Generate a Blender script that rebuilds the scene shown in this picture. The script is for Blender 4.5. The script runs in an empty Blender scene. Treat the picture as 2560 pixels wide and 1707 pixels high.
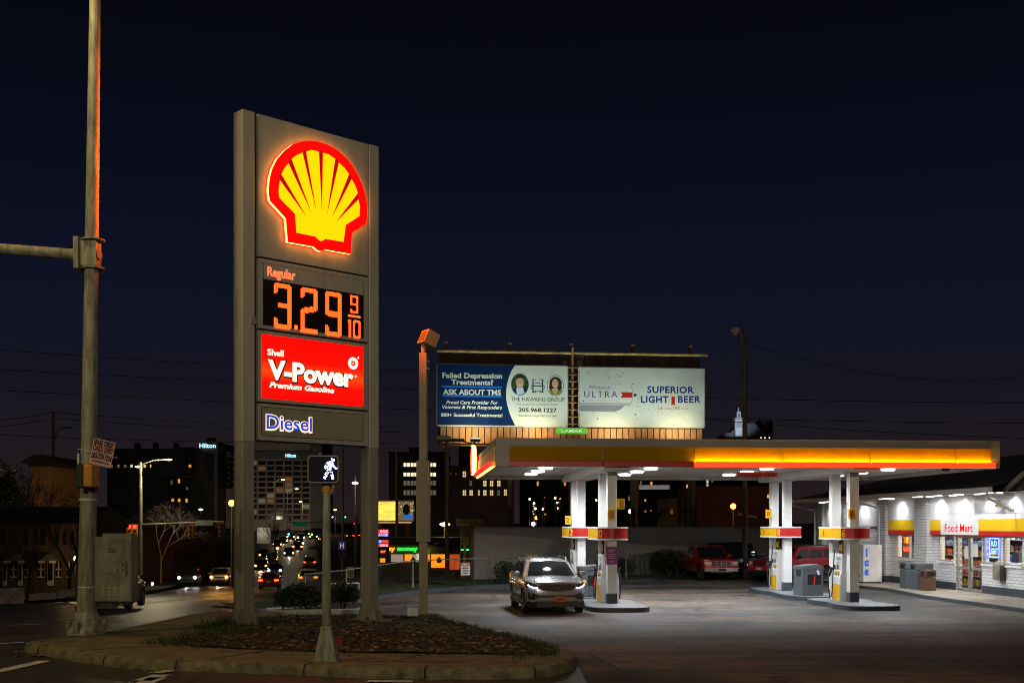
import bpy, bmesh, math, random
from mathutils import Vector, Matrix
random.seed(7)
PI = math.pi
sc = bpy.context.scene
COL = sc.collection
# ------------------------------------------------------------------ camera, sky, exposure
CAMZ, F, CX, HY = 2.0, 2940.0, 1280.0, 1312.0          # eye height; focal length, centre column and horizon row of the 2560 px photograph
cam_d = bpy.data.cameras.new('camera'); cam = bpy.data.objects.new('camera', cam_d); COL.objects.link(cam)
cam.location = (0, 0, CAMZ); cam.rotation_euler = (PI/2, 0, 0)
cam_d.sensor_width = 36; cam_d.lens = F/2560*36; cam_d.shift_y = (HY-853.5)/2560
cam_d.clip_start = .1; cam_d.clip_end = 5000
sc.camera = cam
sc.view_settings.view_transform = 'Standard'; sc.view_settings.look = 'None'
sc.view_settings.exposure = 0; sc.view_settings.gamma = 1
try:
    sc.cycles.use_denoising = True
    sc.cycles.pixel_filter_type = 'BLACKMAN_HARRIS'; sc.cycles.filter_width = 1.0
    sc.cycles.max_bounces = 6; sc.cycles.diffuse_bounces = 3; sc.cycles.glossy_bounces = 3
    sc.cycles.transparent_max_bounces = 8; sc.cycles.sample_clamp_indirect = 4; sc.cycles.caustics_reflective = False
except Exception: pass
w = bpy.data.worlds.new('World'); sc.world = w; w.use_nodes = True
N = w.node_tree.nodes; Lk = w.node_tree.links
for n in list(N): N.remove(n)
out = N.new('ShaderNodeOutputWorld'); add = N.new('ShaderNodeAddShader')
bg = N.new('ShaderNodeBackground'); bg2 = N.new('ShaderNodeBackground')
tc = N.new('ShaderNodeTexCoord'); sep = N.new('ShaderNodeSeparateXYZ'); rmp = N.new('ShaderNodeValToRGB')
sky = N.new('ShaderNodeTexSky'); sky.sky_type = 'NISHITA'; sky.sun_disc = False
sky.sun_elevation = math.radians(-9); sky.sun_rotation = math.radians(250)
Lk.new(sky.outputs[0], bg2.inputs[0]); bg2.inputs[1].default_value = .05
Lk.new(tc.outputs['Generated'], sep.inputs[0]); Lk.new(sep.outputs[2], rmp.inputs[0]); Lk.new(rmp.outputs[0], bg.inputs[0])
bg.inputs[1].default_value = 1.0                          # night sky with the town's glow low down
er = rmp.color_ramp; er.elements[0].position = 0; er.elements[0].color = (.0185, .0118, .0125, 1)
er.elements[1].position = 1; er.elements[1].color = (.0014, .0016, .0030, 1)
for p, c in ((.05, (.0145, .0102, .0125, 1)), (.12, (.0072, .0074, .0145, 1)), (.20, (.0046, .0062, .0170, 1)), (.30, (.0026, .0035, .0100, 1)), (.42, (.0018, .0020, .0040, 1))):
    e = er.elements.new(p); e.color = c
Lk.new(bg.outputs[0], add.inputs[0]); Lk.new(bg2.outputs[0], add.inputs[1]); Lk.new(add.outputs[0], out.inputs[0])
sun_d = bpy.data.lights.new('fill_sun', 'SUN'); sun_d.energy = .006; sun_d.angle = math.radians(10); sun_d.color = (.8, .88, 1)  # faint sun lamp added as fill for dark silhouettes
sun = bpy.data.objects.new('fill_sun', sun_d); COL.objects.link(sun); sun.rotation_euler = (math.radians(35), math.radians(-20), 0)

# ------------------------------------------------------------------ helpers
def lerp(a, b, t): return a+(b-a)*t
def interp(tab, x):
    if x <= tab[0][0]: return tab[0][1]
    for (x0, y0), (x1, y1) in zip(tab, tab[1:]):
        if x <= x1: return lerp(y0, y1, (x-x0)/(x1-x0))
    return tab[-1][1]
def sstep(a, b, x):
    t = min(1, max(0, (x-a)/(b-a))); return t*t*(3-2*t)
def at(px, py, Y): return Vector(((px-CX)/F*Y, Y, CAMZ+(HY-py)/F*Y))
def mat(name, col, rough=.6, metal=0, emit=None, es=1., var=0, vs=3., bump=0, bs=30., spec=.5, coat=0, stretch=None, alpha=None):
    m = bpy.data.materials.new(name); m.use_nodes = True
    nt = m.node_tree; p = nt.nodes['Principled BSDF']
    p.inputs['Base Color'].default_value = (*col, 1); p.inputs['Roughness'].default_value = rough; p.inputs['Metallic'].default_value = metal
    p.inputs['Specular IOR Level'].default_value = spec
    if coat: p.inputs['Coat Weight'].default_value = coat; p.inputs['Coat Roughness'].default_value = .06
    if emit: p.inputs['Emission Color'].default_value = (*emit, 1); p.inputs['Emission Strength'].default_value = es
    if var or bump:
        t = nt.nodes.new('ShaderNodeTexCoord'); src = t.outputs['Object']
        if stretch:
            mp = nt.nodes.new('ShaderNodeMapping'); mp.inputs['Scale'].default_value = stretch; nt.links.new(src, mp.inputs[0]); src = mp.outputs[0]
    if var:
        n = nt.nodes.new('ShaderNodeTexNoise'); n.inputs['Scale'].default_value = vs; n.inputs['Detail'].default_value = 8; n.inputs['Roughness'].default_value = .65
        r = nt.nodes.new('ShaderNodeValToRGB'); r.color_ramp.elements[0].position = .32; r.color_ramp.elements[1].position = .68
        r.color_ramp.elements[0].color = (*[c*(1-var) for c in col], 1); r.color_ramp.elements[1].color = (*[min(1, c*(1+var)) for c in col], 1)
        nt.links.new(src, n.inputs[0]); nt.links.new(n.outputs[0], r.inputs[0]); nt.links.new(r.outputs[0], p.inputs['Base Color'])
    if bump:
        n2 = nt.nodes.new('ShaderNodeTexNoise'); n2.inputs['Scale'].default_value = bs; n2.inputs['Detail'].default_value = 6
        b = nt.nodes.new('ShaderNodeBump'); b.inputs['Strength'].default_value = bump; b.inputs['Distance'].default_value = .02
        nt.links.new(src, n2.inputs[0]); nt.links.new(n2.outputs[0], b.inputs['Height']); nt.links.new(b.outputs[0], p.inputs['Normal'])
    return m
def glow(name, rgb, base=(.02, .02, .02)):               # a lit face: rgb is what it gives off
    k = max(rgb) or 1
    return mat(name, base, .4, emit=[c/k for c in rgb], es=k)
def glass(name, tint=(.9, .92, .92), fac=.12):
    m = bpy.data.materials.new(name); m.use_nodes = True; nt = m.node_tree
    for n in list(nt.nodes): nt.nodes.remove(n)
    o = nt.nodes.new('ShaderNodeOutputMaterial'); mx = nt.nodes.new('ShaderNodeMixShader'); t = nt.nodes.new('ShaderNodeBsdfTransparent'); g = nt.nodes.new('ShaderNodeBsdfGlossy')
    fr = nt.nodes.new('ShaderNodeLayerWeight'); pw = nt.nodes.new('ShaderNodeMath'); pw.operation = 'POWER'; pw.inputs[1].default_value = 4; nt.links.new(fr.outputs['Facing'], pw.inputs[0])
    ma = nt.nodes.new('ShaderNodeMath'); ma.operation = 'MULTIPLY_ADD'; ma.inputs[1].default_value = .8; ma.inputs[2].default_value = fac; ma.use_clamp = True
    t.inputs[0].default_value = (*tint, 1); g.inputs['Roughness'].default_value = .03
    nt.links.new(pw.outputs[0], ma.inputs[0]); nt.links.new(ma.outputs[0], mx.inputs[0]); nt.links.new(t.outputs[0], mx.inputs[1]); nt.links.new(g.outputs[0], mx.inputs[2]); nt.links.new(mx.outputs[0], o.inputs[0])
    return m
def bricks(name, c1, c2, mortar, bw=.4, bh=.13, axes=(0, 2), rough=.7, ms=.012, bump=.6):
    m = bpy.data.materials.new(name); m.use_nodes = True; nt = m.node_tree; p = nt.nodes['Principled BSDF']; p.inputs['Roughness'].default_value = rough
    t = nt.nodes.new('ShaderNodeTexCoord'); s = nt.nodes.new('ShaderNodeSeparateXYZ'); c = nt.nodes.new('ShaderNodeCombineXYZ')
    nt.links.new(t.outputs['Object'], s.inputs[0])
    if axes[0] == 'sum':
        a = nt.nodes.new('ShaderNodeMath'); nt.links.new(s.outputs[0], a.inputs[0]); nt.links.new(s.outputs[1], a.inputs[1]); nt.links.new(a.outputs[0], c.inputs[0])
    else: nt.links.new(s.outputs[axes[0]], c.inputs[0])
    nt.links.new(s.outputs[axes[1]], c.inputs[1])
    b = nt.nodes.new('ShaderNodeTexBrick'); b.inputs['Color1'].default_value = (*c1, 1); b.inputs['Color2'].default_value = (*c2, 1); b.inputs['Mortar'].default_value = (*mortar, 1)
    b.inputs['Scale'].default_value = 1; b.inputs['Mortar Size'].default_value = ms; b.inputs['Brick Width'].default_value = bw; b.inputs['Row Height'].default_value = bh
    nt.links.new(c.outputs[0], b.inputs[0]); nt.links.new(b.outputs[0], p.inputs['Base Color'])
    bp = nt.nodes.new('ShaderNodeBump'); bp.invert = True; bp.inputs['Strength'].default_value = bump; bp.inputs['Distance'].default_value = .02
    nt.links.new(b.outputs[1], bp.inputs['Height']); nt.links.new(bp.outputs[0], p.inputs['Normal'])
    return m
class B:
    def __init__(s): s.v = []; s.f = []; s.mi = []; s.ms = []
    def m(s, m):
        if m not in s.ms: s.ms.append(m)
        return s.ms.index(m)
    def poly(s, pts, m):
        i = len(s.v); s.v += [tuple(p) for p in pts]; s.f.append(tuple(range(i, i+len(pts)))); s.mi.append(s.m(m)); return s
    def mesh(s, vs, fs, m):
        i = len(s.v); k = s.m(m); s.v += [tuple(p) for p in vs]
        for f in fs: s.f.append(tuple(i+j for j in f)); s.mi.append(k)
        return s
    def box(s, x0, x1, y0, y1, z0, z1, m, M=None):
        vs = [Vector((x, y, z)) for z in (z0, z1) for y in (y0, y1) for x in (x0, x1)]
        if M: vs = [M @ q for q in vs]
        return s.mesh(vs, [(0, 2, 3, 1), (4, 5, 7, 6), (0, 1, 5, 4), (2, 6, 7, 3), (0, 4, 6, 2), (1, 3, 7, 5)], m)
    def cbox(s, c, d, m, rz=0, rx=0, ry=0):
        M = Matrix.Translation(c) @ Matrix.Rotation(rz, 4, 'Z') @ Matrix.Rotation(ry, 4, 'Y') @ Matrix.Rotation(rx, 4, 'X')
        return s.box(-d[0]/2, d[0]/2, -d[1]/2, d[1]/2, -d[2]/2, d[2]/2, m, M)
    def prism(s, pts, vec, m, m_side=None):
        pts = [Vector(p) for p in pts]; vec = Vector(vec); n = len(pts)
        nrm = Vector((0, 0, 0))
        for a, b in zip(pts, pts[1:]+pts[:1]): nrm += a.cross(b)
        if nrm.dot(vec) > 0: pts = pts[::-1]             # base faces away from vec
        s.poly(pts, m); s.poly([p+vec for p in pts[::-1]], m)
        for a, b in zip(pts, pts[1:]+pts[:1]): s.poly([b, a, a+vec, b+vec], m_side or m)
        return s
    def cyl(s, p0, p1, r0, m, r1=None, n=12, caps=True):
        p0, p1 = Vector(p0), Vector(p1); r1 = r0 if r1 is None else r1
        d = (p1-p0).normalized(); a = d.orthogonal().normalized(); b = d.cross(a)
        vs = [p0+(a*math.cos(2*PI*i/n)+b*math.sin(2*PI*i/n))*r0 for i in range(n)]+[p1+(a*math.cos(2*PI*i/n)+b*math.sin(2*PI*i/n))*r1 for i in range(n)]
        fs = [(i, (i+1) % n, n+(i+1) % n, n+i) for i in range(n)]
        if caps: fs += [tuple(range(n))[::-1], tuple(range(n, 2*n))]
        return s.mesh(vs, fs, m)
    def tube(s, path, r, m, n=7):
        for a, b in zip(path, path[1:]): s.cyl(a, b, r, m, n=n)
        return s
    def lathe(s, c, prof, m, n=16, M=None):              # prof: (r, z) from below up
        vs = []
        for r, z in prof:
            for i in range(n):
                q = Vector((r*math.cos(2*PI*i/n), r*math.sin(2*PI*i/n), z)); q = (M @ q) if M else q
                vs.append(Vector(c)+q)
        fs = [(k*n+i, k*n+(i+1) % n, (k+1)*n+(i+1) % n, (k+1)*n+i) for k in range(len(prof)-1) for i in range(n)]
        fs += [tuple(range(n))[::-1], tuple(range((len(prof)-1)*n, len(prof)*n))]
        return s.mesh(vs, fs, m)
    def sph(s, c, r, m, n=10, sq=(1, 1, 1)):
        vs = []; k = n//2
        for j in range(k+1):
            a = PI*j/k
            for i in range(n): vs.append((c[0]+r*sq[0]*math.sin(a)*math.cos(2*PI*i/n), c[1]+r*sq[1]*math.sin(a)*math.sin(2*PI*i/n), c[2]+r*sq[2]*math.cos(a)))
        return s.mesh(vs, [(j*n+i, (j+1)*n+i, (j+1)*n+(i+1) % n, j*n+(i+1) % n) for j in range(k) for i in range(n)], m)
    def data(s, name, smooth=False):
        me = bpy.data.meshes.new(name); me.from_pydata(s.v, [], s.f)
        for k in s.ms: me.materials.append(k)
        me.polygons.foreach_set('material_index', s.mi)
        if smooth: me.polygons.foreach_set('use_smooth', [True]*len(s.f))
        me.update(); return me
    def obj(s, name, parent=None, smooth=False, bevel=0, seg=2, sub=0):
        o = bpy.data.objects.new(name, s.data(name, smooth)); COL.objects.link(o)
        if parent: o.parent = parent
        if bevel:
            md = o.modifiers.new('edge', 'BEVEL'); md.width = bevel; md.segments = seg; md.limit_method = 'ANGLE'
        if sub:
            md = o.modifiers.new('round', 'SUBSURF'); md.levels = md.render_levels = sub
        if smooth and not sub:
            try: o.data.set_sharp_from_angle(angle=math.radians(40))
            except Exception: pass
        return o
def tag(o, label=None, cat=None, group=None, kind=None):
    if label: o['label'] = label
    if cat: o['category'] = cat
    if group: o['group'] = group
    if kind: o['kind'] = kind
    return o
def thing(name, label, cat, loc=(0, 0, 0), rz=0, group=None):
    o = bpy.data.objects.new(name, None); COL.objects.link(o); o.location = loc; o.rotation_euler = (0, 0, rz); o.empty_display_size = .3
    return tag(o, label, cat, group)
def kids(o): return [c for c in bpy.data.objects if c.parent == o]
def dup(o, loc, rz, label=None, group=None, parent=None, ch=None):
    c = o.copy(); COL.objects.link(c)
    if parent: c.parent = parent
    else: c.location = loc; c.rotation_euler = (0, 0, rz)
    if label: c['label'] = label
    if group: c['group'] = group
    for k in kids(o): dup(k, None, 0, parent=c)
    return c
def lamp(kind, loc, energy, color=(1, 1, 1), parent=None, size=.1, aim=None, angle=120, blend=.5, name='lamp_light'):
    d = bpy.data.lights.new(name, kind); d.energy = energy; d.color = color
    if kind == 'AREA': d.shape = 'DISK'; d.size = size
    else: d.shadow_soft_size = size
    if kind == 'SPOT': d.spot_size = math.radians(angle); d.spot_blend = blend
    o = bpy.data.objects.new(name, d); COL.objects.link(o); o.location = loc
    if parent: o.parent = parent
    if aim is not None: o.rotation_euler = Vector(aim).to_track_quat('-Z', 'Y').to_euler()
    return o
class Plane:                                             # an upright plane through (x, y) along angle a: photograph pixel -> metres along it and height
    def __init__(s, x, y, a): s.o = Vector((x, y, 0)); s.a = a; s.e = Vector((math.cos(a), math.sin(a), 0))
    def __call__(s, px, py=HY):
        t = (px-CX)/F; e, o = s.e, s.o                    # t*Y = X
        k = (o.x-t*o.y)/(t*e.y-e.x); Y = o.y+k*e.y
        return k, CAMZ+(HY-py)/F*Y
_fc = {}
def glyphs(body, bold=0, shear=0, space=1):
    k = (body, bold, shear, space)
    if k not in _fc:
        c = bpy.data.curves.new('lettering', 'FONT'); c.body = body; c.size = 1; c.offset = bold; c.shear = shear; c.space_character = space; c.resolution_u = 3
        o = bpy.data.objects.new('lettering', c); COL.objects.link(o)
        me = bpy.data.meshes.new_from_object(o)
        vs = [v.co.copy() for v in me.vertices]; fs = [tuple(p.vertices) for p in me.polygons]
        bpy.data.objects.remove(o); bpy.data.curves.remove(c); bpy.data.meshes.remove(me)
        _fc[k] = (vs, fs)
    return _fc[k]
CAP = max(v.y for v in glyphs('H')[0])
def text(b, body, m, o, x, y, h, w=None, bold=0, shear=0, align='l', space=1):
    """letters with their baseline start at o, running along x, up along y, capitals h high, w wide over all"""
    vs, fs = glyphs(body, bold, shear, space)
    if not vs: return
    x0 = min(v.x for v in vs); x1 = max(v.x for v in vs); sx = (w/(x1-x0)) if w else h/CAP
    W = (x1-x0)*sx; off = {'l': 0, 'c': -W/2, 'r': -W}[align]
    o, x, y = Vector(o), Vector(x).normalized(), Vector(y).normalized()
    b.mesh([o+x*((v.x-x0)*sx+off)+y*(v.y*h/CAP) for v in vs], fs, m)
# ------------------------------------------------------------------ materials
asphalt = mat('asphalt', (.05, .046, .042), .55, var=.45, vs=.9, bump=.5, bs=60, spec=.35)
paint_white = mat('road_paint', (.55, .53, .48), .7, var=.5, vs=9)
paint_yellow = mat('yellow_road_paint', (.42, .28, .04), .7, var=.4, vs=6)
concrete = mat('concrete', (.155, .122, .066), .85, var=.45, vs=2.5, bump=.4, bs=40)
kerb_c = mat('kerb_concrete', (.18, .148, .082), .85, var=.6, vs=5, bump=.5, bs=50)
soil = mat('mulch', (.017, .011, .007), .95, var=.7, vs=14, bump=1, bs=35)
dirt = mat('dark_earth', (.03, .026, .018), .95, var=.5, vs=.4)
grass_m = mat('grass_blade', (.035, .055, .014), .8, var=.4, vs=2)
leaf_m = mat('dry_leaf', (.17, .10, .035), .8, var=.6, vs=8)
evergreen = mat('evergreen_leaf', (.055, .072, .034), .45, var=.4, vs=4)
bark = mat('bark', (.085, .068, .05), .9, var=.4, vs=8)
galv = mat('galvanised_steel', (.24, .23, .17), .6, .2, var=.45, vs=4, bump=.2, bs=20, stretch=(1, 1, .35))
pole_m = mat('weathered_pole_steel', (.24, .235, .17), .65, .1, var=.55, vs=6, bump=.3, bs=25, stretch=(2, 2, .35))
steel_d = mat('dark_steel', (.06, .055, .05), .6, .3, var=.4, vs=5)
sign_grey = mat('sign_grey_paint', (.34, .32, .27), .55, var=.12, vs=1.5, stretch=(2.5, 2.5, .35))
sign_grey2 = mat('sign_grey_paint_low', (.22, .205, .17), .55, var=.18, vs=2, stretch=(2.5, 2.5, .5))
groove = mat('dark_groove', (.015, .014, .012), .8)
white_p = mat('white_paint', (.74, .74, .73), .45, var=.08, vs=2)
white_s = mat('soffit_white', (.62, .61, .58), .5, var=.12, vs=1)
grey_p = mat('warm_grey_panel', (.31, .29, .27), .5, var=.10, vs=1)
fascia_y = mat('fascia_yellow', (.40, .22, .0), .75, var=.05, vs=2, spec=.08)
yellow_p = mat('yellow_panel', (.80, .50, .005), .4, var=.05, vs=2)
red_p = mat('red_panel', (.55, .009, .012), .4, var=.06, vs=2)
navy = mat('navy_paint', (.045, .058, .075), .55, var=.2, vs=4)
charcoal = mat('grey_plastic', (.085, .10, .115), .55, var=.12, vs=5)
charcoal_d = mat('dark_plastic', (.035, .042, .05), .55)
brown_p = mat('brown_plastic', (.11, .05, .03), .6, var=.15, vs=5)
black = mat('black_rubber', (.012, .012, .012), .6)
void = mat('dark_opening', (.006, .006, .007), .8)
chrome = mat('chrome', (.6, .6, .6), .15, 1)
alum = mat('aluminium', (.42, .41, .38), .4, .6, var=.12, vs=3)
wood_d = mat('weathered_wood', (.11, .082, .055), .85, var=.4, vs=5, stretch=(3, 3, .3))
pole_wood = mat('pole_wood', (.11, .08, .055), .85, var=.4, vs=4, stretch=(3, 3, .25))
signal_y = mat('signal_yellow', (.50, .22, .012), .5, var=.15, vs=5)
roof_m = mat('shingles', (.10, .09, .085), .9, var=.25, vs=6, bump=.4, bs=12)
white_brick = bricks('white_brick', (.70, .70, .70), (.62, .62, .63), (.34, .34, .35), .36, .115)
pil_brick = bricks('white_pillar_brick', (.66, .66, .66), (.58, .58, .59), (.30, .30, .31), .36, .115, axes=('sum', 2))
navy_brick = bricks('navy_brick', (.050, .062, .078), (.042, .052, .068), (.022, .028, .036), .36, .115)
red_brick = bricks('dark_brick', (.11, .06, .045), (.085, .048, .038), (.10, .085, .07), .5, .16)
tint_glass = glass('car_glass', (.10, .11, .11), .10)
clear_glass = glass('window_glass', (.93, .95, .95), .07)
rail_white = mat('white_rail', (.6, .6, .58), .5)
# ------------------------------------------------------------------ terrain
R_T = [(0, -8.8), (19, -8.6), (20.2, -8.4), (22.3, -7.8), (26, -7.9), (30, -8.3), (40, -9.4), (55, -10.8), (100, -15.2), (165, -26), (250, -42), (330, -57), (600, -105)]
L_T = [(0, -90), (50, -90), (51, -23.4), (61, -23), (86, -26.5), (114, -31), (165, -41), (250, -57), (330, -72), (600, -122)]
ROADZ = [(0, -.15), (22, -.15), (30, -.42), (40, -.95), (55, -1.7), (75, -2.6), (100, -3.6), (130, -4.2), (150, -4.3), (190, -3.4), (250, -1.6), (330, .3), (600, 3)]
LOTZ = [(0, -.15), (17, -.15), (22, -.30), (33, -.65), (70, -.65), (110, -2), (160, -3), (330, .3), (600, 3)]
def gz(x, y):
    r = interp(R_T, y); t = sstep(r+.5, r+6.5, x)
    return lerp(interp(ROADZ, y), interp(LOTZ, y), t)
def grid(xs_of, ys, m, dz, nx):
    b = B(); vs = []; fs = []
    for y in ys:
        a, c = xs_of(y)
        for i in range(nx+1):
            x = lerp(a, c, i/nx); vs.append((x, y, gz(x, y)+dz))
    for j in range(len(ys)-1):
        for i in range(nx): fs.append((j*(nx+1)+i, j*(nx+1)+i+1, (j+1)*(nx+1)+i+1, (j+1)*(nx+1)+i))
    return b.mesh(vs, fs, m)
fr = lambda a, c, n: [lerp(a, c, i/n) for i in range(n+1)]
ys_all = fr(-20, 70, 45)+fr(75, 330, 50)+fr(350, 1600, 10)
tag(grid(lambda y: (-700-y*.3, 700+y*.3), ys_all, dirt, -.2, 140).obj('ground', smooth=True), kind='structure')
lot_m = bpy.data.materials.new('lot_pavement'); lot_m.use_nodes = True
nt = lot_m.node_tree; pb = nt.nodes['Principled BSDF']; pb.inputs['Roughness'].default_value = .7
t_ = nt.nodes.new('ShaderNodeTexCoord'); n1 = nt.nodes.new('ShaderNodeTexNoise'); n1.inputs['Scale'].default_value = .22; n1.inputs['Detail'].default_value = 7; n1.inputs['Roughness'].default_value = .6
mp_ = nt.nodes.new('ShaderNodeMapping'); mp_.inputs['Scale'].default_value = (.55, 1.6, 1); nt.links.new(t_.outputs['Object'], mp_.inputs[0]); nt.links.new(mp_.outputs[0], n1.inputs[0])
r1 = nt.nodes.new('ShaderNodeValToRGB'); r1.color_ramp.elements[0].position = .41; r1.color_ramp.elements[0].color = (.040, .038, .036, 1); r1.color_ramp.elements[1].position = .58; r1.color_ramp.elements[1].color = (.23, .160, .115, 1)
e = r1.color_ramp.elements.new(.48); e.color = (.10, .09, .078, 1)
nt.links.new(n1.outputs[0], r1.inputs[0])
n2 = nt.nodes.new('ShaderNodeTexNoise'); n2.inputs['Scale'].default_value = 3.5; n2.inputs['Detail'].default_value = 9; nt.links.new(t_.outputs['Object'], n2.inputs[0])
mx = nt.nodes.new('ShaderNodeMixRGB'); mx.blend_type = 'MULTIPLY'; mx.inputs[0].default_value = .75
r2 = nt.nodes.new('ShaderNodeValToRGB'); r2.color_ramp.elements[0].position = .35; r2.color_ramp.elements[0].color = (.45, .44, .43, 1); r2.color_ramp.elements[1].position = .62
nt.links.new(n2.outputs[0], r2.inputs[0]); nt.links.new(r1.outputs[0], mx.inputs[1]); nt.links.new(r2.outputs[0], mx.inputs[2])
br_ = nt.nodes.new('ShaderNodeTexBrick'); br_.offset = .37; br_.inputs['Scale'].default_value = 1; br_.inputs['Brick Width'].default_value = 5.2; br_.inputs['Row Height'].default_value = 4.1; br_.inputs['Mortar Size'].default_value = .045; br_.inputs['Mortar Smooth'].default_value = .3
br_.inputs['Color1'].default_value = (1, 1, 1, 1); br_.inputs['Color2'].default_value = (.60, .57, .54, 1); br_.inputs['Mortar'].default_value = (.22, .21, .2, 1)
mb_ = nt.nodes.new('ShaderNodeMapping'); mb_.inputs['Rotation'].default_value = (0, 0, math.radians(-5)); nw_ = nt.nodes.new('ShaderNodeTexNoise'); nw_.inputs['Scale'].default_value = 1.2; nw_.inputs['Detail'].default_value = 5
va_ = nt.nodes.new('ShaderNodeMixRGB'); va_.blend_type = 'ADD'; va_.inputs[0].default_value = .22; nt.links.new(t_.outputs['Object'], nw_.inputs[0]); nt.links.new(t_.outputs['Object'], va_.inputs[1]); nt.links.new(nw_.outputs['Color'], va_.inputs[2]); nt.links.new(va_.outputs[0], mb_.inputs[0]); nt.links.new(mb_.outputs[0], br_.inputs[0])
m2_ = nt.nodes.new('ShaderNodeMixRGB'); m2_.blend_type = 'MULTIPLY'; m2_.inputs[0].default_value = .9; nt.links.new(mx.outputs[0], m2_.inputs[1]); nt.links.new(br_.outputs[0], m2_.inputs[2])
ns_ = nt.nodes.new('ShaderNodeTexNoise'); ns_.inputs['Scale'].default_value = .9; ns_.inputs['Detail'].default_value = 3; rs_ = nt.nodes.new('ShaderNodeValToRGB'); rs_.color_ramp.elements[0].position = .30; rs_.color_ramp.elements[0].color = (.35, .34, .33, 1); rs_.color_ramp.elements[1].position = .43; nt.links.new(t_.outputs['Object'], ns_.inputs[0]); nt.links.new(ns_.outputs[0], rs_.inputs[0])
m3_ = nt.nodes.new('ShaderNodeMixRGB'); m3_.blend_type = 'MULTIPLY'; m3_.inputs[0].default_value = 1; nt.links.new(m2_.outputs[0], m3_.inputs[1]); nt.links.new(rs_.outputs[0], m3_.inputs[2]); nt.links.new(m3_.outputs[0], pb.inputs['Base Color'])
n3 = nt.nodes.new('ShaderNodeTexNoise'); n3.inputs['Scale'].default_value = 50; nt.links.new(t_.outputs['Object'], n3.inputs[0])
bp_ = nt.nodes.new('ShaderNodeBump'); bp_.inputs['Strength'].default_value = .4; bp_.inputs['Distance'].default_value = .02; nt.links.new(n3.outputs[0], bp_.inputs['Height']); nt.links.new(bp_.outputs[0], pb.inputs['Normal'])
road_m = mat('worn_asphalt', (.052, .045, .038), .42, var=.4, vs=.6, bump=.35, bs=40, spec=.4, stretch=(1.5, .3, 1))
tag(grid(lambda y: (interp(L_T, y), interp(R_T, y)+(.7 if y < 31 else 0)), fr(19.2, 50, 30)+fr(50.9, 70, 18)+fr(72, 360, 70), road_m, 0, 70).obj('road', smooth=True), kind='structure')
tag(grid(lambda y: (-90, 60), fr(2, 19.2, 10), road_m, 0, 70).obj('side_street', smooth=True), kind='structure')
tag(grid(lambda y: (interp(R_T, y)+.02 if y > 21 else lerp(1.02, interp(R_T, 21), sstep(19.5, 21, y)), 60), fr(7, 18, 8)+fr(18.5, 66, 60), lot_m, .006, 70).obj('forecourt', smooth=True), kind='structure')
# road markings: dashes and lines following the road
def road_strip(pts, wd, m, b):
    for (x0, y0), (x1, y1) in zip(pts, pts[1:]):
        d = Vector((x1-x0, y1-y0, 0)).normalized(); nrm = Vector((-d.y, d.x, 0))*wd/2; k = max(1, int(math.hypot(x1-x0, y1-y0)/2))
        for i in range(k):
            p, q = Vector((lerp(x0, x1, i/k), lerp(y0, y1, i/k), 0)), Vector((lerp(x0, x1, (i+1)/k), lerp(y0, y1, (i+1)/k), 0))
            b.poly([(v.x, v.y, gz(v.x, v.y)+.012) for v in (p-nrm, p+nrm, q+nrm, q-nrm)], m)
bm_ = B()
def lane(off, y0, y1, dash, gap):
    y = y0
    while y < y1:
        e_ = min(y1, y+dash); road_strip([(interp(R_T, yy)-off, yy) for yy in (y, e_)], .13, paint_white, bm_); y = e_+gap
lane(3.3, 30, 210, 3, 9); lane(10.2, 60, 210, 3, 9)
tag(bm_.obj('lane_marking'), kind='structure')
by_ = B()
for off in (6.6, 6.9): road_strip([(interp(R_T, y)-off, y) for y in fr(46, 230, 30)], .12, paint_yellow, by_)
road_strip([(-24, 47.2), (-17.5, 45.8)], .12, paint_yellow, by_)
tag(by_.obj('centre_line'), kind='structure')
bs_ = B()
G = lambda px, py, z=-.15: Vector(((px-CX)/F*((CAMZ-z)*F/(py-HY)), (CAMZ-z)*F/(py-HY)))
for a, c, wd in (((-25, 1683), (112, 1652), .22), ((355, 1702), (405, 1687), .26), ((388, 1682), (428, 1675), .24), ((330, 1722), (395, 1694), .26), ((918, 1703), (1032, 1704), .2), ((0, 1609), (60, 1606), .12), ((35, 1555), (104, 1550), .12), ((272, 1532), (312, 1528), .12), ((418, 1516), (440, 1513), .12), ((510, 1505), (525, 1503), .12), ((165, 1511), (192, 1510), .12)):
    z_ = -.15
    if a[1] < 1560: z_ = {1555: -.25, 1532: -.45, 1516: -.8, 1505: -1.1, 1511: -.9}[a[1]]
    p, q = G(*a, z_), G(*c, z_); road_strip([(p.x, p.y), (q.x, q.y)], wd, paint_white, bs_)
p, q = (-19.8, 78.5), (-11.8, 78.5); road_strip([p, q], .45, paint_white, bs_)
tag(bs_.obj('stop_line'), kind='structure')
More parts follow.
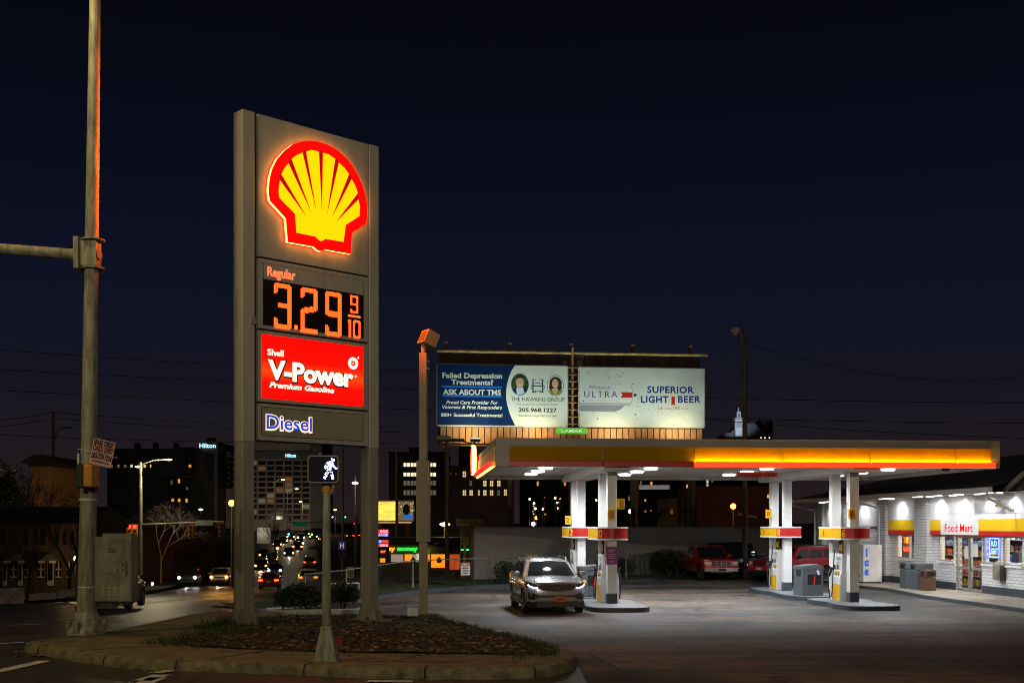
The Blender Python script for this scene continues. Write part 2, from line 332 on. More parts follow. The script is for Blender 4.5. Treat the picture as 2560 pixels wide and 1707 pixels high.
# ------------------------------------------------------------------ corner island: pavement, kerb, mulch bed
ISL = [(-8.35, 20.2), (-8.1, 19.75), (-7.6, 19.3), (-6.7, 18.4), (-5.85, 17.76), (-4.98, 17.4), (-3.37, 17.0), (-1.9, 16.5), (-.6, 16.4), (.33, 16.6), (.8, 17.2), (1.0, 18.2), (.97, 20), (.35, 22.3), (-.3, 24.2), (-1.1, 26.4), (-1.6, 28.6), (-3.2, 29), (-5.3, 28.2), (-6.1, 28.8), (-6.3, 33), (-8.3, 33), (-7.95, 26), (-7.75, 22.5), (-8.2, 20.8)]
def smooth_loop(p, n=3):
    o = []
    L = len(p)
    for i in range(L):
        p0, p1, p2, p3 = [Vector(p[(i+k-1) % L]) for k in range(4)]
        for j in range(n):
            t = j/n; o.append(.5*((2*p1)+(-p0+p2)*t+(2*p0-5*p1+4*p2-p3)*t*t+(-p0+3*p1-3*p2+p3)*t*t*t))
    return o
isl = smooth_loop(ISL, 4)
def inset(lp, d):
    o = []; L = len(lp)
    for i in range(L):
        t = (lp[(i+1) % L]-lp[i-1]).normalized(); o.append(lp[i]+Vector((-t.y, t.x))*d)
    return o
kin = inset(isl, .24)
def itop(x, y): return gz(x, y)+.15
b = B(); vs = []; prof = ((0, -.01), (.005, .09), (.05, .145), (.24, .156))
for d_, z_ in prof:
    for q in inset(isl, d_): vs.append((q.x, q.y, gz(q.x, q.y)+z_))
n = len(isl); b.mesh(vs, [(k*n+i, k*n+(i+1) % n, (k+1)*n+(i+1) % n, (k+1)*n+i) for k in range(len(prof)-1) for i in range(n)], kerb_c)
tag(b.obj('kerb', smooth=True), kind='structure')
def inside(p, lp):
    c = False; j = len(lp)-1
    for i in range(len(lp)):
        if (lp[i][1] > p[1]) != (lp[j][1] > p[1]) and p[0] < (lp[j][0]-lp[i][0])*(p[1]-lp[i][1])/(lp[j][1]-lp[i][1])+lp[i][0]: c = not c
        j = i
    return c
def sheet(lp, top, m, name, kind='structure', step=.5):
    """fill a loop with a fine triangulated surface that follows top(x, y)"""
    bm = bmesh.new(); vsx = [bm.verts.new((q[0], q[1], 0)) for q in lp]; bm.faces.new(vsx)
    xs = [q[0] for q in lp]; ys = [q[1] for q in lp]
    for ax, lo, hi in ((0, min(xs), max(xs)), (1, min(ys), max(ys))):
        k = lo+step
        while k < hi:
            no = (1, 0, 0) if ax == 0 else (0, 1, 0); co = (k, 0, 0) if ax == 0 else (0, k, 0)
            bmesh.ops.bisect_plane(bm, geom=bm.verts[:]+bm.edges[:]+bm.faces[:], plane_co=co, plane_no=no); k += step
    for v in bm.verts: v.co.z = top(v.co.x, v.co.y)
    bmesh.ops.recalc_face_normals(bm, faces=bm.faces[:])
    me = bpy.data.meshes.new(name); bm.to_mesh(me); bm.free(); me.materials.append(m)
    if sum(p.normal.z for p in me.polygons) < 0: me.flip_normals()
    me.polygons.foreach_set('use_smooth', [True]*len(me.polygons))
    o = bpy.data.objects.new(name, me); COL.objects.link(o); return tag(o, kind=kind)
sheet(kin, lambda x, y: itop(x, y)-.002, concrete, 'sidewalk')
bj = B()                                                  # joints cut across the pavement
for (x0, y0), (x1, y1) in (((-4.55, 17.6), (-4.0, 19.3)), ((-1.9, 16.75), (-1.45, 18.6)), ((-.05, 16.6), (.05, 18.5)), ((-6.9, 18.8), (-5.6, 20.3)), ((-7.6, 22.3), (-5.6, 22.0)), ((-7.7, 25), (-6, 25.2)), ((-7.9, 28), (-6.2, 28.4))):
    d = Vector((x1-x0, y1-y0, 0)).normalized(); nr = Vector((-d.y, d.x, 0))*.02
    bj.poly([(v.x, v.y, itop(v.x, v.y)+.003) for v in (Vector((x0, y0, 0))-nr, Vector((x0, y0, 0))+nr, Vector((x1, y1, 0))+nr, Vector((x1, y1, 0))-nr)], groove)
for i in (6, 14, 20, 25, 30, 36, 42, 47):
    a, c = isl[i], isl[(i+1) % len(isl)]; t_d = (c-a).normalized(); nn = Vector((-t_d.y, t_d.x)); pr = [(-.004, .0), (.0, .09), (.046, .149), (.25, .160)]
    for (d0, z0_), (d1, z1_) in zip(pr, pr[1:]):
        q = []
        for d_, z_, s_ in ((d0, z0_, -1), (d0, z0_, 1), (d1, z1_, 1), (d1, z1_, -1)): v = a+nn*d_+t_d*.014*s_; q.append((v.x, v.y, gz(a.x, a.y)+z_+.004))
        bj.poly(q, groove)
tag(bj.obj('pavement_joint'), kind='structure')
ck = B(); rc_ = random.Random(5)
for (x0, y0, ang, n_) in ((14.5, 35.5, 2.7, 26), (9.5, 33.2, 2.9, 18), (4.0, 34.5, .25, 22), (7.5, 44, .1, 24), (6.0, 31.5, 3.0, 16), (-.5, 33, .5, 12), (11.5, 30.5, 3.1, 20), (3, 29.5, .1, 14), (2.5, 41.5, .2, 14)):
    x, y, a_ = x0, y0, ang; P_ = [(x, y)]
    for k in range(n_): a_ += rc_.gauss(0, .35); a_ = lerp(a_, ang, .3); x += .28*math.cos(a_); y += .28*math.sin(a_); P_.append((x, y))
    for (xa_, ya_), (xb_, yb_) in zip(P_, P_[1:]):
        w_ = rc_.uniform(.015, .05); d = Vector((xb_-xa_, yb_-ya_, 0)).normalized(); nr = Vector((-d.y, d.x, 0))*w_
        ck.poly([(v.x, v.y, gz(v.x, v.y)+.011) for v in (Vector((xa_, ya_, 0))-nr, Vector((xb_, yb_, 0))-nr, Vector((xb_, yb_, 0))+nr, Vector((xa_, ya_, 0))+nr)], groove)
tag(ck.obj('pavement_crack'), kind='structure')
oil = mat('oil_stain', (.018, .017, .016), .35, var=.5, vs=3); ok_ = B()
for i in range(46):
    u_, v_ = rc_.choice((1.4, 2.2, 5.6, 6.4, 9.4, 10.2, 13.4, 14.2))+rc_.gauss(0, .3), rc_.uniform(-1.5, 11); r_o = rc_.uniform(.05, .28); c_ = Vector((-.49, 36))+Vector((.9962, .0872))*u_+Vector((-.0872, .9962))*v_
    pts_ = [(c_.x+r_o*rc_.uniform(.6, 1.25)*math.cos(k*PI/6), c_.y+r_o*rc_.uniform(.6, 1.25)*math.sin(k*PI/6)) for k in range(12)]; ok_.poly([(x, y, gz(x, y)+.0095) for x, y in pts_], oil)
tag(ok_.obj('oil_stain'), kind='structure')
MUL = smooth_loop([(-5.8, 20.1), (-3.8, 19.25), (-.95, 18.75), (.45, 18.55), (.72, 19.2), (.65, 20.2), (.1, 22.2), (-.55, 24), (-1.35, 26.2), (-1.9, 28.3), (-3.3, 28.6), (-5.3, 27.8), (-5.9, 26.2), (-6.0, 24.4), (-5.4, 22.4)], 3)
def mtop(x, y): return itop(x, y)+.015+.10*sstep(18.8, 23, y)*sstep(.8, -1.5, x)*sstep(-6.2, -4.5, x)+.02*math.sin(3.1*x+1.7*y)*math.sin(2.3*y-x)
sheet(MUL, mtop, soil, 'mulch_bed', step=.35)
b = B(); b2 = B()
def leafquad(b, c, s, m):
    q = Matrix.Rotation(random.uniform(0, 6.28), 3, 'Z') @ Matrix.Rotation(random.uniform(-.7, .7), 3, 'X')
    u, v = q @ Vector((s, 0, 0)), q @ Vector((0, s*random.uniform(.35, .8), 0)); c = Vector(c)
    b.poly([c-u, c-v*.9, c+u, c+v], m)
k = 0
leaf_m2 = mat('pale_dry_leaf', (.26, .16, .06), .7); leaf_m3 = mat('brown_leaf', (.08, .045, .02), .8)
while k < 3400:
    x, y = random.uniform(-6.4, .9), random.uniform(18.5, 28.5)
    if inside((x, y), MUL):
        d_ = sstep(24, 19, y)
        if random.random() < .35+.65*d_:
            leafquad(b, (x, y, mtop(x, y)+.015), random.uniform(.02, .055)*(1.4 if random.random() < .12 else 1), random.choices((leaf_m, leaf_m2, leaf_m3), (4, 1.3, 4))[0]); k += 1
for i in range(240):
    x, y = random.uniform(-8, .8), random.uniform(16.9, 21)
    if inside((x, y), kin): leafquad(b, (x, y, itop(x, y)+.012), random.uniform(.012, .035), random.choice((leaf_m, leaf_m3)))
for i in range(160):
    t = random.random(); j = int(t*40) % len(isl); q = isl[j]; x, y = q.x+random.gauss(0, .2), q.y-abs(random.gauss(.15, .2))
    if not inside((x, y), isl): leafquad(b, (x, y, gz(x, y)+.02), random.uniform(.012, .035), random.choice((leaf_m, leaf_m2)))
tag(b.obj('fallen_leaves'), kind='stuff')
def grassy(b, x, y, z, h, m=grass_m, n=5):
    for i in range(n):
        a = random.uniform(0, 6.28); l = random.uniform(.3, .7)*h; hh = h*random.uniform(.5, 1)
        p = Vector((x+random.gauss(0, .03), y+random.gauss(0, .03), z)); w_ = Vector((-math.sin(a), math.cos(a), 0))*.008
        b.poly([p-w_, p+w_, p+Vector((math.cos(a)*l, math.sin(a)*l, hh))], m)
bg_ = B(); k = 0
while k < 1700:
    i = random.randrange(len(MUL)); q = MUL[i]; x, y = q.x+random.gauss(0, .25), q.y+random.gauss(0, .25)
    if y < 19.9 and random.random() < .85: continue
    if inside((x, y), kin): grassy(bg_, x, y, mtop(x, y)-.02, random.uniform(.05, .16)); k += 1
for i in range(60): grassy(bg_, -5.9+random.gauss(0, .22), 24.2+random.gauss(0, .2), itop(-5.7, 24.4), random.uniform(.15, .38), n=7)
tag(bg_.obj('grass'), kind='stuff')
# grass strip with its kerb behind the forecourt
BK = [(-9.3, 39.5), (-6.5, 41.6), (-4.9, 43.4), (-1.55, 48.7), (2.2, 51.8), (6.6, 55.2), (8.2, 59), (12, 61.5), (17, 63.3), (22, 64.5)]
bk = []
for (x0, y0), (x1, y1) in zip(BK, BK[1:]): bk += [Vector((lerp(x0, x1, i/5), lerp(y0, y1, i/5))) for i in range(5)]
kb = B()
for a, c in zip(bk, bk[1:]):
    d = (c-a).normalized(); nr = Vector((-d.y, d.x))
    for o0, z0, o1, z1 in ((0, -.02, .0, .14), (0, .14, .16, .15), (.16, .15, .18, .05)):
        pa, pc = a+nr*o0, c+nr*o0; qa, qc = a+nr*o1, c+nr*o1
        kb.poly([(pa.x, pa.y, gz(a.x, a.y)+z0), (pc.x, pc.y, gz(c.x, c.y)+z0), (qc.x, qc.y, gz(c.x, c.y)+z1), (qa.x, qa.y, gz(a.x, a.y)+z1)], navy)
tag(kb.obj('lot_kerb'), kind='structure')
vb = B(); gb = B()
turf = mat('turf', (.035, .05, .016), .9, var=.5, vs=3)
for a, c in zip(bk, bk[1:]):
    d = (c-a).normalized(); nr = Vector((-d.y, d.x)); pa, pc = a+nr*.18, c+nr*.18; da_, dc_ = [min(9, max(1.3, (v_.x+9.4)*1.0)) for v_ in (a, c)]; qa, qc = a+nr*da_, c+nr*dc_
    vb.poly([(pa.x, pa.y, gz(a.x, a.y)+.12), (pc.x, pc.y, gz(c.x, c.y)+.12), (qc.x, qc.y, gz(c.x, c.y)+.25), (qa.x, qa.y, gz(a.x, a.y)+.25)], turf)
    for i in range(150):
        t, o_ = random.random(), random.uniform(.2, 2.2); q = a.lerp(c, t)+nr*o_
        grassy(gb, q.x, q.y, gz(q.x, q.y)+.12, random.uniform(.05, .13), n=4)
tag(vb.obj('verge'), kind='structure'); tag(gb.obj('verge_grass'), kind='stuff')
# ------------------------------------------------------------------ price sign
SP = Plane(-5.5, 24.0, math.atan2(2.4, 2.51)); SZ = gz(-4.3, 25.2)+.2
sign = thing('price_sign', 'tall grey fuel station pylon sign with red and yellow shell and lit prices', 'sign', (-5.5, 24.0, 0), SP.a)
g_red = glow('lit_red_face', (4.5, .0, .0), (.4, .01, .01)); g_drk = glow('lit_dark_red_rib', (.42, .0, .0), (.3, .01, .01)); g_yel = glow('lit_yellow_face', (5.5, .70, .0), (.6, .4, .01))
g_edge = glow('halo_edge', (6, 2.5, .42)); g_led = glow('led_dot', (6, .29, .03)); g_reg = glow('lit_orange_letter', (2.6, .28, .09))
g_vred = mat('lit_red_panel', (.4, .01, .01), .35, emit=(1, 0, 0), es=2.1); g_wht = glow('lit_white_letter', (1.5, 1.25, .95)); g_dbl = glow('lit_blue_letter', (.012, .05, .62)); g_dhal = glow('lit_letter_edge', (1.3, .95, .7))
# the red panel's tubes shine through strongest behind the middle
nt = g_vred.node_tree; tcx = nt.nodes.new('ShaderNodeTexCoord'); spx = nt.nodes.new('ShaderNodeSeparateXYZ'); rpx = nt.nodes.new('ShaderNodeValToRGB'); mr = nt.nodes.new('ShaderNodeMapRange')
nt.links.new(tcx.outputs['Object'], spx.inputs[0]); nt.links.new(spx.outputs[2], mr.inputs[0])
zv0, zv1 = SP(656, 996)[1], SP(656, 835)[1]; mr.inputs[1].default_value = zv0; mr.inputs[2].default_value = zv1; nt.links.new(mr.outputs[0], rpx.inputs[0])
r_ = rpx.color_ramp; r_.elements[0].color = (2.2/2.6, .0, 0, 1); r_.elements[1].color = (2.0/2.6, 0, 0, 1)
for p_, c_ in ((.28, (.95, .002, 0, 1)), (.45, (1, .030, .002, 1)), (.62, (.95, .002, 0, 1))): e = r_.elements.new(p_); e.color = c_
nt.links.new(rpx.outputs[0], nt.nodes['Principled BSDF'].inputs['Emission Color'])
s0, ztop = SP(606.5, 272); _, zlow = SP(603, 1101.7); W_ = SP(947.3)[0]
for s_a, s_b, nm in ((0, SP(637)[0], 'column'), (SP(924.5)[0], W_, 'column')):
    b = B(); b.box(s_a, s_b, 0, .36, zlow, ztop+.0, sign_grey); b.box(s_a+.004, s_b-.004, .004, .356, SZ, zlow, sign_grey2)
    co = b.obj(nm, sign, bevel=.012)
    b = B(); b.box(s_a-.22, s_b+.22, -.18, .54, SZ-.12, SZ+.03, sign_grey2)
    for xx, dx in ((s_a, -1), (s_b, 1)):
        for yy in (.06, .3): b.prism([(xx, yy-.01, SZ+.03), (xx+dx*.15, yy-.01, SZ+.03), (xx, yy-.01, SZ+.38)], (0, .02, 0), sign_grey2)
    for xx in (s_a+.06, s_b-.06): b.prism([(xx-.01, 0, SZ+.03), (xx-.01, -.17, SZ+.03), (xx-.01, 0, SZ+.42)], (.02, 0, 0), sign_grey2)
    for xx in (s_a-.15, s_b+.15):
        for yy in (-.12, .48): b.cyl((xx, yy, SZ+.03), (xx, yy, SZ+.1), .03, steel_d, n=6)
    b.obj('base_plate', co)
sa, sb = SP(647)[0], SP(922)[0]
zs = [SP(640, 291)[1]-.0, SP(638, 640)[1], SP(641, 820.7)[1], SP(634.6, 1003.8)[1], SP(634, 1100.5)[1]]
zs[0] = ztop+.0
b = B(); b.box(SP(637)[0]+.002, SP(924.5)[0]-.002, .10, .30, zs[4]+.01, ztop-.02, groove); b.obj('core_frame', sign)
for i, nm in enumerate(('logo_cabinet', 'price_cabinet', 'grade_cabinet', 'diesel_cabinet')):
    b = B(); b.box(sa, sb, .028, .34, zs[i+1]+.018, zs[i]-(.018 if i else 0), sign_grey); cab = b.obj(nm, sign, bevel=.01)
    def frame(x0, y0, x1, y1, dep=.03, nm2='face_panel', m=sign_grey):
        A, D = SP(560+x0/3.0143, 620+y0/3.0143), SP(560+x0/3.0143, 620+y1/3.0143); Bx = SP(560+x1/3.0143)[0]
        bb = B(); bb.box(A[0], Bx, .0285-.006, .06, D[1], A[1], m); return bb.obj(nm2, cab)
    if i == 1:
        frame(298, 108, 1056, 576, m=groove); 
        A, D = SP(560+303/3.0143, 620+112/3.0143), SP(560+303/3.0143, 620+230/3.0143); xR = SP(560+1053/3.0143)[0]
        b = B(); b.box(A[0], xR, .018, .05, D[1], A[1], sign_grey); b.obj('grade_plate', cab)
        b = B(); t_ = lambda cx, cy: SP(560+cx/3.0143, 620+cy/3.0143)
        l, cap = t_(330, 205), t_(330, 139); text(b, 'Regular', g_reg, (l[0], .012, l[1]), (1, 0, 0), (0, 0, 1), cap[1]-l[1], t_(541, 0)[0]-l[0], bold=.03)
        b.obj('lettering', cab)
        b = B(); D2 = t_(297, 576); b.box(A[0]-.01, xR+.01, .016, .05, D2[1], D[1]-.01, mat('led_screen', (.012, .008, .008), .35)); led = b.obj('led_screen', cab)
        b = B()
        GL = {'3': [[(.5, 16.3), (.5, 17.5), (1.5, 18.5), (6.5, 18.5), (7.5, 17.5), (7.5, 11.3), (6.6, 10), (3, 10)], [(6.6, 10), (7.5, 8.8), (7.5, 2), (6.5, 1), (1.5, 1), (.5, 2), (.5, 3.2)]],
              '2': [[(.5, 16.3), (.5, 17.5), (1.5, 18.5), (6.5, 18.5), (7.5, 17.5), (7.5, 12), (6.5, 10.8), (1.6, 9.4), (.6, 8.2), (.6, 1), (7.6, 1)]],
              '9': [[(7.5, 9.8), (1.5, 9.8), (.5, 10.8), (.5, 17.5), (1.5, 18.5), (6.5, 18.5), (7.5, 17.5), (7.5, 2), (6.5, 1), (1.5, 1), (.5, 2), (.5, 3.2)]],
              '1': [[(0, 17.5), (4, 18.9), (4, .5)]], '0': [[(.7, 3), (.7, 16.5), (2.5, 18.5), (5.5, 18.5), (7.3, 16.5), (7.3, 3), (5.5, 1), (2.5, 1), (.7, 3)]]}
        def dseg(p, a, c):
            ax, ay = a; bx, by = c; L2 = (bx-ax)**2+(by-ay)**2 or 1; t = max(0, min(1, ((p[0]-ax)*(bx-ax)+(p[1]-ay)*(by-ay))/L2)); return math.hypot(p[0]-ax-t*(bx-ax), p[1]-ay-t*(by-ay))
        for ch, x0, x1, y0, y1, nx, ny, th in (('3', 378, 510, 258, 600, 13, 30, 1.15), ('2', 580, 707, 292, 632, 13, 30, 1.15), ('9', 765, 888, 322, 655, 13, 30, 1.15), ('9', 953, 1013, 353, 486, 8, 18, 1.3), ('1', 936, 966, 536, 668, 5, 18, 1.7), ('0', 974, 1031, 540, 676, 8, 18, 1.3)):
            A, D = t_(x0, y0), t_(x0, y1); xr = t_(x1, 0)[0]
            for i_ in range(nx):
                for j in range(ny):
                    p = (8*(i_+.5)/nx, 19.5*(j+.5)/ny)
                    if any(dseg(p, a, c) < th for pl in GL[ch] for a, c in zip(pl, pl[1:])):
                        cx, cz = lerp(A[0], xr, (i_+.5)/nx), lerp(D[1], A[1], (j+.5)/ny); hw, hz = (xr-A[0])/nx*.42, (A[1]-D[1])/ny*.42
                        b.poly([(cx-hw, .010, cz-hz), (cx+hw, .010, cz-hz), (cx+hw, .010, cz+hz), (cx-hw, .010, cz+hz)], g_led)
        for x0, x1, y0, y1 in ((533, 557, 580, 610), (937, 1030, 500, 514)):
            A, D = t_(x0, y0), t_(x0, y1); xr = t_(x1, 0)[0]; b.box(A[0], xr, .008, .012, D[1], A[1], g_led)
        b.obj('led_digits', led)
    if i == 2:
        A, D = t_(290, 647), t_(290, 1127); xR = t_(1052, 0)[0]
        b = B(); b.box(A[0], xR, .012, .05, D[1], A[1], g_vred); pan = b.obj('lit_panel', cab)
        b = B()
        for tx, x0, x1, yb, yt, bo, sh, hal in (('Shell', 328, 452, 803, 759, .03, 0, 0), ('V-Power', 332, 978, 979, 845, .045, 0, 1), ('Premium Gasoline', 343, 832, 1046, 1007, .04, .25, 0)):
            l, cp = t_(x0, yb), t_(x0, yt)
            if hal: text(b, tx, mat('letter_outline', (.10, .004, .004), .5), (l[0]-.012, .0095, l[1]-.014), (1, 0, 0), (0, 0, 1), (cp[1]-l[1])*1.03, (t_(x1, 0)[0]-l[0])*1.012, bold=bo+.035)
            text(b, tx, g_wht, (l[0], .006, l[1]), (1, 0, 0), (0, 0, 1), cp[1]-l[1], t_(x1, 0)[0]-l[0], bold=bo, shear=sh)
        b.obj('lettering', pan)
        b = B(); c_ = t_(974, 868); r_ = t_(1012, 0)[0]-c_[0]; rz = (t_(974, 822)[1]-c_[1]); circ = lambda rr, y, n=24: [(c_[0]+r_*rr*math.cos(2*PI*k/n), y, c_[1]+rz*rr*math.sin(2*PI*k/n)) for k in range(n)]
        b.poly(circ(1, .006), g_wht)
        star = []
        for k in range(20):
            a = 2*PI*k/20; rr = .68 if k % 2 else .34; a += .25 if k % 2 else 0; star.append((c_[0]+r_*rr*math.cos(a), .003, c_[1]+rz*rr*math.sin(a)))
        b.poly(star, g_vred); b.poly(circ(.13, .0015), g_wht)
        for cc in ((1013, 826), (994, 966)):
            q = t_(*cc); b.poly([(q[0]+.022*math.cos(k*PI/4), .006, q[1]+.03*math.sin(k*PI/4)) for k in range(8)], g_wht)
        b.obj('round_emblem', pan)
    if i == 3:
        A, D = t_(290, 1196), t_(290, 1408); xR = t_(1052, 0)[0]
        b = B(); b.box(A[0]-.012, xR+.012, .022, .05, D[1]-.012, A[1]+.012, groove); b.box(A[0], xR, .018, .05, D[1], A[1], mat('diesel_plate', (.27, .245, .18), .5, var=.08, vs=2)); b.obj('face_panel', cab)
        b = B(); l, cp = t_(322, 1357), t_(322, 1256)
        text(b, 'Diesel', g_dhal, (l[0]-.018, .012, l[1]-.018), (1, 0, 0), (0, 0, 1), (cp[1]-l[1])*1.06, (t_(664, 0)[0]-l[0])*1.03, bold=.06)
        text(b, 'Diesel', g_dbl, (l[0], .006, l[1]), (1, 0, 0), (0, 0, 1), cp[1]-l[1], t_(664, 0)[0]-l[0], bold=.012); b.obj('lettering', cab)
    if i == 0:
        k3 = lambda cx, cy: SP(560+cx/3.733, 240+cy/3.733)
        OUT = [(405, 990), (395, 940), (392, 880), (400, 785), (425, 690), (470, 600), (540, 520), (615, 465), (695, 437), (775, 428), (855, 437), (935, 462), (1010, 500), (1090, 562), (1160, 640), (1220, 740), (1270, 845), (1300, 955), (1312, 1060), (1310, 1130), (1303, 1197), (1170, 1282), (1157, 1483), (915, 1440), (900, 1452), (877, 1457), (850, 1450), (813, 1415), (570, 1372), (552, 1152)]
        INN = [(490, 960), (484, 900), (487, 850), (497, 800), (510, 742), (535, 690), (575, 640), (605, 600), (650, 565), (705, 540), (740, 530), (795, 516), (858, 530), (897, 542), (955, 558), (1010, 598), (1045, 632), (1100, 685), (1140, 738), (1165, 787), (1200, 850), (1222, 915), (1228, 974), (1243, 1045), (1238, 1130), (1110, 1212), (1090, 1370), (918, 1342), (900, 1357), (878, 1362), (855, 1352), (825, 1320), (650, 1285), (637, 1110)]
        RIB = [((497, 800), (510, 742), (755, 1155)), ((575, 640), (605, 600), (795, 1115)), ((705, 540), (740, 530), (837, 1100)), ((858, 530), (897, 542), (887, 1115)), ((1010, 598), (1045, 632), (932, 1130)), ((1140, 738), (1165, 787), (972, 1160)), ((1222, 915), (1228, 974), (1010, 1195))]
        b = B(); P3 = lambda q, y: (k3(*q)[0], y, k3(*q)[1])
        b.prism([P3(q, -.10) for q in OUT], (0, .075, 0), g_red, g_edge); sh = b.obj('shell_emblem', cab)
        b = B(); b.poly([P3(q, -.105) for q in INN], g_yel); b.obj('yellow_face', sh)
        b = B()
        for t3 in RIB:
            mid = ((t3[0][0]+t3[1][0])/2, (t3[0][1]+t3[1][1])/2); dx, dy = (mid[0]-t3[2][0])*.03, (mid[1]-t3[2][1])*.03
            b.poly([P3((t3[0][0]+dx, t3[0][1]+dy), -.109), P3((t3[1][0]+dx, t3[1][1]+dy), -.109), P3(t3[2], -.109)], g_drk)
        b.obj('red_ribs', sh)
        el, er_ = k3(398, 880), k3(1308, 1000)            # added bare spots stand in for the emblem rim's sideways glow
        lamp('SPOT', (el[0]-.0, -1.2, el[1]), 3400, (1, .13, .004), parent=sign, size=.5, aim=(-1, .14, .0), angle=72, blend=.9, name='added_rim_spot')
        lamp('SPOT', (er_[0]+.1, .85, er_[1]), 3800, (1, .12, .004), parent=sign, size=.25, aim=(1, -.06, -1.05), angle=30, blend=1, name='added_rim_spot')
        b = B(); b.prism([P3(q, .37) for q in OUT], (0, .14, 0), g_red, g_edge); sh = b.obj('shell_emblem', cab); b = B(); b.poly([P3(q, .516) for q in INN], g_yel); b.obj('yellow_face', sh)
b = B(); q = SP(631, 802); b.box(q[0]-.04, q[0]+.06, -.05, 0, q[1]-.07, q[1]+.07, sign_grey2); b.obj('junction_box', sign)
# ------------------------------------------------------------------ mast arm pole with an assumed street light above it
PX, PY = -7.78, 21.5; PZ = itop(PX+.1, PY)
mast = thing('mast_arm_pole', 'weathered steel traffic signal pole on the street corner with arm to the left', 'signal pole', (PX, PY, PZ))
b = B(); b.lathe((0, 0, 0), [(.20, .0), (.172, .5), (.150, 2), (.125, 6.5), (.100, 11), (.092, 13.6)], pole_m, 20, Matrix.Shear('XY', 4, (.0135, 0))); b.obj('shaft', mast, smooth=True)
b = B(); b.lathe((0, 0, 0), [(.36, 0), (.34, .07), (.27, .16), (.25, .3), (.20, .42)], pole_m, 10)
for k in range(6): b.cbox((.30*math.cos(k*PI/3+.3), .30*math.sin(k*PI/3+.3), .16), (.1, .1, .2), pole_m, rz=k*PI/3+.3)
b.obj('base_casting', mast, bevel=.02)
b = B(); za = 6.94-PZ; xs_ = .0135*za
b.cbox((xs_-.02, 0, za), (.30, .30, .46), pole_m); b.cbox((xs_-.22, 0, za), (.10, .40, .58), pole_m)
for dz in (.26, -.26): b.cyl((xs_+.02, 0, za+dz-.015), (xs_+.02, 0, za+dz+.015), .22, pole_m, n=18)
b.cyl((xs_+.12, -.03, za-.02), (xs_+.17, -.04, za-.02), .09, pole_m, n=14); b.obj('arm_clamp', mast, bevel=.01)
b = B(); b.cyl((xs_-.27, 0, za), (-9.5, -1.5, za+.42), .098, pole_m, r1=.06, n=14); b.obj('mast_arm', mast, smooth=True)
b = B()
for dz in (2.45, .86): b = B(); b.lathe((.0135*dz, 0, dz), [(.168, 0), (.168, .022)], white_p, 18); b.obj('strap', mast)
b = B(); b.cbox((-.11, -.11, 3.05), (.05, .012, .5), paint_white, rz=-.6); b.obj('worn_sticker', mast); b = B(); b.cbox((.16, -.03, 3.25), (.05, .02, .22), galv); b.obj('small_plate', mast)
b = B(); b.tube([(.17, 0, 13.2), (-.6, -1.2, 13.8), (-1.3, -2.3, 13.95)], .04, galv); b.obj('assumed_light_arm', mast)  # assumed luminaire, out of view at the pole top, added to light the pavement
hps = (1, .74, .30)
b = B(); b.sph((-1.5, -2.6, 13.92), .34, galv, 12, (1, .7, .35)); b.sph((-1.5, -2.6, 13.85), .2, glow('assumed_pole_lens', (12, 9, 3.5)), 10, (1, .8, .5)); b.obj('lamp_head', mast, smooth=True)
lamp('SPOT', (PX-1.5, PY-2.6, 13.4), 900, hps, size=.2, aim=(.12, .0, -1), angle=150, name='assumed_pole_light')
# assumed street lamp across the road, out of the frame, added to light the left side of pole, cabinet and kerb
assumed_lamp = thing('street_lamp', 'assumed unseen tall galvanised street lamp standing across the side street from the sign', 'street lamp', (-19, 7.0, -.15))
b = B(); b.cyl((0, 0, 0), (0, 0, 9.5), .11, galv, r1=.07); b.obj('post', assumed_lamp, smooth=True)
b = B(); b.tube([(0, 0, 9.3), (1.0, .6, 9.8), (2.2, 1.3, 9.9)], .035, galv); b.obj('arm', assumed_lamp)
b = B(); b.sph((2.5, 1.5, 9.86), .34, galv, 12, (1, .7, .35)); b.sph((2.5, 1.5, 9.79), .2, glow('assumed_lamp_lens', (12, 9, 3.5)), 10, (1, .8, .5)); b.obj('lamp_head', assumed_lamp, smooth=True)
lamp('SPOT', (-16.5, 8.5, 9.3), 1500, (1, .84, .42), size=.15, aim=(.55, .8, -.5), angle=130, name='assumed_far_side_light')
assumed_lamp2 = thing('street_lamp', 'assumed unseen tall street lamp on the near corner facing the forecourt', 'street lamp', (5.5, -14, -.15))  # assumed lamp behind the camera, added to light sign and canopy front
b = B(); b.cyl((0, 0, 0), (0, 0, 10), .11, galv, r1=.07); b.obj('post', assumed_lamp2, smooth=True)
b = B(); b.tube([(0, 0, 9.8), (-.6, .8, 10.2), (-1.3, 1.7, 10.3)], .035, galv); b.obj('arm', assumed_lamp2)
b = B(); b.sph((-1.5, 2.0, 10.26), .34, galv, 12, (.7, 1, .35)); b.sph((-1.5, 2.0, 10.19), .2, glow('assumed_near_lens', (12, 9, 3.5)), 10, (.8, 1, .5)); b.obj('lamp_head', assumed_lamp2, smooth=True)
lamp('SPOT', (4, -12, 9.7), 13000, (1, .84, .60), size=.15, aim=(-.06, 1, .0), angle=54, blend=1, name='assumed_near_light')
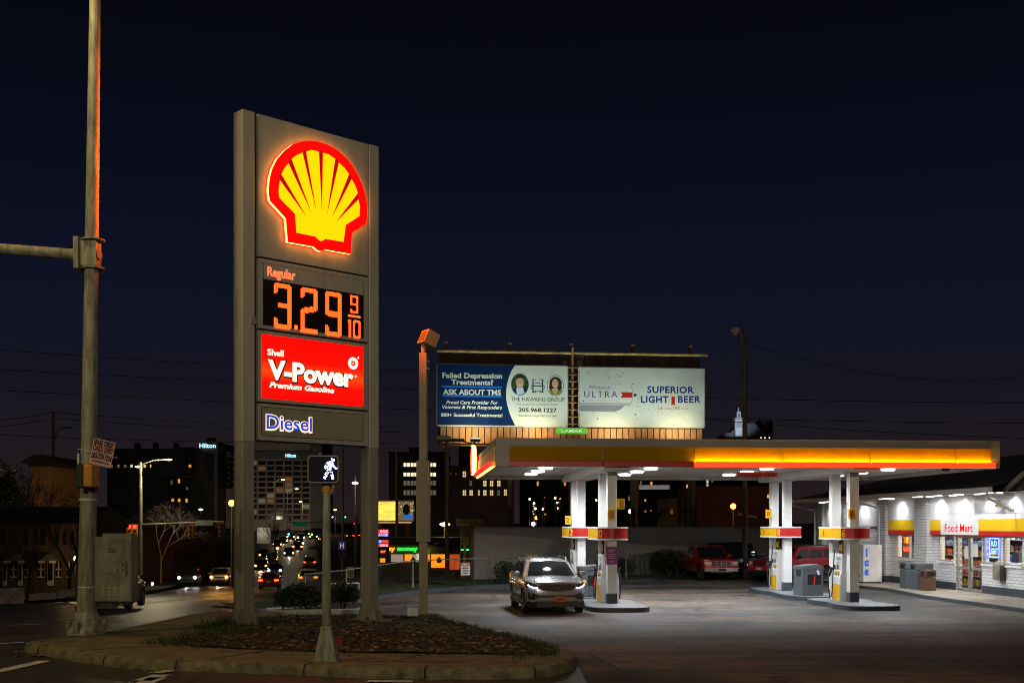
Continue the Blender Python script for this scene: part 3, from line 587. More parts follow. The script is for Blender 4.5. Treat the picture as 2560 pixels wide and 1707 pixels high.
# placard tied to the pole
ya = math.radians(38)
yd = thing('yard_sign', 'pink white placard about erasing card debt tied crooked to the signal pole', 'placard', (at(222, 1160, 21.18)[0], 21.18, at(222, 1157, 21.18)[2]), ya)
yd.rotation_euler = (0, math.radians(12), ya)
placard = mat('placard', (.80, .50, .40), .6)  # pink board, with the sign's orange light mixed into its colour
b = B(); b.box(0, .40, 0, .008, 0, .475, placard); b.obj('board', yd)
b = B(); X, Z = (1, 0, 0), (0, 0, 1); blk = mat('black_ink', (.015, .012, .012), .6)
rdk = mat('red_black_ink', (.16, .015, .012), .6)
text(b, 'ERASE CREDIT', blk, (.2, -.003, .365), X, Z, .09, .37, bold=.05, align='c'); text(b, 'CARD DEBT', rdk, (.2, -.003, .255), X, Z, .09, .37, bold=.05, align='c')
text(b, '205-379-1234', blk, (.2, -.003, .115), X, Z, .09, .37, bold=.05, align='c'); b.box(.09, .31, -.003, 0, .222, .232, blk); b.box(.05, .35, -.003, 0, .055, .075, blk); b.obj('lettering', yd)
b = B(); b.tube([(.2, .012, .19), (.5, .02, .22)], .006, white_p, 5); b.obj('tie_wire', yd); b = B(); b.tube([(-.02, .01, .22), (-.22, .12, .215)], .005, white_p, 5); b.obj('tie_wire', yd)
# pedestrian signal seen from its side on the pole
q = at(221, 1190, 21.15)
ph = thing('side_signal_head', 'yellow pedestrian signal head seen from the side strapped to the signal pole', 'signal head', (q[0], q[1]-.05, q[2]))
b = B(); b.box(-.01, .155, -.2, .2, -.2, .2, signal_y); b.obj('housing', ph, bevel=.03)
b = B(); b.box(-.14, -.012, -.2, .2, -.22, .21, black); b.obj('visor', ph, bevel=.02)
b = B(); b.box(.0, .08, .18, .30, .2, .25, steel_d); b.obj('bracket', ph); b = B(); b.box(0, .08, .18, .3, -.25, -.2, steel_d); b.obj('bracket', ph); b = B(); b.sph((-.03, 0, -.27), .05, black); b.obj('cable_gland', ph)
# traffic control cabinet strapped to the pole
cx0, cx1 = at(236, 0, 21.05)[0], at(329.5, 0, 21.05)[0]
cb = thing('control_cabinet', 'dented grey traffic control cabinet numbered 230 strapped to the signal pole', 'cabinet', (cx0, 21.05, at(0, 1504, 21.05)[2]))
cw, chh = cx1-cx0, at(0, 1342, 21.05)[2]-at(0, 1504, 21.05)[2]
cabm = mat('cabinet_paint', (.185, .182, .13), .55, .1, var=.5, vs=3, bump=.15, bs=8, stretch=(1, 1, .5))
b = B(); b.box(0, cw, 0, .39, 0, chh, cabm); b.obj('cabinet_body', cb, bevel=.012)
b = B(); b.box(.02, cw-.012, -.018, 0, .02, chh-.02, cabm); dr = b.obj('door', cb, bevel=.008)
b = B()
for i in range(4):
    for j in range(6): b.box(.125+.108*i, .205+.108*i, -.026, -.016, .135+.026*j, .147+.026*j, mat('pale_louver', (.5, .42, .22), .4) if i+j == 0 else b.ms[0])  # slats paler than the cabinet paint
b.obj('louver_vent', dr)
b = B(); b.cbox((cw-.09, -.035, .60), (.018, .03, .26), chrome); b.cyl((cw-.15, -.018, .66), (cw-.15, -.03, .66), .02, groove, n=10); b.cyl((cw-.15, -.018, .58), (cw-.15, -.03, .58), .015, groove, n=10); b.obj('handle', dr, bevel=.006)
b = B(); b.box(.17, .40, -.024, -.018, .52, .625, galv); b.obj('plate', dr)
b = B(); text(b, '230', blk, (.245, -.0195, .885), X, Z, .075, .155, bold=.02); b.obj('lettering', dr)
b = B(); b.box(.13, cw-.01, .02, .34, chh, chh+.065, cabm); b.cyl((.30, .02, chh+.02), (.30, .015, chh+.02), .012, alum, n=8); b.cyl((.35, .02, chh+.02), (.35, .015, chh+.02), .012, alum, n=8); b.obj('vent_hood', cb, bevel=.008)
b = B(); b.box(.04, .32, .05, .3, -.13, 0, steel_d); b.obj('conduit_box', cb, bevel=.01)
# pedestrian signal on its own post
VX, VY = at(816.5, 0, 17.6)[0], 17.6; VZ = itop(VX, VY)
ps = thing('pedestrian_signal', 'pedestrian signal with white walking figure on a short post with tapered base', 'pedestrian signal', (VX, VY, VZ))
b = B(); hh = at(0, 1573, VY)[2]-VZ
b.mesh([(sx*w_, sy*w_, z) for z, w_ in ((0, .19), (.02, .17), (hh, .083), (hh+.03, .09), (hh+.05, .078)) for sx, sy in ((-1, -1), (1, -1), (1, 1), (-1, 1))], [(k*4+i, k*4+(i+1) % 4, k*4+4+(i+1) % 4, k*4+4+i) for k in range(4) for i in range(4)]+[(16, 17, 18, 19)], pole_m); b.obj('base', ps, bevel=.01)
zc = at(0, 1227, VY)[2]-VZ
b = B(); b.cyl((0, 0, hh), (.0, 0, zc), .066, pole_m, r1=.060, n=16); b.obj('post', ps, smooth=True)
b = B(); b.lathe((0, 0, zc-.02), [(.072, 0), (.072, .04), (.078, .045), (.076, .06), (.05, .095), (0.01, .105)], signal_y, 16); b.obj('cap', ps, smooth=True)
hz = at(0, 1172.5, VY)[2]-VZ; hx = at(809, 0, VY)[0]-VX
hd = thing('h', None, None); bpy.data.objects.remove(hd)
def rrect(x0, x1, z0, z1, r, y, n=4):
    o = []
    for cx, cz, a0 in ((x1-r, z0+r, -PI/2), (x1-r, z1-r, 0), (x0+r, z1-r, PI/2), (x0+r, z0+r, PI)):
        for k in range(n+1): a = a0+PI/2*k/n; o.append((cx+r*math.cos(a), y, cz+r*math.sin(a)))
    return o
b = B(); b.prism(rrect(hx-.245, hx+.235, hz-.215, hz+.215, .05, -.02), (0, .22, 0), black); b.cyl((hx-.06, .1, hz+.21), (hx-.06, .1, hz+.25), .02, galv); housing = b.obj('housing', ps, bevel=.008)
housing.rotation_euler = (0, 0, math.radians(3))
b = B(); rim = mat('signal_rim', (.32, .27, .16), .35, .4)
o1, o2 = rrect(hx-.232, hx+.222, hz-.202, hz+.202, .055, -.028, 5), rrect(hx-.222, hx+.213, hz-.193, hz+.193, .05, -.028, 5); k = len(o1)
b.mesh(o1+o2+[(p[0], -.02, p[2]) for p in o1], [(i, (i+1) % k, k+(i+1) % k, k+i) for i in range(k)]+[(2*k+i, 2*k+(i+1) % k, (i+1) % k, i) for i in range(k)], rim); b.obj('rim', housing)
b = B(); b.poly(rrect(hx-.222, hx+.213, hz-.193, hz+.193, .05, -.024, 5), mat('signal_lens', (.003, .004, .010), .5, spec=.15)); b.obj('lens', housing)
WK = '920,345 945,375 1000,375 960,405 1000,410 930,425 945,465 865,445 810,465 765,490 790,510 830,490 850,480 880,480 905,500 840,520 870,520 900,530 930,540 975,500 940,560 890,560 860,550 820,560 730,560 700,600 730,600 760,600 745,640 715,665 790,600 795,640 870,590 900,590 940,595 980,560 980,600 1010,590 1000,625 1030,625 1040,660 1060,675 1095,655 870,630 900,640 800,680 860,670 890,680 780,730 830,700 860,720 890,710 745,810 810,800 715,855 790,850 740,880 765,905 695,925 735,950 670,970 715,1000 880,785 935,785 950,845 905,890 965,890 950,905 930,945 980,945 935,1000 980,1000 955,970 850,600'
b = B(); g_walk = glow('white_led', (2.6, 2.8, 6.5)); sc_ = 17.6/2940/13.06
for s_ in WK.split():
    u, v_ = map(float, s_.split(',')); x, z = hx+(u-655)*sc_*1.0, hz-(v_-690)*sc_
    b.poly([(x+21*sc_*math.cos(k*PI/4), -.030, z+21*sc_*math.sin(k*PI/4)) for k in range(8)], g_walk)
b.obj('walking_figure', housing)
b = B(); b.cyl((hx+.13, .06, hz-.27), (hx+.13, .06, hz-.2), .02, galv); b.tube([(.065, 0, zc-.05), (.1, .06, hz-.25), (hx+.13, .06, hz-.24)], .018, galv); b.obj('bracket', ps)
# small red cup on the mulch
q = Vector((at(842, 0, 19.6)[0], 19.6)); z_ = mtop(q.x, q.y)
rc = mat('red_plastic', (.20, .012, .008), .5)
b = B(); M_ = Matrix.Rotation(PI/2, 4, 'X')
b.lathe((q.x, q.y, z_+.095), [(.07, -.02), (.095, -.012), (.095, .005), (.06, .0), (.055, -.012)], rc, 18, M_)
tag(b.obj('red_ring', smooth=True), 'dark red plastic ring lying upright on mulch behind the pedestrian signal post', 'ring')
# square lamp post by the forecourt entrance
LX, LY = at(1058.5, 0, 28.2)[0], 28.2; LZ = mtop(LX, 28)-.05
post_m = mat('tan_post_paint', (.33, .28, .16), .55, var=.15, vs=2)
lp = thing('floodlight_post', 'square tan floodlight post with boxy unlit head beside the forecourt entrance', 'light post', (LX, LY, LZ), math.radians(-7))
zt = at(0, 883, LY)[2]-LZ; z1, z2 = at(0, 1354, LY)[2]-LZ, at(0, 1151, LY)[2]-LZ
b = B(); b.box(-.09, .09, -.09, .09, .1, zt, post_m); b.obj('post', lp, bevel=.006)
b = B(); b.box(-.15, .15, -.13, .13, z1, z2, post_m); b.box(.12, .155, -.15, -.13, z2-.5, z2-.05, alum); b.obj('service_box', lp, bevel=.008)
b = B(); b.lathe((.05, 0, -.12), [(.40, 0), (.40, .2), (.36, .26)], mat('footing', (.06, .07, .07), .6), 14); b.obj('footing', lp, smooth=True)
b = B(); b.box(-.30, -.05, -.42, -.2, .12, .32, white_p); b.obj('ballast_box', lp, bevel=.006)
b = B(); b.cyl((0, 0, zt), (0, 0, zt+.14), .05, post_m); b.cbox((0, 0, zt+.15), (.1, .06, .12), post_m); b.obj('bracket', lp)
M_ = Matrix.Translation((.13, 0, zt+.33)) @ Matrix.Rotation(math.radians(38), 4, 'Z') @ Matrix.Rotation(math.radians(24), 4, 'Y')
b = B(); b.box(-.17, .17, -.19, .19, -.17, .17, post_m, M_); hd = b.obj('lamp_head', lp, bevel=.006)
b = B(); b.box(-.176, -.169, -.15, .15, -.13, .13, mat('floodlight_glass', (.12, .11, .10), .1), M_); b.obj('lens', hd)
for dz in (.18, .36): b = B(); b.tube([(.09, 0, zt-dz), (.15, 0, zt-dz-.02)], .012, white_p, 5); b.obj('insulator_hook', lp)
# ------------------------------------------------------------------ canopy over the pumps
A5 = math.radians(5); CO = Vector((-.49, 36.0, 0)); UX, VX_ = Vector((math.cos(A5), math.sin(A5), 0)), Vector((-math.sin(A5), math.cos(A5), 0))
def uv(u, v, z=0): return CO+UX*u+VX_*v+Vector((0, 0, z))
CP = Plane(CO.x, CO.y, A5); LOT = -.65
cn = thing('fuel_canopy', 'white flat fuel station canopy with yellow and red band over the pumps', 'canopy', CO, A5)
CU, CV, ZB, ZT = CP(2500)[0], 10.5, 3.80, 4.67
b = B(); b.box(.12, CU-.12, .12, CV-.12, 3.95, 4.40, white_s); b.obj('deck', cn)
b = B()
for x0, x1, y0, y1 in ((0, CU, 0, .12), (0, CU, CV-.12, CV), (0, .12, .12, CV-.12), (CU-.12, CU, .12, CV-.12)): b.box(x0, x1, y0, y1, ZB, ZT, grey_p)
b.obj('fascia', cn)
zy1, zy0 = 4.42, 3.955
div = [.40]+[CP(px)[0] for px in (1506, 1734, 1956, 2174, 2388)]+[CP(2478)[0]]
g_bar = glow('lit_red_bar', (2.3, .085, .018), (.4, .01, .01)); g_strip = glow('led_strip', (150, 66, 3))
for i in range(6):
    a, c = div[i], div[i+1]; lit = i >= 2
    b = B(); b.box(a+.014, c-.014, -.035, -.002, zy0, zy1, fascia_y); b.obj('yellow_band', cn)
    b = B(); c2 = c+(.10 if i == 5 else 0); b.box(a+.012, c2-.012, -.13, -.002, ZB+.0, zy0-.006, g_bar if lit else red_p); b.box(a+.004, c2-.004, -.13, -.119, zy0-.006, zy0+.010, g_bar if lit else red_p); rb = b.obj('red_bar', cn, bevel=.012)
    if lit:
        b = B(); b.box(a+.02, c-.02, -.115, -.09, zy0-.0055, zy0+.002, g_strip); b.obj('led_strip', rb)
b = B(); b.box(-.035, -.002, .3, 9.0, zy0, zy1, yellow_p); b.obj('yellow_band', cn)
b = B(); b.cyl((-.11, 1.2, 3.92), (-.11, 9.2, 3.92), .085, glow('lit_red_tube', (1.6, .0, .02), (.4, .01, .01)), n=8); rb = b.obj('red_bar', cn)
b = B(); b.box(-.10, -.02, .3, 9.0, 3.79, 3.815, glow('side_strip', (9, 4.2, .5))); b.obj('led_strip', rb)
sp2 = [k3(*q) for q in OUT]; cxs = sum(p[0] for p in sp2)/len(sp2); czs = sum(p[1] for p in sp2)/len(sp2)
b = B(); kk = 1.18/2.42
b.prism([(-.10, 9.35-(p[0]-cxs)*kk, 4.50+(p[1]-czs)*kk) for p in sp2], (-.16, 0, 0), g_red, glow('emblem_edge', (7, 4.0, .9))); em = b.obj('shell_emblem', cn)
b = B(); b.poly([(-.265, 9.35-(k3(*q)[0]-cxs)*kk, 4.50+(k3(*q)[1]-czs)*kk) for q in INN], g_yel); b.obj('yellow_face', em)
led_w = glow('canopy_led', (14, 13.6, 13)); IU = (3.8, 11.75)
for u in IU:
    b = B(); b.box(u-.42, u+.42, .121, CV-.121, 3.70, 3.949, white_s); b.obj('soffit_beam', cn, bevel=.01)
seam = B()
for k in range(1, 40): x = k*CU/40; seam.box(x-.006, x+.006, .125, CV-.125, 3.944, 3.949, grey_p)
seam.obj('soffit_seam', cn)
for u in (1.95, 5.55, 9.6, 13.9):
    for v in (1.2, 3.6, 6.0, 8.4):
        b = B(); b.lathe((u, v, 3.885), [(.20, 0), (.23, .02), (.23, .06)], led_w, 16); b.obj('ceiling_light', cn)
        lamp('SPOT', (u, v, 3.86), 410, (.90, .96, 1), parent=cn, size=.12, aim=(0, 0, -1), angle=164, blend=.45, name='canopy_lamp')
b = B(); b.box(2.95, 3.2, .5, .75, 3.86, 3.945, black); b.box(14.2, 14.45, .1, .3, 3.72, 3.80, black); b.obj('camera_box', cn)
for u in IU:
    for v in (1.3, 2.9, 8.0, 9.6):
        b = B(); b.box(u-.15, u+.15, v-.15, v+.15, LOT+.15, 3.70, white_p); b.box(u-.154, u+.154, v-.012, v+.012, LOT+.5, 3.70, white_s)
        c = b.obj('column', cn, bevel=.008)
        b = B(); b.box(u-.16, u+.16, v-.16, v+.16, LOT+.15, LOT+.47, navy); b.obj('column_skirt', c, bevel=.01)
# kerbed islands
isl_top = mat('island_top', (.16, .17, .18), .6, var=.25, vs=3)
islands = {}
for u, nm in ((IU[0], 'left'), (IU[1], 'right')):
    for v0, v1, near in ((-.75, 3.55, 1), (4.0, 10.6, 0)):
        lp = []; cy = (v0+v1)/2; hl = (v1-v0)/2
        for k in range(40):
            a = 2*PI*k/40; e_ = .45; cx_ = math.copysign(abs(math.cos(a))**e_, math.cos(a)); sy_ = math.copysign(abs(math.sin(a))**e_, math.sin(a))
            hw = 1.0 if abs(sy_) > .4 else .82; lp.append((cx_*hw, sy_*hl))
        o = thing('pump_island', '', 'island', uv(u, cy, LOT), A5, 'raised kerb islands under the pumps')
        o['label'] = ('nearer' if near else 'farther')+' raised kerb island with navy edge under the pumps '+('beside the silver car' if nm == 'left' else 'beside the food store')
        b = B(); b.prism([(p[0], p[1], 0) for p in lp], (0, 0, .145), navy); b.obj('kerb', o, bevel=.02)
        b = B(); b.poly([(p[0]*.93, p[1]*.96, .151) for p in lp], isl_top); b.obj('top_slab', o)
# pumps
pump_white = mat('pump_white', (.66, .67, .68), .4, var=.06, vs=4); pump_grey = mat('pump_grey', (.30, .32, .34), .45)
disp = glow('pump_display', (.16, .19, .15), (.1, .12, .1)); pyel = mat('pump_yellow', (.75, .42, .005), .4); pred = mat('pump_red', (.5, .012, .012), .4)
def make_pump():
    t = thing('fuel_pump', 'x', 'fuel pump')
    b = B(); b.box(-.30, .30, -.47, .47, 0, .80, pump_white); b.obj('lower_cabinet', t, bevel=.02)
    b = B(); b.prism([(-.30, .80), (.30, .80), (.24, 1.0), (.24, 1.55), (-.24, 1.55), (-.24, 1.0)] and [(-.30, -.47, .80), (.30, -.47, .80), (.23, -.47, 1.02), (.23, -.47, 1.56), (-.23, -.47, 1.56), (-.23, -.47, 1.02)], (0, .94, 0), pump_white); b.obj('upper_cabinet', t, bevel=.015)
    for s in (-1, 1):
        f = lambda x: (min(x), max(x))
        def pnl(b, xa, y0, y1, z0, z1, m): x0, x1 = sorted((s*xa, s*(xa+.006))); b.box(x0, x1, *sorted((y0*-s, y1*-s)), z0, z1, m)
        b = B(); pnl(b, .301, -.46, .16, .03, .56, pyel); pnl(b, .301, .17, .22, .03, .56, pred); pnl(b, .301, .30, .37, .38, .47, pyel); b.obj('skirt_panel', t)
        b = B(); pnl(b, .232, -.34, .02, 1.34, 1.46, disp); pnl(b, .232, -.20, .02, 1.04, 1.20, mat('lcd', (.10, .11, .07), .3) if s < 0 else disp); b.obj('display', t)
        b = B(); pnl(b, .232, .12, .30, 1.03, 1.18, void); pnl(b, .232, .2, .3, 1.40, 1.46, mat('green_label', (.01, .12, .04), .5)); pnl(b, .232, -.36, .0, 1.24, 1.28, pump_grey); b.obj('keypad', t)
        b = B()
        for k in range(3): pnl(b, .28, -.36+.16*k, -.26+.16*k, .84, .99, pyel); pnl(b, .288, -.35+.16*k, -.27+.16*k, .845, .895, void)
        b.obj('grade_button', t)
        yy = .30*-s
        b = B(); b.cbox((s*.34, yy, .95), (.07, .10, .30), black, rx=.0, ry=-s*.35); b.cyl((s*.33, yy, 1.0), (s*.40, yy, 1.14), .03, black); b.cyl((s*.33, yy, .86), (s*.42, yy+.05, .72), .022, black); nz = b.obj('nozzle', t)
        pts = [Vector((s*.42, yy+.05, .72))]
        for k in range(1, 13): a = PI*k/12; pts.append(Vector((s*(.40-.03*k/12), yy-s*-.0+.05-(.42*k/12*(1 if s < 0 else -1))*-.0+(.17*(1-math.cos(a))/1)*-(-s), .72-.62*math.sin(a))))
        pts.append(Vector((s*.31, pts[-1].y, 1.7)))
        b = B(); b.tube(pts, .018, black, 6); b.obj('hose', nz, smooth=True)
    b = B(); b.box(-.31, .31, -.48, .48, 0, .02, pump_grey); b.obj('trim', t)
    for s in (-1, 1):
        b = B(); x = s*.20; b.box(x-.02, x+.02, -.46, -.14, 1.56, 1.96, void); b.box(x-.02, x+.02, -.46, -.14, 1.96, 2.16, void)
        for y0, y1, z0, z1 in ((-.44, -.33, 1.66, 1.86), (-.29, -.18, 1.66, 1.86), (-.30, -.18, 2.0, 2.1), (-.47, -.42, 1.63, 1.91)): b.box(*sorted((s*.2205, s*.226)), y0, y1, z0, z1, pyel)
        b.obj('price_placard', t)
    return t
pumps = [(IU[0], 2.1, 'white fuel pump between the columns by the purple poster nearest the silver car'), (IU[0], 8.8, 'white fuel pump behind the silver car and grey bin'), (IU[1], 2.1, 'white fuel pump with yellow skirt under band number 6'), (IU[1], 8.8, 'white fuel pump with yellow skirt under band number 8')]
for i, (u, v, lb) in enumerate(pumps):
    if i == 0: t = proto = make_pump(); t.location = uv(u, v, LOT+.15); t.rotation_euler = (0, 0, A5)
    else: t = dup(proto, uv(u, v, LOT+.15), A5)
    t['label'] = lb; t['group'] = 'fuel pumps under the canopy'
dnum = mat('numeral_yellow', (.85, .55, .02), .4); dnr = mat('numeral_red', (.45, .02, .01), .4)
for (u, v, lb), num in zip(pumps, ('0', '2', '6', '8')):
    t = thing('number_band', 'red and yellow band numbered '+num+' wrapped round the pump columns', 'sign band', uv(u, v, 1.52), A5, 'number bands on the pump columns')
    def outline(e):
        o = []; hw, hl, bu = .48+e, 1.02+e, .20
        for k in range(9): f_ = -1+2*k/8; o.append((f_*hw, -hl-bu*(1-f_*f_)))
        for k in range(9): f_ = 1-2*k/8; o.append((f_*hw, hl+bu*(1-f_*f_)))
        return o
    b = B(); o = outline(0); n = len(o)
    for k in range(n):
        p, q = o[k], o[(k+1) % n]; side = abs(p[0]-q[0]) < .01
        m_ = pyel if side and p[0] < 0 else pred
        b.poly([(p[0], p[1], .05), (q[0], q[1], .05), (q[0], q[1], .37), (p[0], p[1], .37)], m_)
    b.obj('band', t)
    for z0, z1 in ((0, .05), (.37, .42)):
        b = B(); b.prism([(p[0], p[1], z0) for p in outline(.012)], (0, 0, z1-z0), white_p); b.obj('trim', t)
    b = B(); text(b, num, dnum, (-.47, -1.06, .09), (1, -.42, 0), (0, 0, 1), .24, .13, bold=.02); b.obj('lettering', t); b = B(); text(b, num, dnr, (-.484, .62, .11), (0, -1, 0), (0, 0, 1), .2, .13, bold=.02); b.obj('lettering', t)
for u, v, z, num, lb in ((IU[1]-.12, 1.05, 2.19, '6', 'yellow box flag numbered 6 on the column by the food store'), (IU[1]-.32, 9.3, 2.27, '8', 'yellow box flag numbered 8 on the far column'), (IU[0]-.06, 1.0, 2.17, '10', 'lower yellow box flag on the column with the purple poster'), (IU[0]+.26, 1.0, 2.50, '', 'upper yellow box flag with no visible number on the column with the purple poster'), (IU[0]-.32, 9.3, 2.02, '2', 'yellow box flag on the far column behind the silver car')):
    t = thing('number_flag', lb, 'number flag', uv(u, v, z), A5, 'yellow number flags on the columns')
    b = B(); b.box(-.11, .11, -.055, .055, 0, .34, pyel); b.obj('box', t, bevel=.02)
    if num: b = B(); text(b, num, dnr, (-.02, -.058, .08), (1, 0, 0), (0, 0, 1), .17, .12 if len(num) == 1 else .16, bold=.03, align='c'); b.obj('lettering', t); b = B(); text(b, num, dnr, (-.113, 0, .08), (0, -1, 0), (0, 0, 1), .17, .07, bold=.03, align='c'); b.obj('lettering', t)
pur = mat('purple_poster', (.22, .04, .20), .5, var=.35, vs=3); 
t = thing('poster', 'purple advertising poster wrapped on the near pump column', 'poster', uv(IU[0], 1.3, .75), A5)
b = B(); b.box(-.163, .163, -.172, -.162, 0, .56, pur); b.box(-.172, -.163, -.16, .1, 0, .56, pur); b.obj('sheet', t)
pk = mat('pink_ink', (.6, .25, .45), .5); og = mat('orange_ink', (.6, .25, .03), .5); b = B()
for z, x0, x1, m_ in ((.44, -.13, .1, pk), (.39, -.13, .04, pk), (.30, -.13, .12, pk), (.24, -.13, .1, og), (.19, -.13, .06, og), (.07, -.12, .05, pk)): b.box(x0, x1, -.1735, -.172, z, z+.032, m_)
b.obj('print', t)
t = thing('clearance_sign', 'red hanging bar reading Clearance 14 feet 6 under the canopy edge', 'sign', uv(CP(1894)[0], .03, 3.50), A5)
hw = (CP(1944)[0]-CP(1844.5)[0])/2
b = B(); b.box(-hw, hw, -.02, .02, 0, .155, mat('clearance_red', (.40, .06, .045), .5)); b.obj('board', t)
b = B(); text(b, "Clearance  14'6\"", mat('dark_red_ink', (.12, .004, .004), .5), (0, -.023, .03), (1, 0, 0), (0, 0, 1), .095, hw*1.8, bold=.03, align='c'); b.obj('lettering', t)
b = B()
for x in (-.5, .5): b.cyl((x, 0, .155), (x, 0, .30), .008, steel_d, n=6)
b.obj('hanger', t)
t = thing('hanging_board', 'blank white board hanging under the far canopy edge', 'board', uv(CP(1680)[0]+1.6, CV-.25, 3.42), A5)
b = B(); b.box(-.62, .62, -.015, .015, 0, .17, white_p); b.obj('board', t)
for u, v, lb in ((IU[1]-.2, 5.0, 'grey windscreen service bin with red squeegee between the numbered pumps 6 and 8'), (IU[0]-.1, 5.0, 'grey windscreen service bin partly hidden behind the silver car')):
    t = thing('service_bin', lb, 'bin', uv(u, v, LOT+.145), A5+.12, 'windscreen service bins on the islands')
    b = B(); b.box(-.40, .40, -.36, .36, 0, 1.0, charcoal); b.box(-.34, .34, -.372, -.361, .04, .36, charcoal); b.obj('body', t, bevel=.03)
    b = B(); b.prism([(-.42, -.38, .94), (.42, -.38, .94), (.42, -.38, 1.03), (.2, -.38, 1.12), (-.42, -.38, 1.05)], (0, .76, 0), charcoal); b.obj('lid', t, bevel=.02)
    b = B(); b.box(-.20, .31, -.366, -.30, .40, .76, void); b.box(-.42, -.395, -.22, .1, .70, .92, void); b.obj('opening', t)
    b = B(); b.cbox((.05, -.37, .55), (.035, .02, .32), glow('squeegee_red', (.25, .01, .01), (.5, .02, .02)), ry=.08); b.obj('squeegee', t)
    b = B(); b.cbox((.2, -.385, .80), (.07, .04, .10), white_p, ry=-.4); b.sph((.18, -.37, .86), .05, white_p, 8); b.obj('paper_towel', t)
# ------------------------------------------------------------------ food store
FO = uv(18.6, 0); FA = A5+PI/2; FPn = Plane(FO.x, FO.y, FA); ZW = -.52
V = lambda px: FPn(px)[0]
wk = B(); wk.prism([uv(u, v, LOT-.05) for u, v in ((15.9, -6), (18.55, -6), (18.55, 27), (16.2, 27), (16.2, 11.4), (16.45, 9.8), (15.85, 5))], (0, 0, ZW-LOT+.05), mat('walkway', (.24, .21, .17), .85, var=.3, vs=1.2, bump=.3, bs=30), navy)
tag(wk.obj('walkway', bevel=.03), kind='structure')
st = thing('food_store', 'white brick food store with yellow and red panels beside the canopy', 'store', (FO.x, FO.y, ZW), FA)
zz = lambda z: z-ZW
z0w, zsill, zhead, zeave = ZW-.1, .56, 1.61, 3.14
ops = [(V(2556), V(2508), zsill, zhead), (V(2503), V(2457), zsill, zhead), (V(2455), V(2390), z0w, zhead), (V(2384), V(2347), zsill, zhead), (V(2303), V(2241), zsill, zhead), (V(2103), V(2086), z0w, zhead)]
VR, VL = -6.0, V(2048)
class NB:
    def box(s, *a): b_ = B(); b_.box(*a); b_.obj('wall_base', st)
b = B(); nb = NB(); x = VR
for a, c, s_, h_ in ops:
    b.box(x, a, -.25, 0, zz(z0w), zz(zeave), white_brick); nb.box(x+.002, a-.002, -.2, .006, zz(z0w), zz(-.24), navy_brick)
    if s_ > ZW: b.box(a, c, -.25, 0, zz(z0w), zz(s_), white_brick); nb.box(a-.002, c+.002, -.2, .006, zz(z0w), zz(-.24), navy_brick)
    b.box(a, c, -.25, 0, zz(h_), zz(zeave), white_brick); x = c
b.box(x, VL, -.25, 0, zz(z0w), zz(zeave), white_brick); nb.box(x+.002, VL, -.2, .006, zz(z0w), zz(-.24), navy_brick)
b.box(VL-.25, VL, -9, -.25, zz(z0w), zz(zeave), white_brick); b.box(VR, VR+.25, -9, -.25, zz(z0w), zz(zeave), white_brick); b.box(VR, VL, -9.25, -9, zz(z0w), zz(zeave), white_brick)
b.obj('wall', st)
for pa, pc in ((2332, 2300), (2227, 2205), (2068, 2048)):
    b = B(); b.box(V(pa), V(pc), .001, .26, zz(z0w), zz(zeave), pil_brick); b.box(V(pa)-.004, V(pc)+.004, .002, .266, zz(z0w), zz(-.24), navy_brick); b.obj('pillar', st)
panel_w = mat('white_sign_panel', (.72, .73, .75), .45, var=.03, vs=1)
def panels(a, c, split=None):
    b = B()
    for z0, z1, m in ((2.425, zeave-.01, panel_w), (2.22, 2.415, panel_w), (1.785, 2.216, yellow_p), (zhead, 1.781, red_p)):
        xs = [a]+([x for x in (split or [])] if z0 > 2.3 else [])+[c]
        for p, q in zip(xs, xs[1:]): b.box(p+.004, q-.004, .002, .13, zz(z0), zz(z1), m)
    return b.obj('fascia_panel', st)
panels(-3.0, V(2332)-.004, [V(2444), V(2545)]); panels(V(2300)+.004, V(2227)-.004)
for a_, c_, z0, z1 in ((V(2203), V(2150), 1.95, zeave), (V(2105)-.2, V(2068)-.004, 1.62, 2.4), (V(2105)-.2, V(2068)-.004, 2.41, zeave)): b = B(); b.box(a_, c_, .002, .1, zz(z0), zz(z1), panel_w); b.obj('blank_panel', st)
b = B(); b.box(V(2455), V(2361), .131, .16, zz(1.625), zz(2.24), panel_w); fm = b.obj('name_board', st, bevel=.006)
xa, xc = V(2372), V(2442)
b = B(); text(b, 'Food Mart', mat('name_red', (.62, .008, .008), .8, spec=.05, emit=(1, .01, .01), es=.35), (xa, .165, zz(1.745)), (-1, 0, 0), (0, 0, 1), .30, xa-xc, bold=.004); b.obj('lettering', fm)
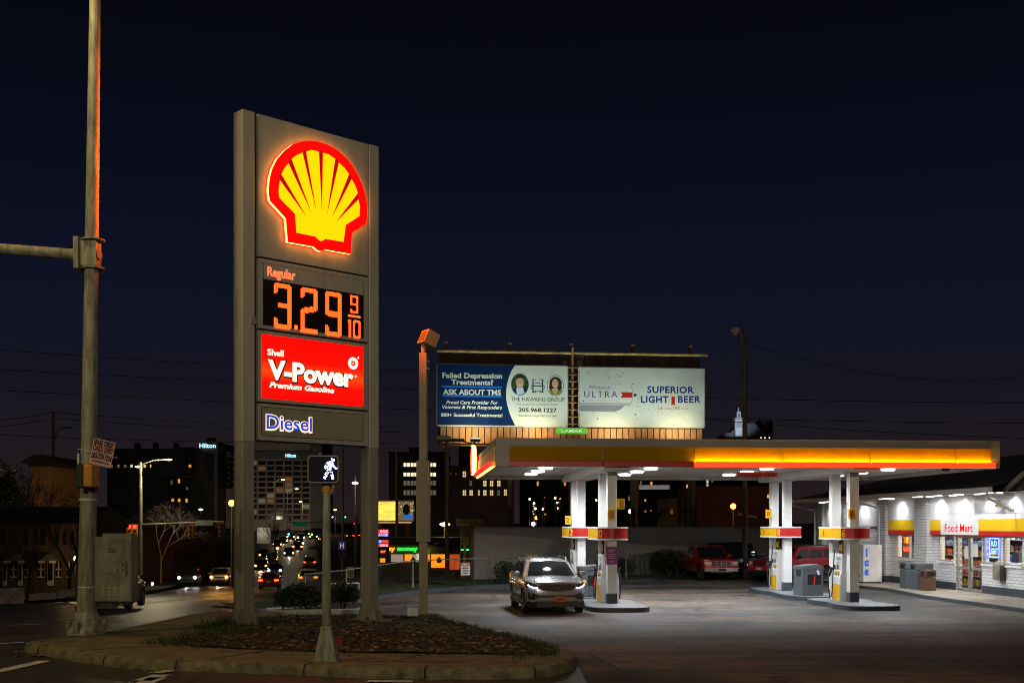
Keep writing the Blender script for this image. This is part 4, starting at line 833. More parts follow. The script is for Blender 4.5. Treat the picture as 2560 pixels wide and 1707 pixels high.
# windows and doors
def frame_rect(b, a, c, z0, z1, t=.06, y0=-.12, y1=-.03, mull=(), trans=()):
    b.box(a, c, y0, y1, zz(z0), zz(z0)+t, alum); b.box(a, c, y0, y1, zz(z1)-t, zz(z1), alum)
    for x in [a, c-t]+[m-t/2 for m in mull]: b.box(x, x+t, y0, y1, zz(z0)+t, zz(z1)-t, alum)
    for z in trans: b.box(a+t, c-t, y0, y1, zz(z)-t/2, zz(z)+t/2, alum)
win_alum = alum
for i, (a, c, s_, h_) in enumerate(ops[:5]):
    if i == 2:
        mid = (a+c)/2
        for a2, c2 in ((a, mid), (mid, c)):
            b = B(); frame_rect(b, a2+.01, c2-.01, ZW+.005, h_, .09, trans=(.35,)); d = b.obj('door', st)
            b = B(); b.box(a2+.1, c2-.1, -.085, -.075, zz(ZW)+.09, zz(h_)-.09, clear_glass); b.obj('pane', d)
            hx_ = c2-.16 if a2 == a else a2+.16
            b = B(); b.cyl((hx_, .02, zz(.25)), (hx_, .02, zz(.75)), .018, chrome, n=8); b.cyl((hx_, -.03, zz(.3)), (hx_, .02, zz(.3)), .012, chrome, n=6); b.cyl((hx_, -.03, zz(.7)), (hx_, .02, zz(.7)), .012, chrome, n=6); b.obj('handle', d)
        for px_, z_ in ((2414, .85), (2433, .95)):
            b = B(); x_ = V(px_); b.box(x_-.22, x_+.22, -.07, -.065, zz(z_-.15), zz(z_+.35), mat('paper_notice', (.6, .6, .58), .7)); b.obj('notice', d)
    else:
        b = B(); frame_rect(b, a, c, s_, h_, .06, mull=((a+c)/2,) if i == 4 else ()); wdw = b.obj('window', st)
        b = B(); b.box(a+.05, c-.05, -.085, -.075, zz(s_)+.05, zz(h_)-.05, clear_glass); b.obj('pane', wdw)
        b = B(); b.box(a-.06, c+.06, -.02, .07, zz(s_)-.07, zz(s_), white_p); b.obj('sill', wdw)
b = B(); a, c = ops[5][:2]; b.box(a, c, -.2, -.1, zz(z0w), zz(zhead), pump_grey); b.obj('service_door', st)
# roof, gutter, soffit
b = B(); VE0, VE1, ye = 3.0, 24.6, 1.25
b.mesh([(VE0, ye, zz(3.32)), (VE1, ye, zz(3.32)), (18.5, -6, zz(5.15)), (VE0, -6, zz(5.15)), (VE1, -13, zz(3.32)), (VE0, -13, zz(3.32))], [(0, 1, 2, 3), (1, 4, 2), (3, 2, 4, 5)], roof_m)
b.mesh([(3.2, .75, zz(3.2)), (-2.2, .75, zz(5.55)), (-2.2, -12, zz(5.55)), (3.2, -12, zz(3.2)), (-8, .75, zz(3.1)), (-8, -12, zz(3.1))], [(0, 1, 2, 3), (1, 4, 5, 2)], roof_m)
rf = b.obj('roof', st)
b = B(); b.box(VE0, VE1, ye, ye+.13, zz(3.16), zz(3.31), white_p); b.box(VE0, VE1, ye-.02, ye, zz(3.12), zz(3.33), white_s); b.obj('gutter', rf, bevel=.02)
b = B(); b.box(VE0, VE1, .27, ye-.02, zz(3.135), zz(3.15), white_s); b.box(VE1-.02, VE1, -13, ye, zz(3.12), zz(3.33), white_s); b.box(VR, VE0, .27, .74, zz(3.135), zz(3.15), white_s); b.obj('soffit', rf)
d_ = Vector((-5.4, 0, 2.35)).normalized()
b = B(); b.prism([(3.2, .70, zz(3.06)), (3.2, .70, zz(3.24)), (-2.2, .70, zz(5.59)), (-8, .70, zz(3.14)), (-8, .70, zz(2.98)), (-2.2, .70, zz(5.41))], (0, .06, 0), grey_p); b.obj('rake_board', rf)
b = B(); b.prism([(3.0, -.02, zz(zeave)), (-2.2, -.02, zz(5.45)), (-7.8, -.02, zz(zeave))], (0, .06, 0), panel_w); b.obj('gable_wall', st)
for pts, nm in (((( V(2001)-2.0, ye+.06, zz(3.16)), (V(2001)-2.0, ye+.06, zz(3.05)), (V(2054), .36, zz(2.75)), (V(2054), .36, zz(-.45))), 'downspout'), (((V(2216)+.3, ye+.06, zz(3.16)), (V(2216)+.3, ye+.05, zz(3.05)), (V(2216), .34, zz(2.75)), (V(2216), .34, zz(-.45))), 'downspout'), (((VE0+.25, ye+.06, zz(3.16)), (VE0+.25, ye+.06, zz(2.95)), (V(2550)+.1, .2, zz(2.5))), 'downspout')):
    b = B(); b.tube([Vector(p) for p in pts], .05, white_p, 8); b.obj(nm, st, smooth=True)
for px_, nm in ((2263, 1), (2362, 1), (2421, 1), (2486, 1), (2166, 1), (2085, 1), (2545, 1)):
    x_ = V(px_)
    b = B(); b.lathe((x_, .62, zz(3.11)), [(.12, 0), (.14, .02)], led_w, 14); b.obj('soffit_light', rf)
    lamp('SPOT', (x_, .50, zz(3.07)), 62, (.96, .98, 1), parent=st, size=.06, aim=(0, -.42, -1), angle=118, blend=.7, name='soffit_spot')
for x_ in (V(2530), V(2455), V(2400), V(2350), V(2262), V(2180), V(2110)):
    b = B(); b.box(x_-.3, x_+.3, .86, 1.0, zz(3.118), zz(3.134), led_w); b.obj('soffit_light', rf); lamp('SPOT', (x_, .93, zz(3.09)), 34, (.97, .98, 1), parent=st, size=.12, aim=(0, -.1, -1), angle=168, blend=.3, name='soffit_lamp')
b = B(); fx_ = V(2524); b.cyl((fx_, .13, zz(2.75)), (fx_, .32, zz(2.75)), .03, chrome); b.lathe((fx_+.02, .36, zz(2.72)), [(.04, -.12), (.10, 0), (.12, .12), (.10, .13)], chrome, 12, Matrix.Rotation(-1.0, 4, 'X')); b.obj('floodlight', st, smooth=True)
# interior
inn = mat('shop_wall', (.17, .12, .075), .7, var=.1, vs=1); fl_in = mat('shop_floor', (.3, .26, .2), .5)
b = B(); b.box(VR+.3, VL-.3, -8.9, -8.8, zz(ZW), zz(2.7), inn); b.box(VR+.3, VL-.3, -8.8, -.26, zz(ZW)-.02, zz(ZW)+.0, fl_in); b.box(VR+.3, VL-.3, -8.8, -.26, zz(2.7), zz(2.74), white_s); b.obj('interior', st)
for x_ in (0, 4.0, 8.0, 12.5):
    b = B(); b.box(x_-.6, x_+.6, -2.6, -2.3, zz(2.66), zz(2.69), glow('tube_light', (3, 2.7, 2.1))); b.obj('tube_light', st)
    lamp('AREA', (x_, -2.2, zz(2.62)), 420, (1, .88, .68), parent=st, size=1.0, aim=(0, .0, -1), name='shop_lamp')
prod = [mat('pack_'+n_, c_, .4) for n_, c_ in (('orange', (.75, .25, .02)), ('yellow', (.75, .5, .04)), ('red', (.5, .03, .03)), ('blue', (.03, .07, .4)), ('white', (.7, .7, .68)), ('brown', (.25, .1, .04)), ('green', (.25, .32, .02)), ('sky', (.25, .45, .7)))]
def shelf(name, label, x0, x1, y, levels, depth=.45):
    t = thing(name, label, 'shelf', (FO+VX_*x0-UX*-(-y))+Vector((0, 0, ZW)), FA)
    t.location = FO+VX_*x0+(-UX)*y+Vector((0, 0, ZW))
    w_ = x1-x0
    b = B()
    for z in levels: b.box(0, w_, -depth/2, depth/2, z-.03, z, pump_grey)
    b.obj('shelf_board', t)
    b = B(); b.box(0, w_, -depth/2-.03, -depth/2, 0, levels[-1]+.5, charcoal_d); b.box(-.03, 0, -depth/2, depth/2, 0, levels[-1]+.3, pump_grey); b.box(w_, w_+.03, -depth/2, depth/2, 0, levels[-1]+.3, pump_grey); b.obj('back_panel', t)
    return t
pm = {}
def product(m, shape):
    if (m, shape) not in pm:
        b = B()
        if shape == 0: b.box(-.065, .065, -.04, .04, 0, .2, m); b.box(-.05, .05, .041, .043, .08, .15, prod[4])
        elif shape == 1: b.prism([(-.085, 0, 0), (.085, 0, 0), (.075, 0, .12), (.085, 0, .25), (-.085, 0, .25), (-.075, 0, .12)], (0, .06, 0), m)
        else: b.lathe((0, 0, 0), [(.045, 0), (.045, .16), (.018, .21), (.018, .25)], m, 8)
        pm[(m, shape)] = b.data('pack')
    o = bpy.data.objects.new('snack_pack', pm[(m, shape)]); COL.objects.link(o); return o
def stock(x0, x1, y, z, cols, shape, word):
    x = x0+.1
    while x < x1-.05:
        k = random.choice(cols); o = product(prod[k], shape); o.location = FO+VX_*x+(-UX)*(y+random.uniform(-.03, .03))+Vector((0, 0, ZW+z)); o.rotation_euler = (0, 0, FA+random.uniform(-.2, .2)); o.scale = (1, 1, random.uniform(.8, 1.05))
        tag(o, word, 'snack', 'packaged goods on the store shelves'); x += random.uniform(.17, .23)
g1 = shelf('store_shelf', 'long stocked shelf seen through the store doors and the narrow window', V(2462)+1.2, V(2345)+4.2, -1.35, (.12, .5, .9, 1.3, 1.7))
for z, cs, sh, wd in ((.12, (5, 1, 0), 1, 'small brown and orange packet on the lowest shelf inside the store doors'), (.5, (2, 5), 1, 'small dark red packet on the second shelf inside the store doors'), (.9, (4, 2, 0, 6), 1, 'small pale or red packet on the middle shelf inside the store doors'), (1.3, (0, 1, 1, 2), 1, 'small orange and yellow packet on the fourth shelf inside the store doors'), (1.7, (3, 4, 7, 3), 0, 'small blue and white carton on the top shelf inside the store doors')):
    stock(V(2462)+1.2, V(2345)+4.2, -1.28, z, cs, sh, wd)
g2 = shelf('store_shelf', 'stocked shelf seen through the window with the blue neon sign', V(2556)+2.2, V(2457)+4.6, -2.25, (.5, 1.0, 1.5, 1.95))
for z, cs, sh, wd in ((1.0, (2, 5, 6), 2, 'small bottle on the lower shelf behind the blue neon sign'), (1.5, (2, 4, 5), 1, 'small packet on the middle shelf behind the blue neon sign'), (1.95, (7, 4, 3), 0, 'small carton on the upper shelf behind the blue neon sign')):
    stock(V(2556)+2.2, V(2457)+4.6, -2.15, z, cs, sh, wd)
t = thing('shop_counter', 'dark shop counter behind the window at the right edge of the store', 'counter', FO+VX_*(V(2545)+1.5)+UX*1.0+Vector((0, 0, ZW)), FA)
b = B(); b.box(-.6, 1.3, -.3, .3, 0, 1.12, charcoal_d); b.box(-.65, 1.35, -.35, .35, 1.12, 1.16, prod[4]); b.obj('counter_top', t)
b = B(); b.box(-.1, .4, -.1, .2, 1.16, 1.55, black); b.box(.6, .9, -.1, .1, 1.16, 1.4, prod[3]); b.obj('till', t)
# neon signs hanging in the windows
def neon(label, x, z, build):
    t = thing('neon_sign', label, 'neon sign', FO+VX_*x+UX*.16+Vector((0, 0, z)), FA, 'neon signs in the store windows'); build(t); return t
n_red = glow('neon_red', (5, .25, .03)); n_org = glow('neon_orange', (5, .9, .05)); n_yel = glow('neon_yellow', (3, 1.6, .05)); n_blu = glow('neon_blue', (.05, .25, 6)); n_wb = glow('neon_pale_blue', (1.1, 2.2, 6))
def nb1(t):
    b = B(); b.sph((0, 0, .35), .13, n_yel, 14, (1, .15, 1.25))
    b.obj('disc', t)
    for s in (-1, 1):
        b = B(); b.prism([(s*x, 0, z) for x, z in ((.05, .30), (.16, .42), (.20, .50), (.31, .48), (.36, .52), (.33, .40), (.27, .36), (.34, .22), (.28, .22), (.20, .28), (.12, .22), (.07, .22))], (0, .02, 0), n_red); b.obj('bull_tube', t)
    b = B(); text(b, 'Red Bull', n_red, (.36, .02, -.12), (-1, 0, 0), (0, 0, 1), .2, .72, bold=.04); b.obj('lettering', t)
neon('red and yellow neon sign of two bulls before a sun in the left window', V(2259.5), 1.0, nb1)
def nb2(t):
    b = B(); sq = [(-.3, -.3), (-.3, .3), (.3, .3), (.3, -.3), (-.3, -.3)]; b.tube([Vector((x*.8, 0, z+.2)) for x, z in sq], .025, n_org, 6); b.box(-.22, .22, 0, .02, -.28, -.2, n_org); b.obj('orange_tube', t)
    b = B(); b.box(-.14, .14, 0, .02, .05, .42, n_blu); b.obj('blue_panel', t)
neon('orange framed neon square with blue centre half hidden by the white pillar', V(2294)-.1, 1.0, nb2)
def nb3(t):
    b = B(); 
    for k_, m in ((.40, n_blu), (.36, n_wb)): b.tube([Vector((x*k_, 0, z*k_*.93)) for x, z in ((-1, -1), (-1, 1), (1, 1), (1, -1), (-1, -1))], .018, m, 6)
    b.obj('tube_frame', t)
    b = B(); text(b, 'BUD', n_wb, (.0, .02, .06), (-1, 0, 0), (0, 0, 1), .2, .42, bold=.02, align='c'); text(b, 'LIGHT', n_wb, (.0, .02, -.24), (-1, 0, 0), (0, 0, 1), .22, .60, bold=.02, align='c'); b.obj('lettering', t)
neon('square blue neon beer sign in the window beside the store doors', V(2475.5), 1.17, nb3)
# things along the store front
def bin_(name, label, px, py, w_, d_, h_, m, brown=False):
    p = G(px, py, ZW); t = thing(name, label, 'bin', (p.x, p.y, ZW), A5+.1)
    b = B(); b.box(-w_/2, w_/2, 0, d_, 0, h_-.28, m); b.obj('body', t, bevel=.02)
    b = B(); b.box(-w_/2-.01, w_/2+.01, -.01, d_+.01, h_-.26, h_, m); hd_ = b.obj('hood', t, bevel=.025)
    b = B(); b.box(-w_/2-.016, -w_/2-.009, .1, d_-.1, h_-.22, h_-.07, void)
    if brown: b.box(-.16, .16, -.016, -.009, h_-.22, h_-.07, void)
    b.obj('slot', hd_)
bin_('litter_bin', 'grey litter bin by the store wall, farther one of the grey pair', 2277, 1470, .42, .5, 1.02, charcoal); bin_('litter_bin', 'wider grey litter bin beside the small brown bin at the store', 2312, 1473, .72, .5, 1.02, charcoal)
bin_('litter_bin', 'short brown litter bin in front of the grey store bins', 2327, 1476, .45, .42, .80, brown_p, True)
p = G(2189, 1457, ZW); t = thing('ice_freezer', 'white ice freezer with blue letters reading ice beside the store', 'freezer', (p.x, p.y, ZW), A5)
b = B(); b.box(-.55, .28, 0, 1.7, .05, 1.66, white_p); b.obj('cabinet', t, bevel=.02)
ib = mat('ice_blue', (.0, .12, .62), .5, emit=(0, .12, .62), es=.35); b = B()
for i_, c_ in enumerate('ICE'): text(b, c_ if i_ == 0 else c_.lower(), ib, (-.405, -.004, 1.17-.40*i_), (1, 0, 0), (0, 0, 1), .31, .075 if i_ == 0 else .19, bold=.07, align='c')
b.obj('lettering', t)
b = B(); b.box(-.5, .23, .02, 1.6, 0, .05, black); b.obj('plinth', t); b = B(); b.box(.281, .31, .25, .45, .7, .8, steel_d); b.obj('latch', t)
t = thing('wall_box', 'grey metal box with curved front fixed to the white brick under the window', 'wall box', FO+VX_*V(2507)+(-UX)*.01+Vector((0, 0, .02)), FA)
b = B(); b.box(-.27, .27, 0, .24, 0, .56, steel_d); b.obj('box', t, bevel=.03); b = B(); b.cyl((-.12, .25, .01), (-.12, .25, .55), .14, galv, n=14); b.obj('front_cover', t, smooth=True)
# ------------------------------------------------------------------ vehicles
dglass = mat('dark_car_glass', (.012, .015, .017), .02, coat=1, spec=.7)
tyre_m = mat('tyre', (.016, .016, .016), .8); rim_m = mat('alloy_rim', (.30, .29, .28), .35, .8)
trim_k = mat('black_trim', (.014, .014, .015), .45); well = mat('wheel_well', (.006, .006, .006), .9)
hl_on = glow('headlight_warm', (12, 4.6, .8)); hl_cool = glow('headlight_cool', (22, 23, 26)); tl_on = glow('tail_light_lit', (9, .55, .06)); tl_off = mat('tail_light_red', (.3, .012, .01), .25); hl_off = mat('headlight_clear', (.55, .52, .45), .15, spec=.8)
amber = mat('amber_lens', (.6, .22, .02), .25); amber_on = glow('amber_lit', (2.2, .55, .03))
plate_m = mat('number_plate', (.5, .5, .48), .5)
def paint(name, c, rough=.32, metal=.3): return mat(name, c, rough, metal, coat=1, spec=.5)
def car_body(S, pm):
    L, W, H, zb, hz, bz, rz = S['L'], S['W'], S['H'], S['zb'], S['hz'], S['bz'], S['rz']; xf0, xf1, xr1, xr0 = S['cab']
    fl = S.get('flat', 0)                                # how square the nose is
    st = [(L/2, zb+.17, hz-.13, W*(.355+.095*fl)), (L/2-.06, zb+.06, hz-.05, W*(.42+.06*fl)), (L/2-.26, zb, hz, W*(.472+.018*fl)), (L/2-.7, zb, lerp(hz, bz, .35), W*.495), (xf0+.05, zb, bz, W*.5), (0, zb, bz, W*.5), (xr0+.12, zb, bz+S.get('kick', 0), W*.5), (-L/2+.3, zb, rz, W*.487), (-L/2+.06, zb+.07, rz-.05, W*.45), (-L/2, zb+.18, rz-.16, W*.41)]
    vs = []
    for x, z0, z1, w in st:
        hm = z0+(z1-z0)*.55
        half = [(w*.86, z0), (w*.97, z0+.09), (w, hm), (w*.985, z1-.10), (w*.94, z1-.025), (w*.82, z1+.005)]
        vs += [(x, y, z) for y, z in half]+[(x, 0, z1+.03)]+[(x, -y, z) for y, z in half[::-1]]
    n = 13; fs = [(k*n+i, k*n+(i+1) % n, (k+1)*n+(i+1) % n, (k+1)*n+i) for k in range(len(st)-1) for i in range(n)]+[tuple(range(n))[::-1], tuple(range((len(st)-1)*n, len(st)*n))]
    b = B(); b.mesh(vs, fs, pm); o = b.obj('body', smooth=True)
    bm = bmesh.new(); bm.from_mesh(o.data); bmesh.ops.recalc_face_normals(bm, faces=bm.faces[:]); bm.to_mesh(o.data); bm.free()
    c = B()
    for x in S['wx']:
        for s in (-1, 1): c.cyl((x, s*(W/2-.27), S['r']), (x, s*(W/2+.2), S['r']), S['r']+.065, well, n=24)
    co = c.obj('cut'); md = o.modifiers.new('arch', 'BOOLEAN'); md.object = co; md.operation = 'DIFFERENCE'; md.solver = 'EXACT'
    try: md.material_mode = 'TRANSFER'
    except Exception: pass
    dg = bpy.context.evaluated_depsgraph_get(); me = bpy.data.meshes.new_from_object(o.evaluated_get(dg), depsgraph=dg)
    try: me.set_sharp_from_angle(angle=math.radians(38))
    except Exception: pass
    o.modifiers.clear(); o.data = me; bpy.data.objects.remove(co)
    return o, st
def make_car(name, label, cat, S, pm, group=None):
    t = thing(name, label, cat, group=group)
    L, W, H, bz, hz, rz, zb = S['L'], S['W'], S['H'], S['bz'], S['hz'], S['rz'], S['zb']; xf0, xf1, xr1, xr0 = S['cab']; fl = S.get('flat', 0)
    o, st = car_body(S, pm); o.parent = t
    def fx(y): return interp([(0, L/2), (W*(.355+.095*fl), L/2), (W*(.42+.06*fl), L/2-.06), (W*(.472+.018*fl), L/2-.26), (W*.495, L/2-.7)], abs(y))
    def rx(y): return -interp([(0, L/2), (W*.41, L/2), (W*.45, L/2-.06), (W*.487, L/2-.3), (W*.5, L/2-1)], abs(y))
    # cabin
    kick = S.get('kick', 0); tw = S.get('top', .38); q = S.get('cor', .10)
    lv = [(bz-.04, xf0, xr0, W*.468), (lerp(bz, H, .80), lerp(xf0, xf1, .86), lerp(xr0, xr1, .84), W*lerp(.468, tw, .82)), (H-.045, xf1-.02, xr1+.03, W*tw), (H, xf1-.2, xr1+.2, W*(tw-.09))]
    vs = []
    for z, a, r, w in lv:
        zr = z+(kick if z < bz else 0)
        vs += [(a, w-q, z), (a-q*1.1, w, z), (r+q*.9, w, zr), (r, w-q, zr), (r, -(w-q), zr), (r+q*.9, -w, zr), (a-q*1.1, -w, z), (a, -(w-q), z)]
    b = B(); b.mesh(vs, [(k*8+i, k*8+8+i, k*8+8+(i+1) % 8, k*8+(i+1) % 8) for k in range(3) for i in range(8)]+[tuple(range(24, 32))[::-1]], S.get('roof', pm)); cab = b.obj('cabin', t, smooth=True)
    def patch(b, ids, u0, u1, v0, v1, m=dglass):
        A, D, C_, E = [Vector(vs[i]) for i in ids]       # low a, low b, high b, high a
        nr = (D-A).cross(E-A).normalized(); ctr = (A+D+C_+E)/4
        if nr.dot(ctr-Vector((0, 0, ctr.z))) < 0 and abs(nr.y) > .5 or (abs(nr.y) <= .5 and nr.x*ctr.x < 0): nr = -nr
        P = lambda u, v: (A.lerp(D, u)).lerp(E.lerp(C_, u), v)+nr*.012
        b.poly([P(u0, v0), P(u1, v0), P(u1, v1), P(u0, v1)], m)
    A, D, C_, E = [Vector(vs[i]) for i in (7, 0, 8, 15)]; nr = (D-A).cross(E-A).normalized(); nr = nr if nr.x > 0 else -nr; b = B(); g_ = []
    for j in range(7):
        for i in range(11):
            u, v = i/10, .06+.89*j/6; g_.append(A.lerp(D, u).lerp(E.lerp(C_, u), v)+nr*(.012+.055*(1-(2*u-1)**2)+.03*(1-(2*v-1)**2)))
    b.mesh(g_, [(j*11+i, j*11+i+1, j*11+12+i, j*11+11+i) for j in range(6) for i in range(10)], dglass); b.obj('windscreen', cab, smooth=True)
    b = B(); patch(b, (3, 4, 12, 11), .03, .97, .12, .93); b.obj('rear_window', cab)
    for ids in ((1, 2, 10, 9), (6, 5, 13, 14)):
        for u0, u1 in S['win']:
            b = B(); patch(b, ids, u0, u1, .12, .92); b.obj('side_window', cab)
    # wheels
    for x in S['wx']:
        for s in (-1, 1):
            b = B(); r = S['r']; M_ = Matrix.Rotation(-s*PI/2, 4, 'X'); b.lathe((x, s*(W/2-.22), r), [(r*.62, -.01), (r*.94, 0), (r, .04), (r, .17), (r*.95, .205), (r*.66, .21), (r*.63, .18)], tyre_m, 22, M_); wh = b.obj('wheel', t, smooth=True)
            b = B(); b.lathe((x, s*(W/2-.04), r), [(r*.64, 0), (r*.62, .022), (r*.5, .012), (r*.46, -.02), (.06, .0), (.05, .02)], rim_m, 20, M_)
            for k in range(5):
                a = 2*PI*k/5; b.cbox((x+r*.30*math.cos(a), s*(W/2-.03), r+r*.30*math.sin(a)), (r*.62, .03, .05), rim_m, ry=-a)
            b.obj('rim', wh)
    # mirrors
    for s in (-1, 1):
        b = B(); b.sph((xf0-.38, s*(W/2+.09), bz+.07), .12, S.get('mir', pm), 10, (.55, 1, .72)); b.cbox((xf0-.38, s*(W/2-.02), bz+.03), (.08, .14, .05), trim_k); b.obj('mirror', t, smooth=True)
    # lower trim
    b = B(); b.box(-L/2+.5, L/2-.5, -W/2*.985, W/2*.985, zb-.03, zb+.06, trim_k); b.obj('sill_trim', t)
    def strip(b, ys, zt, zb_, m, off=.012, rear=False):
        f = rx if rear else fx; sg = -1 if rear else 1
        for (y0, t0, b0), (y1, t1, b1) in zip(list(zip(ys, zt, zb_)), list(zip(ys, zt, zb_))[1:]):
            b.poly([(f(y0)+sg*off, y0, b0), (f(y1)+sg*off, y1, b1), (f(y1)+sg*off, y1, t1), (f(y0)+sg*off, y0, t0)], m)
    return t, strip, fx, rx
def simple_lights(t, S, strip, front, rear, plate=True):
    W, hz, rz, zb, L = S['W'], S['hz'], S['rz'], S['zb'], S['L']
    for s in (-1, 1):
        b = B(); ys = [s*W*k for k in (.29, .36, .42, .465)]; strip(b, ys, [hz-.14]*4, [hz-.27]*4, hl_off); hl_ = b.obj('headlight', t)
        if front is not hl_off: b = B(); b.sph((L/2+.02, s*W*.39, hz-.20), .14, front, 8); b.obj('bulb', hl_)
        b = B(); ys = [s*W*k for k in (.28, .36, .42, .475)]; strip(b, ys, [rz-.10]*4, [rz-.24]*4, rear, rear=True); b.obj('tail_light', t)
    b = B(); strip(b, [-W*.24, 0, W*.24], [hz-.15]*3, [hz-.29]*3, trim_k); b.obj('grille', t)
    b = B(); strip(b, [-W*.43, -W*.3, 0, W*.3, W*.43], [zb+.24]*5, [zb+.10]*5, trim_k); strip(b, [-W*.43, -W*.3, 0, W*.3, W*.43], [zb+.2]*5, [zb+.05]*5, trim_k, rear=True); b.obj('bumper_intake', t)
    if plate: b = B(); strip(b, [-.16, .16], [rz-.22]*2, [rz-.36]*2, plate_m, .02, rear=True); b.obj('number_plate', t)
# --- the silver car at the pumps
S1 = dict(L=4.44, W=1.855, H=1.60, zb=.27, hz=.985, bz=1.09, rz=1.08, cab=(1.16, .30, -1.55, -2.02), wx=(1.36, -1.28), r=.355, win=((.03, .42), (.45, .80), (.83, .98)), kick=.08, top=.345, cor=.13)
silver = paint('silver_paint', (.48, .51, .55), .26, .45)
suv, strip, fx, rx = make_car('silver_car', 'silver sport utility car facing out at the pumps with daytime lights on', 'car', S1, silver)
W, L = S1['W'], S1['L']
gr = B(); strip(gr, [-.56, -.42, 0, .42, .56], [.86, .90, .885, .90, .86], [.80, .73, .69, .73, .80], trim_k, .02); gr.obj('grille', suv)
b = B(); strip(b, [-.62, -.42, 0, .42, .62], [.885, .925, .91, .925, .885], [.875, .905, .89, .905, .875], chrome, .026); strip(b, [-.56, -.42, 0, .42, .56], [.80, .735, .695, .735, .80], [.79, .715, .675, .715, .79], chrome, .026); b.obj('grille_surround', suv)
em = B(); M_ = Matrix.Translation((L/2+.03, 0, .795)); text(em, 'KIA', chrome, (L/2+.034, -.075, .775), (0, 1, 0), (0, 0, 1), .05, .15, bold=.02); em.obj('badge_lettering', suv)
drl = glow('daytime_led', (5, 4.6, 9)); hdk = mat('headlight_housing', (.05, .05, .055), .1, .3, coat=1)
for s in (-1, 1):
    hb = B(); ys = [s*k for k in (.58, .70, .80, .87, .905)]; strip(hb, ys, [.875, .915, .955, .98, .985], [.79, .80, .83, .88, .93], hdk, .016); h = hb.obj('headlight', suv)
    b = B(); pts = [Vector((fx(y)+.03, s*y, z)) for y, z in ((.58, .795), (.68, .80), (.77, .825), (.82, .855), (.84, .88))]; b.tube(pts, .017, drl, 6); b.obj('daytime_strip', h)
    b = B(); b.sph((fx(.88)+.01, s*.885, .955), .05, amber_on if s > 0 else amber, 8); b.obj('turn_signal', h)
    b = B(); ys = [s*k for k in (.50, .66, .80, .885)]; strip(b, ys, [.585, .63, .665, .66], [.53, .45, .44, .52], trim_k, .016); b.obj('lower_intake', suv)
b = B(); strip(b, [-.88, -.6, 0, .6, .88], [.60, .575, .575, .575, .60], [.575, .515, .515, .515, .575], trim_k, .014); b.obj('centre_intake', suv)
b = B(); strip(b, [-.86, -.6, 0, .6, .86], [.40]*5, [.20, .22, .23, .22, .20], trim_k, .018); b.obj('skid_plate', suv)
b = B(); b.box(L/2+.015, L/2+.03, -.06, .27, .385, .545, mat('orange_plate', (.42, .15, .015), .5, var=.6, vs=14)); b.box(L/2+.031, L/2+.033, .0, .2, .43, .49, mat('plate_dark', (.12, .03, .01), .5)); b.obj('number_plate', suv)
for s in (-1, 1):
    b = B(); b.tube([Vector((x, s*.645, z)) for x, z in ((.05, 1.545), (-.1, 1.645), (-.8, 1.665), (-1.4, 1.645), (-1.55, 1.55))], .022, chrome, 7); b.obj('roof_rail', suv)
    b = B(); b.box(-.95, .9, s*W/2-.012, s*W/2+.012, .40, .52, trim_k); b.box(-.95, .95, s*W*.495-.01, s*W*.495+.012, .86, .87, chrome); b.obj('door_trim', suv)
b = B(); b.tube([Vector((1.14, -.55, 1.115)), Vector((.98, -.1, 1.21))], .01, black, 4); b.tube([Vector((1.14, .1, 1.115)), Vector((.98, .55, 1.21))], .01, black, 4); b.obj('wiper', suv)
a_ = math.radians(-83); dv = Vector((math.cos(a_), math.sin(a_), 0)); pf = G(1391, 1537, LOT+.0)
suv.location = (pf.x-dv.x*(L/2-.15), pf.y-dv.y*(L/2-.15)+.25, LOT+.006); suv.rotation_euler = (0, 0, a_)
# --- red pickup
S2 = dict(L=4.9, W=1.76, H=1.66, zb=.40, hz=1.02, bz=1.08, rz=1.06, cab=(.95, .40, -.75, -.90), wx=(1.52, -1.42), r=.37, win=((.06, .94),), top=.40, cor=.09, flat=.8)
pk_red = paint('red_truck_paint', (.52, .018, .02), .32, .1); pk, strip, fx, rx = make_car('red_pickup', 'red pickup truck with chrome grille parked facing out by the wall', 'pickup truck', S2, pk_red)
W, L = S2['W'], S2['L']
b = B(); b.box(-L/2+.12, -1.0, -W*.42, W*.42, .75, 1.105, void); b.obj('load_bed', pk)
b = B(); strip(b, [-.52, 0, .52], [.93]*3, [.72]*3, chrome, .015); 
for k in range(4): strip(b, [-.50+.25*k+.01, -.27+.25*k], [.91]*2, [.835]*2, trim_k, .02); strip(b, [-.50+.25*k+.01, -.27+.25*k], [.815]*2, [.74]*2, trim_k, .02)
b.obj('grille', pk)
for s in (-1, 1):
    b = B(); ys = [s*k for k in (.54, .72, .80, .84)]; strip(b, ys, [.93]*4, [.79]*4, hl_off, .018); h = b.obj('headlight', pk); b = B(); strip(b, ys, [.785]*4, [.715]*4, amber, .018); b.obj('turn_signal', h)
    b = B(); b.box(-2.3, .95, s*W*.5-.006, s*W*.5+.008, .42, .58, mat('tan_paint', (.20, .15, .11), .4, coat=.5)); b.obj('lower_panel', pk)
b = B(); b.box(L/2-.12, L/2+.09, -W*.49, W*.49, .46, .64, chrome); b.box(L/2-.05, L/2+.06, -.5, .5, .38, .46, trim_k); b.box(L/2+.091, L/2+.1, -.18, .18, .49, .6, trim_k); b.obj('bumper', pk, bevel=.03)
p_ = G(1790, 1452, LOT); pk.location = (p_.x-.05, p_.y+2.3, LOT+.006); pk.rotation_euler = (0, 0, math.radians(-83))
